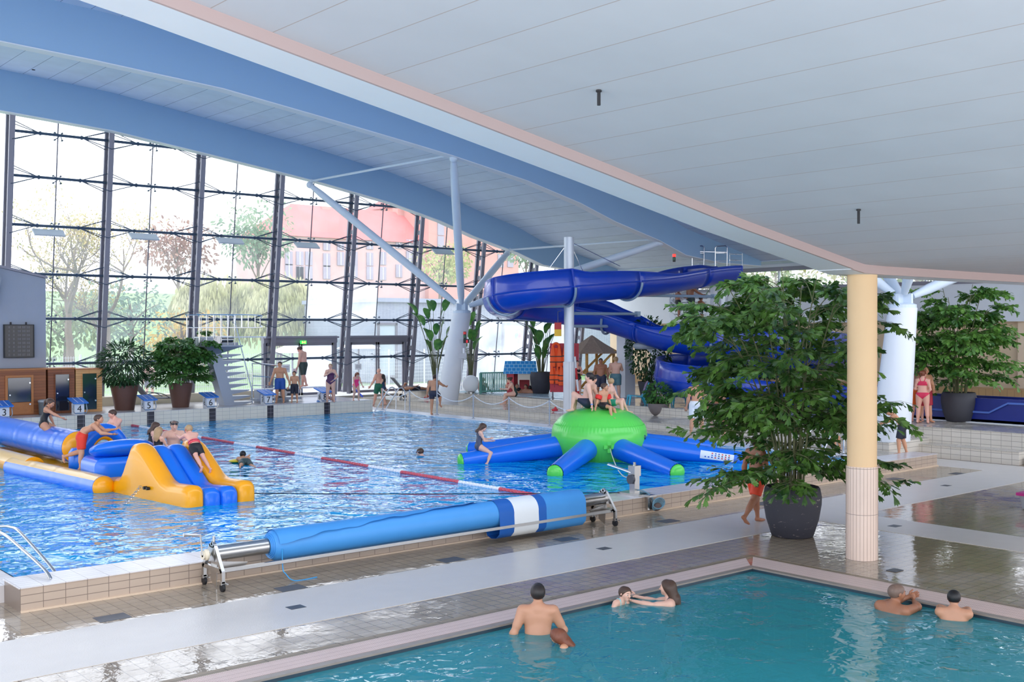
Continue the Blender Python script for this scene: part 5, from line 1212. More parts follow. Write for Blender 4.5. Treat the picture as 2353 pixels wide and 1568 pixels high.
        T_.add(hc+hd @ e([0, .037, -.045])*r0, hc+hd @ e([0, .037, -.047])*r0, .012*r0, .012*r0, .015)
        for q in (-1, 1):
            T_.add(hc+hd @ e([q*.046, -.006, .004])*r0, hc+hd @ e([q*.05, -.01, -.012])*r0, .0125*r0, .0085*r0, .006, (hd @ e([1., 0, 0]), .5))
            T_.add(hc+hd @ e([q*.024, .03, -.012])*r0, hc+hd @ e([q*.026, .024, -.02])*r0, .016*r0, .014*r0, .02)
    sc = h
    # evaluate the body surface
    vx = (vox or .016)/sc; lo, hi = S_.bounds(.03); D, ax = S_.grid(lo, hi, vx); bv, bq = surfnet(D, lo, vx)
    mi = np.zeros(len(bq), int)
    hl, hh = HS.bounds(.02); hl = hl-.012; hv_ = min(vx, .009 if (vox or .016) > .012 else .0055)
    fc = bv[bq].mean(1) if len(bq) else bv
    lpc = hc+hd @ e([0, .05, -.029])*r0
    d = np.linalg.norm((fc-lpc) @ hd @ np.diag([.6, .8, 2.2]), axis=1); mi[d < .0095*r0] = 1
    xv, xf, xm = [], [], []
    def addm(mb, m):
        o = len(bv)+sum(len(v) for v in xv); xv.append(np.array([tuple(p) for p in mb.v])); xf.extend([tuple(i+o for i in ff) for ff in mb.f]); xm.extend([m]*len(mb.f))
    for q in (-1, 1):      # eyes
        c = hc+hd @ e([q*.021, .0475, .004])*r0; mb = MB(); mb.sph(c, .0074*r0, 8, 6); addm(mb, 2)
        mb = MB(); mb.sph(c+hd @ e([0, .0036, 0])*r0, .0055*r0, 6, 5); addm(mb, 3)
        mb = MB(); mb.tube([hc+hd @ e([q*.010, .0562, .0205])*r0, hc+hd @ e([q*.021, .0532, .0215])*r0, hc+hd @ e([q*.032, .0455, .019])*r0], .0019*r0, 5); addm(mb, 3)
    for (sj, el, wr, fdv, up_, sdv, ab) in J['arms']:    # five fingers each
        for i, (o, ln, sp) in enumerate(((.016, .040, .10), (.006, .045, .03), (-.005, .042, -.03), (-.015, .034, -.10))):
            b0 = wr+fdv*.052+sdv*o; d1 = fdv+sdv*sp+up_*.12; d2 = fdv+sdv*sp+up_*.5; d1 /= np.linalg.norm(d1); d2 /= np.linalg.norm(d2)
            P_ = [b0, b0+d1*ln*.5, b0+d1*ln*.5+d2*ln*.3, b0+d1*ln*.5+d2*ln*.55]; mb = MB(); mb.tube(P_, [.0072, .0068, .006, .004], 6); addm(mb, 0)
        b0 = wr+fdv*.02+sdv*.016; dd = fdv*.6+sdv*.75+up_*.2; dd /= np.linalg.norm(dd); d2 = fdv*.9+sdv*.3+up_*.3; d2 /= np.linalg.norm(d2)
        mb = MB(); mb.tube([b0, b0+dd*.022, b0+dd*.022+d2*.018, b0+dd*.022+d2*.028], [.0095, .008, .007, .0045], 6); addm(mb, 0)
    allv = np.concatenate([bv]+xv); allf = [tuple(x) for x in bq]+xf; mi = list(mi)+xm
    # anchor
    legs = J['legs']; low = min(legs, key=lambda g: (yaw @ g[5])[2])
    an = {'foot': low[5]+low[6]*.03, 'seat': pv+e([0, -.01, -.085*B**.5]), 'pelvis': pv, 'head': hc, 'chest': ch, 'lfoot': legs[0][5]+legs[0][6]*.03, 'rfoot': legs[1][5]+legs[1][6]*.03}[anchor]
    base = yaw @ (an*sc); T3 = np.array(pos)-base
    tf = lambda v: (np.asarray(v)*sc) @ yaw.T
    NP[0] += 1
    Sk = mat('skin_'+skin, SKIN[skin], .5, noise=.06, nscale=9, sub=.08); lip = mat('lips_'+skin, tuple(c*k for c, k in zip(SKIN[skin], (.78, .5, .5))), .45)
    o = mesh_obj('person', (tf(allv), allf), [Sk, lip, mat('eye_white', s(225, 222, 218), .3), mat('iris_dark', s(40, 30, 26), .3)], None, mi)
    o.location = T3; tag(o, label, cat, group)
    def child_net(name, SD, inf, clip, m, vxl=None, lohi=None):
        l_, h_ = SD.bounds(inf+.02) if lohi is None else lohi
        v = vxl or min(vx, .012/sc*1.1); D, ax = SD.grid(l_, h_, v, inf)
        X = np.stack(np.meshgrid(*ax, indexing='ij'), -1)
        if clip is not None: D = np.maximum(D, clip(X))
        vv, qq = surfnet(D, l_, v)
        if len(qq): return mesh_obj(name, (tf(vv), qq), [m], o)
    # hair
    hk, hcol = hair[0], hair[1] if len(hair) > 1 else 'brown'
    if hk != 'bald':
        HM = mat('hair_'+hcol, HAIRC[hcol], .5, noise=.25, nscale=40)
        HD = Sdf(); HD.add(cr_+hd @ e([0, -.014, .002])*r0, cr_+hd @ e([0, .010, .006])*r0, .052*r0, .05*r0, .01, (hd @ e([1., 0, 0]), .93))
        nrm = hd @ e([0, .80, -.60]); c0 = hc+hd @ e([0, .034, .026])*r0
        if hk in ('long', 'pony', 'bun'): nrm = hd @ e([0, .86, -.5])
        if hk == 'long':
            HD.add(cr_+hd @ e([0, -.03, -.01])*r0, nb+Tm @ e([0, -.05, -.0]), .045*r0, .036, .03, (hd @ e([0, 1., 0]), .6)); HD.add(cr_+hd @ e([-.03, -.02, -.01])*r0, nb+Tm @ e([-.04, -.035, -.02]), .03*r0, .02, .03); HD.add(cr_+hd @ e([.03, -.02, -.01])*r0, nb+Tm @ e([.04, -.035, -.02]), .03*r0, .02, .03)
            HD.add(nb+Tm @ e([-.02, -.05, 0]), nb+Tm @ e([-.02, -.056, -.085]), .028, .014, .02); HD.add(nb+Tm @ e([.02, -.05, 0]), nb+Tm @ e([.02, -.056, -.08]), .028, .014, .02)
        if hk == 'pony': HD.add(cr_+hd @ e([0, -.06, .015])*r0, cr_+hd @ e([0, -.085, -.03])*r0, .018*r0, .02*r0, .015); HD.add(cr_+hd @ e([0, -.085, -.03])*r0, cr_+hd @ e([0, -.08, -.1])*r0, .02*r0, .008*r0, .015)
        if hk == 'bun': HD.add(cr_+hd @ e([0, -.066, .02])*r0, cr_+hd @ e([0, -.07, .02])*r0, .026*r0, .024*r0, .008)
        def hclip(X):
            v = (X-c0) @ nrm; low_ = (X-(hc+hd @ e([0, -.02, -.03])*r0)) @ (hd @ e([0, .1, -1.]))
            return v if hk in ('long', 'pony') else np.maximum(v, low_)
        child_net('hair', HD, (.006 if hk != 'shaved' else .003)*r0, hclip, HM, max(.0045, .008/sc*(1 if (vox or .016) < .012 else 1.4)))
    # clothing
    pel_ = Sdf(); [pel_.add(*t) for t in tor[:3]]
    for wname, wcol, *wx in wear:
        CM = mat('fabric_%d_%d_%d' % tuple(int(c*255) for c in wcol), s(*[c*255 for c in wcol]) if max(wcol) <= 1 else s(*wcol), .6, noise=.12, nscale=20)
        if wname in ('shorts', 'trunks'):
            fr = wx[0] if wx else .55; SD = Sdf(); [SD.add(*t) for t in tor[:3]]
            for hj, kn, an_, M, sd, so, fd, lb in legs: SD.add(hj, hj+(kn-hj)*min(fr+.15, 1), .06*lb, (.060-.020*min(fr+.15, 1))*lb, .008)
            Pz = Pm @ e([0, 0, 1.]); wz = pv+Pz*.058
            def cl(X, fr=fr):
                c = (X-wz) @ Pz
                for hj, kn, an_, M, sd, so, fd, lb in legs:
                    dd = (kn-hj)/np.linalg.norm(kn-hj); side_ = np.abs((X-hj-((X-hj) @ dd)[..., None]*dd)).max(-1)
                    c = np.maximum(c, np.where(np.linalg.norm((X-hj)-((X-hj) @ dd)[..., None]*dd, axis=-1) < .085, (X-(hj+dd*.245*fr)) @ dd, -9))
                return c
            child_net('swim_shorts', SD, .008+.012*fr*(wname == 'shorts'), cl, CM)
        elif wname in ('suit', 'bikini'):
            SD = Sdf(); [SD.add(*t) for t in (tor[:6]+tor[8:])]
            for hj, kn, an_, M, sd, so, fd, lb in legs: SD.add(hj, hj+(kn-hj)*.15, .06*lb, .058*lb, .03)
            Tz = Tm @ e([0, 0, 1.]); tp = ch+Tz*.058; Pz = Pm @ e([0, 0, 1.])
            def cl(X):
                c = (X-tp) @ Tz-.03*np.clip(((X-tp) @ (Tm @ e([0, 1., 0]))*-20), -1, .2)
                for hj, kn, an_, M, sd, so, fd, lb in legs:
                    q = 1 if hj[0] > 0 else -1; nn = (kn-hj)/np.linalg.norm(kn-hj)*.8+Pm @ e([q*.6, 0, 0]); c = np.maximum(c, (X-(hj+(kn-hj)*.1)) @ nn)
                if wname == 'bikini':
                    a = (X-(ch-Tz*.022)) @ Tz; b_ = (X-(pv+Pz*.04)) @ Pz; c = np.maximum(c, np.minimum(-a, b_))
                for sj, el, wr, *_ in J['arms']:
                    aa = (el-sj)/np.linalg.norm(el-sj)*.0+Tm @ e([1. if sj[0] > nb[0] else -1., 0, 0]); c = np.maximum(c, np.where((X-(ch+Tz*.012)) @ Tz > 0, (X-(nb+Tm @ e([(.076 if sj[0] > nb[0] else -.076), 0, 0]))) @ aa, (X-(nb+Tm @ e([(.115 if sj[0] > nb[0] else -.115), 0, 0]))) @ aa))
                return c
            c_ = child_net('swimsuit', SD, .006, cl, CM)
            for q in (-1, 1):
                pts_ = [ch+Tm @ e([q*.045, .05, .035]), nb+Tm @ e([q*.05, .028, -.0]), nb+Tm @ e([q*.052, -.012, .027]), nb+Tm @ e([q*.04, -.042, -.01]), ch+Tm @ e([q*.02, -.05, .03])]
                mb = MB(); mb.tube([tuple(x) for x in tf(np.array([tuple(v) for v in spline(pts_, 3)]))], .011, 6); mb.build('strap', CM, o, True)
        elif wname == 'belt':
            SD = Sdf(); [SD.add(*t) for t in tor[:5]]; Pz = Tm @ e([0, 0, 1.]); cz = wa+Pz*.0
            child_net('float_belt', SD, .022, lambda X: np.abs((X-cz) @ Pz)-.028, CM)
            child_net('belt_strap', SD, .026, lambda X: np.abs((X-cz) @ Pz)-.007, mat('strap_black', s(30, 30, 34), .6))
        elif wname == 'goggles':
            mb = MB(); zc_ = wx[0] if wx else .02
            mb.tube([tuple(x) for x in tf(np.array([hc+hd @ e([.056*math.cos(a)*.95, .062*math.sin(a)-.008, zc_-.01*math.sin(a)*0])*r0 for a in np.linspace(0, 2*PI, 20, endpoint=False)]))], .006*r0*sc/1.2, 6, cyc=True)
            g_ = mb.build('goggle_strap', CM, o, True)
            mb = MB()
            for q in (-1, 1): mb.sph(tuple(tf(np.array([hc+hd @ e([q*.022, .054, zc_])*r0]))[0]), .0145*r0*sc, 10, 6)
            mb.build('goggle_lenses', mat('goggle_dark', s(30, 32, 44), .15), o, True)
        elif wname == 'band':       # wrist band
            wr = J['arms'][wx[0]][2]; fd = J['arms'][wx[0]][3]; mb = MB(); a_, b_ = tf(np.array([wr-fd*.012, wr-fd*.0])); mb.cyl(a_, b_, .021*sc, n=12); mb.build('wrist_band', CM, o, True)
        elif wname == 'ankle':
            g = legs[wx[0]]; mb = MB(); a_, b_ = tf(np.array([g[2]-g[4]*.03, g[2]-g[4]*.012])); mb.cyl(a_, b_, .03*sc, n=12); mb.build('ankle_band', CM, o, True)
        elif wname == 'arm_floats':
            for sj, el, wr, *_ in J['arms']:
                mb = MB(); m_ = sj+(el-sj)*.62; dd = (el-sj)/np.linalg.norm(el-sj); P_ = tf(np.array([m_-dd*.05, m_-dd*.035, m_+dd*.035, m_+dd*.05])); mb.tube([tuple(x) for x in P_], [.045*sc, .07*sc, .07*sc, .045*sc], 14); mb.build('arm_float', CM, o, True)
    return o
NAVY, BLACKC, GREEN = (32, 38, 60), (30, 30, 34), (24, 92, 72)
ON = dict
def P_(label, pos, f, **k): return person(label, pos, f, **k)
DK = .755
def wp(px, ph, pw, z=-.05): return atd(px, ph, (atz(px, pw, z)-V(0, 0, H)).dot(Vector(fw)))
# --- warm pool in front
P_('person seen from behind, standing waist-deep in the warm pool', wp(1236, 1364, 1452), 2, h=1.80, anchor='head', skin='tan', hair=('short', 'dark'), bulk=1.12, la=(-12, 22, 40, 0), ra=(10, 28, 60, 30), L=(5, 6, 4), R=(-4, 6, 4), wear=[('shorts', NAVY, .6)], vox=.011, lean=4)
P_('child with wet auburn hair swimming at the side of the standing man', wp(1281, 1464, 1482), -75, h=1.25, anchor='head', skin='warm', hair=('long', 'auburn'), pitch=48, head=(-30, 30), la=(80, 20, 10, 0), ra=(60, 50, 30, 0), L=(-10, 8, 10), R=(10, 8, 20), wear=[('suit', NAVY)], vox=.011)
P_('child with wet fringe swimming beside the grating, face to camera', wp(1437, 1366, 1391), 130, h=1.2, anchor='head', skin='fair', hair=('short', 'brown'), pitch=45, head=(-38, 15), la=(80, 25, 10, 0), ra=(30, 60, 20, 0), L=(-5, 8, 20), R=(15, 8, 30), wear=[('suit', (150, 200, 200))], vox=.011)
P_('person with dark wet hair in the warm pool reaching towards a child', wp(1533, 1352, 1386), -75, h=1.68, anchor='head', sex='f', skin='fair', hair=('long', 'brown'), lean=12, head=(-4, 10), la=(85, 6, 15, 10), ra=(80, 12, 25, 10), L=(15, 5, 30), R=(5, 5, 20), wear=[('suit', NAVY)], vox=.011)
P_('bald person leaning with spread arms on the floor grating at the pool edge', wp(2062, 1364, 1404), 52, h=1.82, anchor='head', skin='brown', hair=('shaved', 'shaved'), bulk=1.15, lean=22, head=(-5, 25), la=(92, 60, 20, 0), ra=(92, 30, 40, 60), L=(-12, 8, 15), R=(-8, 8, 15), wear=[('shorts', BLACKC, .6)], vox=.011)
P_('boy with black hair resting folded arms on the grating, seen from behind', wp(2192, 1376, 1420), 22, h=1.62, anchor='head', skin='tan', hair=('short', 'black'), lean=16, head=(8, 0), la=(88, 30, 95, 75), ra=(88, 30, 95, 75), L=(-8, 7, 12), R=(-8, 7, 16), wear=[('shorts', BLACKC, .6)], vox=.011)
# --- obstacle course
P_('girl in a black swimsuit sitting astride the long blue roll', V(9.0, 29.3, 1.3), 75, h=1.5, anchor='seat', sex='f', skin='tan', hair=('pony', 'brown'), lean=18, head=(20, 25), la=(15, 14, 5, 0), ra=(55, 30, 5, 0), L=(60, 28, 70), R=(40, 28, 60), wear=[('suit', BLACKC)], vox=.012)
P_('boy in red swim shorts bending forward on the yellow float', V(8.9, 26.15, .52), 80, h=1.55, anchor='rfoot', skin='warm', hair=('short', 'brown'), lean=62, pel=25, head=(-22, 5), la=(50, 10, 55, 20), ra=(45, 8, 40, 20), L=(-12, 6, 62), R=(2, 5, 6), wear=[('shorts', (226, 56, 32), .75)], vox=.012)
P_('boy in grey shorts standing behind the blue arch', V(10.45, 28.0, .25), -140, h=1.6, anchor='foot', skin='pink', hair=('short', 'brown'), bulk=1.16, lean=8, head=(16, 10), la=(45, 20, 40, 20), ra=(35, 12, 60, 30), wear=[('shorts', (60, 62, 84), .7)], vox=.012)
P_('boy with ginger hair leaning over the blue pillow float', V(10.05, 26.2, .62), -15, h=1.35, anchor='chest', skin='pink', hair=('short', 'ginger'), lean=25, head=(0, 20), la=(60, 30, 40, 30), ra=(60, 60, 30, 10), L=(20, 5, 40), R=(10, 5, 30), wear=[('shorts', NAVY, .6)], vox=.012)
P_('girl with dark hair in a black suit behind the yellow slide', atd(346, 1030, 26.3), 60, h=1.42, anchor='pelvis', sex='f', skin='fair', hair=('long', 'brown'), lean=12, head=(18, 10), la=(20, 12, 20, 0), ra=(20, 10, 20, 0), wear=[('suit', BLACKC)], vox=.012)
P_('girl with long light hair waiting close behind the slide, back turned', atd(364, 1040, 25.6), 25, h=1.3, anchor='pelvis', sex='f', skin='fair', hair=('long', 'blond'), head=(5, -5), la=(20, 10, 20, 0), ra=(30, 10, 30, 0), wear=[('suit', BLACKC)], vox=.012)
P_('person with swim goggles on the forehead behind the yellow slide', atd(400, 979, 27), 170, h=1.78, anchor='head', skin='fair', hair=('shaved', 'shaved'), head=(15, -15), la=(40, 25, 20, 0), ra=(60, 30, 20, 0), wear=[('goggles', BLACKC, .045), ('shorts', NAVY, .6)], vox=.012)
P_('boy with red goggles and pink float belt climbing the blue slide', atd(449, 1028, 23.9), -42, h=1.28, anchor='pelvis', skin='pink', hair=('short', 'blond'), lean=48, pel=30, head=(12, 0), la=(70, 12, 30, 0), ra=(75, 20, 10, 0), L=(-50, 5, 4), R=(-40, 8, 8), wear=[('shorts', BLACKC, .6), ('belt', (238, 84, 96)), ('goggles', (200, 40, 50), .0)], vox=.011)
# --- swimmers
P_('boy in dark cap swimming with arms spread on a yellow float board', atz(560, 1058, .33), -20, h=1.4, anchor='chest', skin='warm', hair=('short', 'black'), pitch=82, head=(-55, 0), la=(165, 40, 20, 0), ra=(120, 60, 10, 0), L=(-4, 10, 10), R=(4, 10, 12), foot='point', wear=[('shorts', (60, 80, 80), .8)], vox=.013)
P_('swimmer whose dark head shows alone in the middle of the pool', atz(965, 1040, .33), -60, h=1.6, anchor='head', skin='fair', hair=('short', 'brown'), pitch=20, wear=[('goggles', (150, 160, 180), .02)], vox=.016)
# --- on the octopus
P_('person with dark hair sitting on the green float with knees drawn up', OC+V(-.42, .0, 1.42), -68, h=1.82, anchor='seat', skin='fair', hair=('short', 'dark'), lean=-12, head=(5, -5), L=(122, 10, 118), R=(112, 8, 112), la=(-18, 15, 5, 0), ra=(-20, 12, 8, 0), foot='flat', wear=[('shorts', NAVY, .55), ('band', (60, 130, 220), 0)], vox=.012)
P_('person mostly hidden behind the sitting man on the green float', OC+V(.15, .55, 1.36), 60, h=1.76, anchor='seat', skin='fair', hair=('short', 'dark'), lean=10, head=(10, 0), L=(80, 10, 85), R=(80, 10, 85), la=(-10, 12, 5, 0), ra=(-14, 22, 5, 0), wear=[('shorts', (60, 60, 64), .6)], vox=.014)
P_('boy with red arm floats sitting on the front of the green float', OC+V(-.25, -.42, 1.40), 140, h=1.3, anchor='seat', skin='warm', hair=('short', 'brown'), head=(4, -30), L=(70, 16, 62), R=(84, 6, 66), la=(2, 18, 8, 0), ra=(-5, 22, 8, 0), wear=[('shorts', BLACKC, .6), ('arm_floats', (226, 40, 34)), ('ankle', (250, 180, 30), 1)], vox=.011)
P_('boy with fair hair sitting behind on the right of the green float', OC+V(.3, -.1, 1.41), 115, h=1.5, anchor='seat', skin='fair', hair=('short', 'blond'), lean=8, head=(8, -120), L=(104, 22, 88), R=(96, 12, 86), la=(20, 12, 20, 0), ra=(-10, 20, 8, 0), foot='flat', wear=[('shorts', (40, 150, 120), .6)], vox=.012)
P_('girl in a patterned suit sitting astride a blue arm', OC+V(-.927*3.5, .375*3.5, .33), 72, h=1.42, anchor='seat', sex='f', skin='fair', hair=('long', 'brown'), lean=6, head=(32, 5), la=(28, 6, 70, 20), ra=(24, 4, 62, 20), L=(62, 30, 80), R=(56, 28, 84), wear=[('suit', (70, 76, 96))], vox=.012)
# --- starting end
BZ = 1.36
P_('person with tattooed shoulder in dark green shorts walking on the low diving board', atz(693, 889, BZ), -72, h=1.84, skin='pink', hair=('short', 'brown'), bulk=1.1, lean=6, head=(34, -5), L=(-10, 3, 12), R=(8, 3, 4), la=(4, 8, 10, 0), ra=(0, 8, 10, 0), wear=[('shorts', (44, 62, 58), .95)], vox=.013)
P_('young person with blue waistband standing behind the low diving board', atz(652, 926, DK), 175, h=1.78, skin='warm', hair=('short', 'dark'), la=(2, 20, 12, 0), ra=(2, 20, 12, 0), wear=[('shorts', (30, 80, 160), .8)], vox=.014)
P_('boy in dark shorts standing beside the low diving board', atz(683, 926, DK), 180, h=1.36, skin='warm', hair=('short', 'dark'), la=(5, 14, 14, 0), ra=(5, 14, 14, 0), wear=[('shorts', (28, 30, 48), .95)], vox=.014)
P_('person in a purple swimsuit holding one hand to the chest', atz(768, 925, DK), 178, h=1.68, sex='f', skin='fair', hair=('bun', 'blond'), la=(10, 30, 75, 60), ra=(40, 18, 120, 50), wear=[('suit', (82, 38, 84)), ('band', (60, 120, 210), 0)], vox=.013)
P_('girl in a pink suit bending beside a blue pool noodle', atz(812, 921, DK), 150, h=1.32, sex='f', skin='fair', hair=('long', 'auburn'), lean=22, head=(25, 0), la=(20, 10, 20, 0), ra=(25, 10, 25, 0), L=(20, 4, 40), R=(15, 4, 35), wear=[('suit', (244, 60, 130))], vox=.014)
P_('girl in a blue flowered suit sitting on the end of the start wall', V(atz(806, 926, DK).x, 40.75, DK), -105, h=1.34, anchor='seat', sex='f', skin='fair', hair=('long', 'brown'), lean=22, head=(10, 0), L=(112, 8, 112), R=(104, 8, 110), la=(45, 12, 40, 20), ra=(48, 10, 40, 20), foot='flat', wear=[('suit', (150, 160, 216))], vox=.014)
P_('bald person in green shorts walking by the glass door', V(aty(857, 900, 43.6).x, 43.6, .265), -42, h=1.82, skin='pink', hair=('bald',), bulk=1.08, head=(8, 10), L=(18, 3, 4), R=(-16, 3, 10), la=(18, 16, 16, 0), ra=(-10, 10, 10, 0), wear=[('shorts', (22, 104, 80), .8)], vox=.014)
P_('girl with dark hair in a black and blue suit standing near the far ladder', atz(876, 931, .28), -70, h=1.48, sex='f', skin='fair', hair=('long', 'dark'), la=(15, 6, 40, 30), ra=(10, 6, 30, 30), wear=[('suit', (34, 60, 96))], vox=.014)
P_('boy in dark shorts lifting one knee at the pool edge, holding a pole', atz(992, 953, .27), 15, h=1.72, anchor='lfoot', skin='warm', hair=('short', 'brown'), lean=6, head=(10, 40), L=(0, 2, 2), R=(68, 14, 105), la=(-8, 14, 10, 0), ra=(52, 40, 20, 0), wear=[('shorts', (38, 38, 60), .55)], vox=.013)
P_('person in a dark green suit sitting on the steps, chin on hand', V(31.25, atz(1180, 912, .85).y, .86), -92, h=1.7, anchor='seat', sex='f', skin='fair', hair=('bun', 'brown'), lean=30, head=(2, 0), L=(84, 4, 72), R=(78, 6, 80), la=(36, 6, 60, 30), ra=(58, 6, 128, 30), wear=[('suit', (32, 64, 56))], vox=.013)
for lab, px, py, f, hh, hr, sx in (('person with tied fair hair seen from behind in the bubbling pool', 1110, 889, 20, 1.66, ('bun', 'blond'), 'f'), ('young person facing us in the bubbling pool beside the life vests', 1248, 884, 175, 1.7, ('short', 'brown'), 'm')):
    P_(lab, atd(px, py, 51), f, h=hh, anchor='chest', sex=sx, skin='fair', hair=hr, la=(25, 20, 30, 0), ra=(25, 20, 30, 0), L=(80, 5, 80), R=(80, 5, 80), wear=[('suit', BLACKC)] if sx == 'f' else [], vox=.018)
for lab, px, py, f, hr in (('dark haired head low in the bubbling pool by the green suit', 1193, 897, 60, ('short', 'black')), ('dark haired head in the bubbling pool in front of the playhouse', 1218, 892, 10, ('short', 'black')), ('fair head at the back of the bubbling pool by the red wall', 1188, 888, 180, ('shaved', 'shaved')), ('brown haired head in the bubbling pool under the playhouse window', 1208, 889, 190, ('short', 'brown'))):
    P_(lab, atd(px, py, 50.5), f, h=1.5, anchor='head', skin='tan', hair=hr, L=(80, 5, 80), R=(80, 5, 80), vox=.02)
# --- right side steps
P_('person in white swim shorts standing on the side steps, back turned', atz(1614, 1000, .52), 12, h=1.84, skin='warm', hair=('short', 'brown'), bulk=1.06, la=(4, 12, 10, 0), ra=(4, 12, 10, 0), L=(-4, 6, 4), R=(8, 4, 6), wear=[('shorts', (236, 238, 240), .9)], vox=.013)
P_('person with dark hair sitting on the side steps and leaning forward', V(31.4, atx(1650, 960, 31.4).y, .855), 195, h=1.82, anchor='seat', skin='warm', hair=('short', 'dark'), lean=34, head=(-12, 10), L=(78, 18, 78), R=(82, 16, 80), la=(40, 20, 50, 30), ra=(38, 18, 60, 30), wear=[('shorts', (70, 70, 78), .8)], vox=.013)
P_('child crouching in front of the sitting man on the steps', atz(1664, 984, .54), 165, h=1.15, anchor='seat', skin='pink', hair=('short', 'dark'), lean=20, head=(5, -10), L=(70, 14, 80), R=(60, 14, 70), la=(30, 10, 40, 20), ra=(30, 10, 40, 20), wear=[('shorts', (40, 44, 60), .6)], vox=.013)
P_('boy sitting on the steps half hidden by the big potted palm', atz(1900, 1008, .54), 140, h=1.4, anchor='seat', skin='warm', hair=('short', 'dark'), lean=8, head=(10, -40), L=(82, 8, 80), R=(76, 8, 76), wear=[('shorts', NAVY, .7)], vox=.014)
P_('boy in black shorts climbing out of the pool at the steel ladder', atz(2062, 1046, .27), -72, h=1.5, skin='warm', hair=('short', 'black'), lean=42, pel=14, head=(30, 0), la=(48, 8, 20, 10), ra=(45, 8, 24, 10), L=(14, 4, 16), R=(-6, 4, 10), wear=[('shorts', (26, 30, 48), .85)], vox=.012)
P_('person in a pink bikini top standing by the slide trough, back turned', atz(2108, 972, .86), 25, h=1.7, sex='f', skin='pink', hair=('bun', 'auburn'), head=(0, 30), la=(10, 12, 90, 60), ra=(-8, 14, 60, 60), wear=[('bikini', (214, 44, 84))], vox=.013)
P_('person in orange shorts standing close behind the bikini wearer', atz(2120, 968, .86), 195, h=1.8, skin='pink', hair=('short', 'brown'), bulk=1.12, la=(20, 14, 100, 60), ra=(10, 14, 80, 60), wear=[('shorts', (255, 110, 40), .9)], vox=.014)
P_('person in dark red shorts standing left of the second potted palm', atz(2142, 971, .86), 165, h=1.82, skin='warm', hair=('bald',), bulk=1.08, la=(10, 14, 60, 40), ra=(10, 12, 50, 30), L=(4, 6, 2), R=(-4, 6, 4), wear=[('shorts', (168, 30, 52), .9)], vox=.013)
P_('person in orange red shorts walking behind the big potted palm', atz(1746, 1198, .006), 60, h=1.8, anchor='lfoot', skin='brown', hair=('short', 'dark'), L=(14, 3, 6), R=(-20, 3, 20), la=(-15, 8, 20, 0), ra=(15, 8, 20, 0), wear=[('shorts', (240, 74, 40), .8)], vox=.012)
# --- by the hut
P_('person with a beard and dark shorts standing by the straw hut', atz(1389, 918, .86), 185, h=1.78, skin='brown', hair=('short', 'black'), bulk=1.15, la=(-8, 16, 20, 20), ra=(-8, 16, 20, 20), wear=[('shorts', (40, 44, 66), .9)], vox=.015)
m_ = P_('broad person carrying a baby near the straw hut, back turned', atz(1406, 917, .86), 10, h=1.84, skin='fair', hair=('short', 'blond'), bulk=1.15, head=(0, 20), la=(10, 14, 20, 0), ra=(40, 16, 110, 40), wear=[('shorts', (90, 130, 140), .8)], vox=.016)
P_('baby held on the shoulder of the broad man', atd(1417, 858, 48.4), 150, h=.74, anchor='chest', skin='fair', hair=('short', 'blond'), hs=1.75, L=(70, 20, 60), R=(70, 20, 60), la=(40, 20, 40, 0), ra=(40, 20, 40, 0), vox=.014)
P_('person in a black suit with crossed arms behind the striped pole', atz(1334, 917, .86), 160, h=1.68, sex='f', skin='pink', hair=('bun', 'brown'), la=(30, 10, 100, 70), ra=(30, 10, 100, 70), wear=[('suit', BLACKC)], vox=.016)
# --- on the spiral stairs
for lab, px, py, hh, sh_ in (('child in black shorts highest on the spiral stairs', 1560, 728, 1.3, BLACKC), ('tall person in dark shorts climbing the spiral stairs', 1590, 736, 1.8, (40, 60, 60)), ('small boy lowest on the spiral stairs, one arm out', 1612, 744, 1.25, BLACKC)):
    P_(lab, atd(px, py, 49.2), 60, h=hh, skin='brown', hair=('short', 'dark'), L=(40, 3, 50), R=(-4, 3, 4), ra=(50, 20, 20, 0), wear=[('shorts', sh_, .7)], vox=.016)
P_('head of a person resting at the far right bench edge', atd(2297, 906, 46), -150, h=1.6, anchor='head', skin='pink', hair=('short', 'brown'), L=(80, 5, 80), R=(80, 5, 80), vox=.02)
P_('blurred person in the park behind the glass left of the big fern', V(aty(352, 900, 49).x, 49, .63), 160, h=1.75, anchor='foot', skin='pink', hair=('short', 'brown'), wear=[('shorts', (60, 70, 90), .8)], vox=.02)
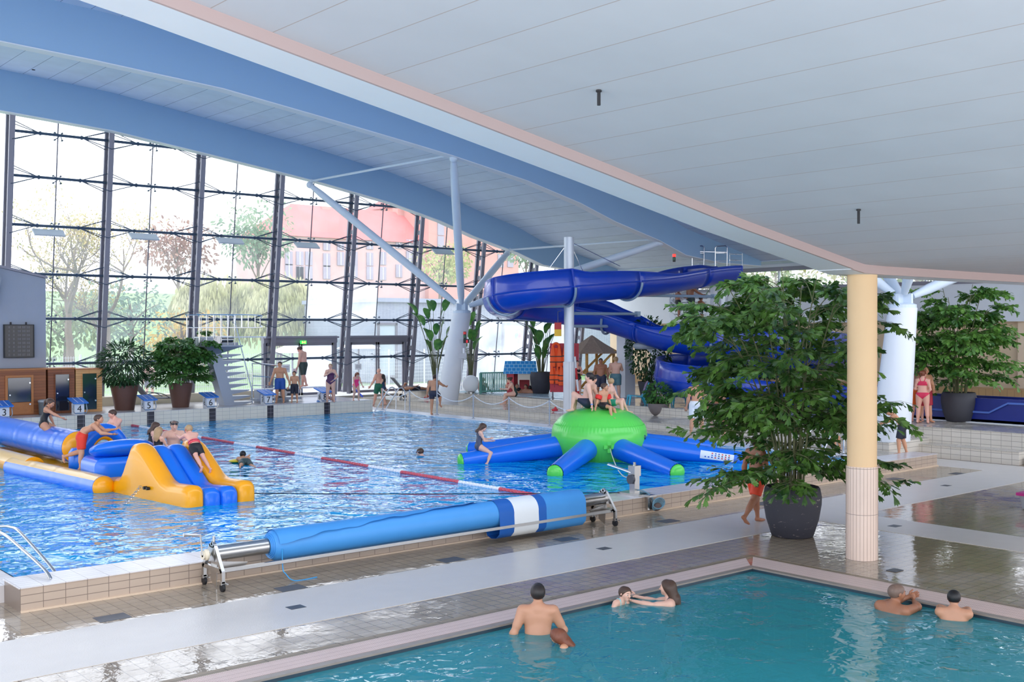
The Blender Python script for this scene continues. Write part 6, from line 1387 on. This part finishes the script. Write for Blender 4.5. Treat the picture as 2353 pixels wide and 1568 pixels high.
# ================================================================== furniture and loose things
# sauna cabins
M_w1 = tile('sauna_red_cedar', s(156, 92, 52), s(134, 76, 42), s(92, 50, 28), 3, .11, 'xz', .5, .004, off=.3); M_w2 = tile('sauna_brown_cedar', s(142, 80, 46), s(124, 68, 38), s(80, 44, 24), 3, .1, 'xz', .5, .004); M_w3 = tile('sauna_light_pine', s(214, 162, 104), s(202, 150, 94), s(150, 104, 60), 3, .09, 'xz', .5, .004)
M_trimw = mat('orange_wood_trim', s(178, 112, 60), .5, noise=.15, nscale=6); M_sg = mat('sauna_dark_glass', s(32, 36, 50), .06, spec=.9)
for nm, x0, x1, m, d0, d1, lab in (('c', 9.6, 12.88, M_w1, 11.55, 12.35, 'wide reddish wooden sauna cabin with a framed glass door, on the left'), ('d', 12.95, 13.9, M_w2, 13.2, 13.7, 'narrow dark wooden sauna cabin between the two other cabins'), ('e', 13.95, 14.92, M_w3, 14.18, 14.7, 'narrow light pine sauna cabin nearest the potted shrub')):
    yf = 41.6; t = thing('sauna_cabin', lab, 'sauna cabin', ((x0+x1)/2, yf, .757), 0, None); zt = 2.38 if nm != 'e' else 2.34
    b = MB(); b.bb((x0, yf, .757), (x1, yf+.9, zt)); b.build('body', m, t, world=True); b = MB(); b.bb((x0-.03, yf-.03, zt), (x1+.03, yf+.93, zt+.05)); b.build('top_board', M_trimw, t, world=True)
    b = MB(); z0, z1 = (.83, 2.2) if nm != 'c' else (.8, 2.12); q = .08 if nm == 'c' else .025
    for u0, v0, u1, v1 in ((d0-q, z0, d0, z1+q), (d1, z0, d1+q, z1+q), (d0, z1, d1, z1+q), (d0, z0, d1, z0+q)): b.bb((u0, yf-.05, v0), (u1, yf, v1))
    if nm == 'c': b.bb((d0, yf-.04, z0+q), (d1, yf, 1.22))
    dr_ = b.build('door', M_trimw if nm == 'c' else m, t, world=True); b = MB(); b.bb((d0+.01, yf-.045, 1.24 if nm == 'c' else z0+q), (d1-.01, yf-.02, z1-.01)); b.build('door_glass', M_sg, dr_, world=True)
    b = MB()
    for zz_ in (z0+.35, z1-.2): b.cyl((d1-.05, yf-.05, zz_), (d1-.05, yf-.08, zz_), .03, n=10)
    b.cyl((d0+.06, yf-.05, 1.5), (d0+.06, yf-.1, 1.5), .025, n=8); b.build('knob', M_chrome, dr_, True, world=True)
t = thing('waste_bin', 'grey waste bin with a liner bag beside the wide sauna door', 'bin', V(12.7, 41.25, .757)); b = MB(); b.lathe([(.17, 0), (.2, .5), (.2, .52)], n=20); b.build('body', mat('bin_grey', s(96, 100, 104), .5), t, 60); b = MB(); b.lathe([(.215, .47), (.21, .53), (.16, .55), (.15, .5)], n=20); b.build('liner', mat('liner_grey', s(150, 154, 160), .4), t, True)
# scoreboard
p0, p1 = aty(9, 748, 42.58), aty(75, 820, 42.58)
t = thing('scoreboard', 'black timing scoreboard with unlit digit rows on the grey wall', 'scoreboard', ((p0.x+p1.x)/2, 42.58, p1.z)); w_, h_ = p1.x-p0.x, p0.z-p1.z
b = MB(); b.bb((-w_/2, -.1, 0), (w_/2, .0, h_)); b.build('panel', mat('scoreboard_black', s(40, 36, 38), .25), t); b = MB()
for u0, v0, u1, v1 in ((-w_/2-.03, -.03, -w_/2, h_+.03), (w_/2, -.03, w_/2+.03, h_+.03), (-w_/2, h_, w_/2, h_+.03), (-w_/2, -.03, w_/2, 0)): b.bb((u0, -.12, v0), (u1, 0, v1))
b.build('frame', M_ink, t); dm = mat('digit_dim', s(120, 116, 118), .5)
for r in range(8): text('digits', '8   8   88 88 88', h_*.105, (0, -.105, h_*(.935-.124*r)), (PI/2, 0, 0), dm, t, .001)
b = MB()
for u in (-w_*.27, w_*.27): b.cyl((u, -.02, h_), (u, -.02, h_+.12), .03, n=8)
b.build('hook', M_ink, t, True)
# three metre diving tower
TP = atz(540, 934, .757); TP.y = 41.3; M_td = mat('tower_steel_grey', s(150, 158, 172), .35, .4)
t = thing('diving_tower', 'three metre steel diving tower with a springboard and open steps', 'diving tower', (TP.x, TP.y, .757))
def bar(b, A, B, w, d):
    A, B = Vector(A), Vector(B); u = B-A; b.box((A+B)/2, (w, d, u.length), M=u.to_track_quat('Z', 'Y').to_matrix()); return b
Q = lambda px, py, dy=0.: aty(px, py, TP.y+dy)
b = MB(); A0_, A1_ = Q(488, 812), Q(538, 934)
b.add([Q(482, 812)-V(0, .0, 0), Q(508, 812), Q(508, 812)+V(0, .55, 0), Q(482, 812)+V(0, .55, 0), Q(517, 935), Q(541, 935), Q(541, 935)+V(0, .55, 0), Q(517, 935)+V(0, .55, 0)], [(0, 1, 5, 4), (1, 2, 6, 5), (2, 3, 7, 6), (3, 0, 4, 7), (0, 3, 2, 1), (4, 5, 6, 7)]); b.build('inclined_column', M_td, t, world=True)
zb = Q(480, 797).z; b = MB(); xa_, xb_ = Q(462, 800).x, Q(551, 800).x
b.loft([[V(xa_, TP.y-.3, zb), V(xb_, TP.y-.3, zb), V(xb_, TP.y+.9, zb), V(xa_, TP.y+.9, zb)], [V(xa_+.5, TP.y+.0, zb-.3), V(xb_-.9, TP.y+.0, zb-.3), V(xb_-.9, TP.y+.5, zb-.3), V(xa_+.5, TP.y+.5, zb-.3)]]); b.bb((xa_, TP.y-.3, zb), (xb_, TP.y+.9, zb+.05)); b.bb((Q(464, 790).x, TP.y-.0, zb+.05), (Q(490, 790).x, TP.y+.6, zb+.36)); b.bb((Q(510, 790).x, TP.y, zb+.05), (Q(548, 790).x, TP.y+.6, zb+.16)); b.build('platform', M_td, t, world=True)
b = MB(); b.cyl((Q(500, 784).x, TP.y-.05, zb+.26), (Q(500, 784).x+.0, TP.y+.65, zb+.26), .17, n=20); b.cyl((Q(512, 783).x, TP.y+.3, zb+.28), (Q(541, 783).x, TP.y+.3, zb+.28), .14, n=18); b.build('fulcrum_roller', M_steel, t, True, world=True)
zd = Q(500, 774).z; b = MB(); b.bb((Q(460, 775).x, TP.y+.05, zd-.05), (Q(613, 774).x, TP.y+.55, zd)); b.build('springboard', M_white, t, world=True)
for dy in (-.28, .88):
    b = MB(); zt = Q(500, 724).z; zm = Q(500, 753).z; xl, xr = Q(451, 740).x, Q(590 if dy < 0 else 560, 740).x
    b.tube(spline([(xl, TP.y+dy, zb-.0), (xl, TP.y+dy, zt-.08), (xl+.08, TP.y+dy, zt), (xr-.1, TP.y+dy, zt), (xr, TP.y+dy, zt-.15), (xr, TP.y+dy, zm+.1), (xr-.1, TP.y+dy, zm), (xl, TP.y+dy, zm)], 4), .022, 7)
    for k in range(5): x = xl+.3*(k+1); b.cyl((x, TP.y+dy, zb), (x, TP.y+dy, zt), .018, n=6)
    for k in range(3): x = xl+1.5+.3*(k+1); b.cyl((x, TP.y+dy, zm), (x, TP.y+dy, zt), .018, n=6)
    b.build('railing', M_chrome, t, True, world=True)
for k in range(9):
    u = k/8; xs = Q(511+u*27, 815+u*112).x; z = Q(500, 815+u*112).z; b = MB(); b.prism([(xs, z), (xs+.85, z), (xs+.85, z-.04), (xs, z-.18)], TP.y+.1, TP.y+.6, 'xz'); b.build('step', M_td, t, world=True)
for dy in (.08, .62):
    b = MB(); b.tube([Q(538, 730, dy), Q(552, 790, dy), Q(578, 893, dy), Q(580, 928, dy), Q(571, 932, dy), Q(542, 932, dy)], .024, 7); b.build('handrail', M_chrome, t, True, world=True)
# one metre board
t = thing('diving_board', 'low springboard stand with railings where a man walks', 'diving board', V(Q(625, 900).x, 41.2, .757))
yB = atz(693, 889, BZ if 'BZ' in globals() else 1.36).y; Qb = lambda px, py, dy=0.: aty(px, py, yB+dy)
b = MB(); z1 = 1.345; b.bb((Qb(588, 887).x, yB-.25, z1-.05), (Qb(742, 890).x, yB+.25, z1)); b.build('springboard', M_white, t, world=True)
b = MB(); b.cyl((Qb(643, 896).x, yB-.33, z1-.22), (Qb(643, 896).x, yB+.33, z1-.22), .17, n=20); b.cyl((Qb(650, 896).x, yB, z1-.2), (Qb(676, 896).x, yB, z1-.2), .14, n=16); b.build('fulcrum_roller', M_steel, t, True, world=True)
b = MB(); b.bb((Qb(590, 896).x, yB-.25, .757), (Qb(618, 896).x, yB+.25, z1-.06)); b.bb((Qb(582, 907).x, yB-.3, z1-.5), (Qb(685, 907).x, yB+.3, z1-.4)); b.bb((Qb(640, 910).x, yB-.15, .757), (Qb(660, 910).x, yB+.15, z1-.4)); b.build('stand', M_td, t, world=True)
for dy in (-.36, .36):
    b = MB(); b.tube(spline([Qb(580, 908, dy), Qb(580, 842, dy), Qb(583, 836, dy), Qb(634, 840, dy), Qb(638, 846, dy), Qb(638, 906, dy)], 4), .022, 7); b.cyl(Qb(580, 864, dy), Qb(638, 868, dy), .018, n=6); b.cyl(Qb(580, 886, dy), Qb(638, 888, dy), .018, n=6); b.cyl(Qb(608, 840, dy), Qb(608, 906, dy), .018, n=6); b.build('railing', M_chrome, t, True, world=True)
# loungers
def lounger(label, loc, rz):
    t = thing('sun_lounger', label, 'sun lounger', loc, rz); M_f = mat('lounger_mesh_grey', s(70, 72, 80), .7); M_fr = mat('lounger_alu', s(150, 154, 164), .35, .6)
    b = MB(); b.bb((-.2, -.32, .33), (1.25, .32, .36)); b.build('seat_mesh', M_f, t); b = MB(); b.add([(-.2, -.32, .34), (-.2, .32, .34), (-.75, .32, .98), (-.75, -.32, .98), (-.23, -.32, .32), (-.23, .32, .32), (-.78, .32, .96), (-.78, -.32, .96)], [(0, 1, 2, 3), (7, 6, 5, 4), (0, 4, 5, 1), (1, 5, 6, 2), (2, 6, 7, 3), (3, 7, 4, 0)]); b.build('backrest', M_f, t)
    b = MB()
    for y in (-.34, .34): b.tube([(-.77, y, .98), (-.22, y, .34), (1.27, y, .34)], .02, 6); b.tube(spline([(-.35, y, .52), (-.1, y, .58), (.3, y, .5), (.55, y, .34)], 5), .018, 6)
    b.build('frame', M_fr, t, True)
    for x in (-.15, 1.0):
        for y in (-.34, .34): b = MB(); b.tube([(x, y, .34), (x+(.12 if x > 0 else -.08), y, 0)], .018, 6); b.build('leg', M_fr, t, True)
    b = MB(); b.cyl((-.24, -.38, .09), (-.24, -.34, .09), .09, n=14); b.cyl((-.24, .34, .09), (-.24, .38, .09), .09, n=14); b.build('wheel', M_black, t, True); return t
lounger('grey sun lounger between the two brown pots', V(aty(352, 920, 42.6).x, 42.6, .757), 0)
pl = atz(912, 912, .53); pl.z = .525
lounger('grey sun lounger where a person lies, right of the far ladder', V(pl.x, 43.6, .525), -.35)
P_('person lying on the sun lounger beside the white cone column', V(pl.x+.25, 43.52, .97), 60, h=1.7, anchor='pelvis', skin='tan', hair=('short', 'brown'), pitch=-90, L=(0, 6, 8), R=(0, 6, 8), la=(60, 20, 100, 60), ra=(10, 10, 10, 0), wear=[('shorts', (40, 44, 60), .7)], vox=.016) if 'P_' in globals() else None
# white round drum, playpen, playhouse
p = atz(1082, 903, .856); t = thing('white_disc', 'big round white disc standing before the bubbling pool', 'disc', p); b = MB(); b.sph((0, 0, .42), (.4, .14, .4), 28, 16, Matrix.Rotation(-.72, 3, 'Z')); b.build('disc', M_plate, t, True); b = MB(); b.lathe([(.2, 0), (.2, .03), (.06, .05)], n=16); b.cyl((0, 0, .05), (.2, 0, .08), .05); b.build('foot', M_steel, t, True)
A, B = atz(1104, 905, .856), atz(1168, 903, .856); t = thing('playpen_fence', 'green slatted playpen fence beside the playhouse', 'fence', (A+B)/2); M_pg = mat('playpen_green', s(104, 164, 150), .5); b = MB(); dd = (B-A)
hh = .95
for z in (.1, hh): bar(b, A+V(0, 0, z), B+V(0, 0, z), .05, .06)
for i in range(17): bar(b, A+dd*i/16+V(0, 0, .05), A+dd*i/16+V(0, 0, hh), .03, .05)
o = b.build('rails', M_pg, t, world=True); 
b = MB(); b.box((A+V(0, 0, hh/2)), (.08, .08, hh)); b.build('post', M_pg, t, world=True); b = MB(); b.box((B+V(0, 0, hh/2)), (.08, .08, hh)); b.build('post', M_pg, t, world=True)
p = atz(1196, 903, .856); t = thing('playhouse', "children's playhouse with a blue tiled roof and red white walls", 'playhouse', p, -.72); b = MB(); b.bb((-.62, -.4, 0), (-.3, .4, 1.0)); b.bb((.45, -.4, 0), (.62, .4, 1.0)); b.bb((-.3, -.4, 0), (.45, -.36, .3)); b.bb((-.3, .3, 0), (.45, .4, 1.0)); b.build('wall', mat('playhouse_red', s(206, 56, 70), .5), t)
b = MB(); b.bb((-.64, -.43, .3), (-.5, .43, .4)); b.bb((-.12, -.44, 0), (-.04, -.36, 1)); b.bb((.42, -.44, 0), (.5, -.36, 1)); b.prism([(-.05, .62), (.45, .62), (.45, 1.0), (-.05, 1.0)], -.42, -.38, 'xz'); b.add([(-.64, -.44, .98), (-.64, .44, .98), (-.64, 0, 1.45), (-.58, -.44, .98), (-.58, .44, .98), (-.58, 0, 1.45)], [(0, 1, 2), (5, 4, 3), (0, 2, 5, 3), (1, 4, 5, 2)]); b.build('trim', mat('playhouse_cream', s(238, 226, 208), .5), t)
b = MB()
for sg in (-1, 1): b.add([(-.72, 0, 1.48), (.72, 0, 1.48), (.78, sg*.56, .95), (-.78, sg*.56, .95), (-.72, 0, 1.42), (.72, 0, 1.42), (.78, sg*.56, .9), (-.78, sg*.56, .9)], [(0, 1, 2, 3), (7, 6, 5, 4), (0, 4, 5, 1), (1, 5, 6, 2), (2, 6, 7, 3), (3, 7, 4, 0)])
b.build('roof', tile('playhouse_blue_tiles', s(36, 140, 214), s(48, 156, 226), s(160, 214, 244), .2, .16, 'xy', .4, .014, off=.5), t)
# life vest rack
p = atz(1297, 915, .856); rk = thing('life_vest_rack', 'red board stand on which the orange life vests hang', 'rack', p, -.72); b = MB(); b.bb((-.62, 0, .25), (.62, .06, 2.35)); b.build('board', mat('rack_red', s(186, 44, 66), .5), rk); b = MB()
for x in (-.5, .5): b.bb((x-.03, .0, 0), (x+.03, .06, .3)); b.bb((x-.04, -.3, 0), (x+.04, .35, .05))
b.build('foot', M_dark, rk)
M_or, M_bl = mat('vest_orange', s(255, 92, 30), .6, noise=.1), mat('vest_black', s(34, 30, 34), .6)
for k, (x, z, sc) in enumerate(((-.36, 1.35, 1.), (.18, 1.35, 1.05), (-.42, .62, .85), (-.02, .55, .95), (.3, .35, 1.05))):
    t = thing('life_vest', 'orange life vest hanging %s on the red rack' % ('upper left', 'upper right', 'lower left', 'in the lower middle', 'lower right and longest')[k], 'life vest', wm(rk) @ V(x, -.1, z), -.72, 'life vests on the red rack'); t.scale = (sc, sc, sc)
    for sg in (-1, 1):
        b = MB(); b.loft([[V(sg*.13+q*w2, y, z_) for q, y in ((-1, -.05), (-.6, -.09), (.6, -.09), (1, -.05), (1, .02), (-1, .02))] for z_, w2 in ((0, .1), (.12, .13), (.4, .13), (.62, .1), (.78, .07), (.86, .05))]); b.build('front_panel', M_or, t, True)
    b = MB(); b.tube(spline([(-.15, 0, .82), (-.1, .0, .95), (0, .0, 1.0), (.1, 0, .95), (.15, 0, .82)], 4), .055, 8); b.bb((-.12, .0, .1), (.12, .03, .8)); b.build('collar', M_or, t, True)
    b = MB()
    for z_ in (.18, .42): b.bb((-.27, -.1, z_), (.27, -.085, z_+.04))
    b.bb((-.02, -.1, -.18), (.0, -.08, .2)); b.build('strap', M_bl, t)
# signs, pole, hut, chairs
A = atd(1282, 757, 43.6); t = thing('beach_flag', 'red over yellow flag sign beside the silver column', 'flag', A); b = MB(); b.box((0, 0, .13), (.28, .02, .27), -.72); b.build('red_half', mat('flag_red', s(196, 40, 44), .5), t); b = MB(); b.box((0, 0, -.14), (.28, .02, .27), -.72); b.build('yellow_half', mat('flag_yellow', s(240, 190, 40), .5), t); b = MB(); b.cyl((0, 0, .27), (0, 0, .7), .012); b.cyl((0, 0, .7), V(.1, -.1, .72), .012); b.build('hanger', M_dark, t)
p = atz(1331, 925, .856); t = thing('striped_pole', 'leaning red and white striped pole by the straw hut', 'pole', p); E_ = V(*(aty(1318, 793, p.y)-p))
for k in range(5): b = MB(); b.cyl(E_*k/5, E_*(k+1)/5, .045, n=10); b.build('red_band' if k % 2 == 0 else 'white_band', mat('pole_red', s(206, 40, 50), .4) if k % 2 == 0 else M_plate, t, True)
hp = atz(1360, 906, .856); hut = thing('straw_hut', 'small straw roofed play hut with bamboo stairs', 'hut', hp); zz = lambda py: aty(1360, py, hp.y).z-hp.z; wpx = lambda px: (aty(px, 810, hp.y)-aty(1357, 810, hp.y)).length*.8
M_bam = mat('bamboo', s(206, 160, 84), .5, noise=.2, nscale=8); M_straw = mat('straw_thatch', s(168, 144, 124), .95, noise=.3, nscale=12, bump=.8, bscale=40)
rr = 1.35; b = MB(); e_, a_ = zz(812), zz(771); b.loft([b.ring((0, 0, e_), (0, 0, 1), rr, 8, .4), b.ring((0, 0, e_+.06), (0, 0, 1), rr*.98, 8, .4), b.ring((0, 0, e_+(a_-e_)*.55), (0, 0, 1), rr*.45, 8, .4), b.ring((0, 0, a_), (0, 0, 1), .04, 8, .4)]); b.build('thatched_roof', M_straw, hut)
for x, y in ((-.8, -.5), (.7, -.7), (.8, .5), (-.6, .7)): b = MB(); b.cyl((x, y, 0), (x, y, e_+.1), .07, n=10); b.build('post', M_bam, hut, True)
b = MB(); b.bb((-.9, -.8, .95), (.9, .8, 1.02)); b.build('deck', M_bam, hut); b = MB()
for sg in (-.9, -.25): b.cyl((-1.4, sg-.2, .15), (.4, sg-.2, 1.5), .06, n=8); b.cyl((-1.4, sg-.2, .75), (.4, sg-.2, 2.0), .05, n=8)
for i in range(6): b.box((-1.3+.27*i, -.78, .15+.17*i), (.26, .62, .05))
b.build('stairs', M_bam, hut)
def chair(label, loc, rz, towel):
    t = thing('plastic_chair', label, 'chair', loc, rz); m = mat('turquoise_plastic', s(54, 176, 204), .35)
    b = MB(); b.loft([[V(x, y, z+k) for x in (-.26, .26)]+[V(x, y, z+k-.03) for x in (.26, -.26)] for y, z, k in ((-.35, .36, 0), (-.3, .4, 0), (0, .36, 0), (.2, .34, 0), (.26, .38, 0))]); b.build('seat', m, t, True)
    b = MB(); b.loft([[V(-w, y, z), V(0, y-.0+.03, z), V(w, y, z), V(w, y+.03, z), V(0, y+.06, z), V(-w, y+.03, z)] for y, z, w in ((.2, .34, .26), (.28, .55, .25), (.38, .8, .22), (.42, .88, .16))]); b.build('backrest', m, t, True)
    for x in (-1, 1):
        b = MB(); b.tube([(x*.24, -.3, .37), (x*.29, -.36, 0)], [.045, .03], 8); b.build('leg', m, t, True); b = MB(); b.tube([(x*.24, .2, .35), (x*.29, .38, 0)], [.045, .03], 8); b.build('leg', m, t, True)
    if towel:
        w = tag(MB().loft([[V(x, y, z) for x in (-.17, -.06, .05, .16)] for y, z in ((.36, .5), (.41, .75), (.46, .9), (.42, .93), (.34, .8), (.27, .58), (.22, .42))], False, False).build('towel', mat('mauve_towel', s(136, 118, 148), .9, noise=.15), smooth=True), 'mauve towel hung over the back of the turquoise chair', 'towel'); w.location = loc; w.rotation_euler.z = rz
chair('turquoise plastic chair with a towel over its back', atz(1464, 931, .856), -2.2, True); chair('turquoise plastic chair partly hidden under the lower chute', atz(1562, 930, .856), 2.4, False)
# column boxes, exit sign, posters
cx = Vector(V1b).lerp(Vector(V1t), .52); t = thing('column_display', 'grey control boxes with a red digit display on the white cone column', 'display', atd(1070, 790, 48.2))
q0 = atd(1070, 790, 48.2)
def cb(b, px, py, w, h, d=.14, dd=48.2): b.box(atd(px, py, dd), (w, d, h), -.6)
b = MB(); cb(b, 1064, 786, .3, .22); b.build('box', mat('box_grey', s(188, 190, 194), .5), t, world=True); b = MB(); cb(b, 1071, 784, .24, .18, .14, 48.05); b.build('display', M_ink, t, world=True)
b = MB(); cb(b, 1073, 785, .07, .12, .02, 47.95); b.build('digit', mat('led_red', s(220, 30, 40), .4, emit=(s(230, 30, 50), .5)), t, world=True)
b = MB(); cb(b, 1063, 818, .34, .22); b.build('lower_box', mat('box_grey', s(188, 190, 194), .5), t, world=True); b = MB(); b.cyl(atd(1066, 800, 48.2), atd(1066, 812, 48.2), .05); b.cyl(atd(1062, 826, 48.2), atd(1060, 895, 48.6), .02); b.build('conduit', M_white, t, True, world=True)
signal(atd(1068, 780, 48.1), 'small red and green signal light on the white cone column', False)
p = aty(697, 787, 44.6); t = thing('exit_sign', 'lit green and yellow exit sign over the frosted door', 'exit sign', p); b = MB(); b.box((0, 0, 0), (.3, .06, .16)); b.build('lamp_box', mat('exit_green', s(40, 200, 90), .4, emit=(s(60, 220, 90), 1.2)), t); b = MB(); b.box((-.06, -.035, 0), (.05, .01, .1)); b.box((.0, -.035, .0), (.06, .01, .03)); b.box((.07, -.035, 0), (.05, .01, .1)); b.build('pictogram', mat('exit_yellow', s(240, 240, 90), .4, emit=(s(240, 240, 120), 1.5)), t)
for px, py, w, h, lab, col in ((657, 847, .4, .36, 'white notice sheet on the glass beside the young man', 1), (678, 853, .26, .24, 'small white and red notice sheet on the glass door', 2), (823, 843, .36, .28, 'white notice with two lines of print on the second door', 0)):
    p = aty(px, py, 44.8); t = thing('notice_sheet', lab, 'notice', p); b = MB(); b.box((0, 0, 0), (w, .01, h)); b.build('sheet', M_plate, t); b = MB()
    for i in range(3): b.box((0, -.007, h*(.22-.2*i)), (w*.7, .004, h*.06))
    b.build('print', mat('print_red', s(220, 60, 60), .5) if col == 2 else mat('print_grey', s(120, 120, 130), .5), t)
# shark hanging from the chute
p = atd(1497, 797, 45.2); t = thing('hanging_shark', 'grey model shark hanging under the lower blue chute', 'model shark', p, YAW-PI/2); b = MB(); b.tube(spline([(-.75, 0, 0), (-.6, 0, .03), (-.2, 0, .03), (.3, 0, .0), (.75, 0, .02)], 4), [.01]+[.02+.13*math.sin(PI*min(1, (i+1)/17)**.7) for i in range(15)]+[.02], 12); b.build('body', mat('shark_grey', s(150, 160, 170), .4), t, True); b = MB()
for P4 in (((.7, .32), (.95, .4), (.8, 0), (.95, -.3), (.72, -.05)), ((-.15, .12), (.05, .34), (.15, .1)), ((-.2, -.1), (0, -.3), (.05, -.08))): b.prism(P4, -.015, .015, 'xz')
b.build('fin', mat('shark_grey', s(150, 160, 170)), t); b = MB(); b.cyl((0, 0, .1), (0, 0, .95), .006, n=4); b.build('wire', M_dark, t)
# small loose things
b = MB(); A, B = atz(806, 905, 1.3), atz(835, 930, .85); A = atd(810, 888, 48.2); B = atd(833, 912, 47.6); b.tube([A, B], .035, 10); tag(b.build('pool_noodle', mat('noodle_blue', s(40, 80, 210), .6), smooth=True), 'blue foam pool noodle held by the girl in pink', 'pool noodle')
for px, py, z, col, lab, cat in ((735, 924, .76, s(30, 120, 200), 'blue sandals on the start wall edge', 'sandals'), (981, 917, .525, s(200, 40, 56), 'red swim toy lying by the white cone column', 'toy'), (1275, 946, .525, s(220, 60, 70), 'small red and white toy on the lower step', 'toy')):
    p = atz(px, py, z); b = MB()
    if cat == 'sandals':
        for x in (-.08, .08): b.sph((x, 0, .02), (.05, .13, .02), 10, 6); b.tube([(x-.05, .03, .03), (x, .05, .08), (x+.05, .03, .03)], .012, 5)
    else: b.sph((0, 0, .06), (.16, .1, .06), 12, 8); b.sph((.03, 0, .13), (.05, .05, .06), 10, 6)
    o = b.build('sandals' if cat == 'sandals' else 'swim_toy', mat('toy_%s' % lab[:9].replace(' ', '_'), col, .5), smooth=True); o.location = p; tag(o, lab, cat)
p = atz(2382, 1172, 0); b = MB(); b.loft([[V(-.35, -.3, z), V(.35, -.3, z), V(.4, .3, z), V(-.3, .3, z)] for z in (.3, .36)]); t = thing('pink_seat', 'pink topped low seat at the right edge of the floor', 'seat', (p.x, p.y, 0)); b.build('cushion', mat('magenta_cushion', s(190, 40, 130), .5), t, 60)
b = MB(); b.lathe([(.22, 0), (.28, .02), (.32, .2), (.34, .3)], n=20); b.build('base', mat('clear_grey_plastic', s(170, 170, 176), .2), t, True)
b = MB(); q = V(9.1, 28.0, .98)
p = atz(547, 1060, .28); b = MB(); b.sph((0, 0, .03), (.26, .2, .05), 16, 8); o = b.build('swim_board', mat('board_yellow', s(244, 214, 60), .5), smooth=True); o.location = (p.x, p.y, .26); tag(o, 'yellow float board under the swimming boy', 'float board')
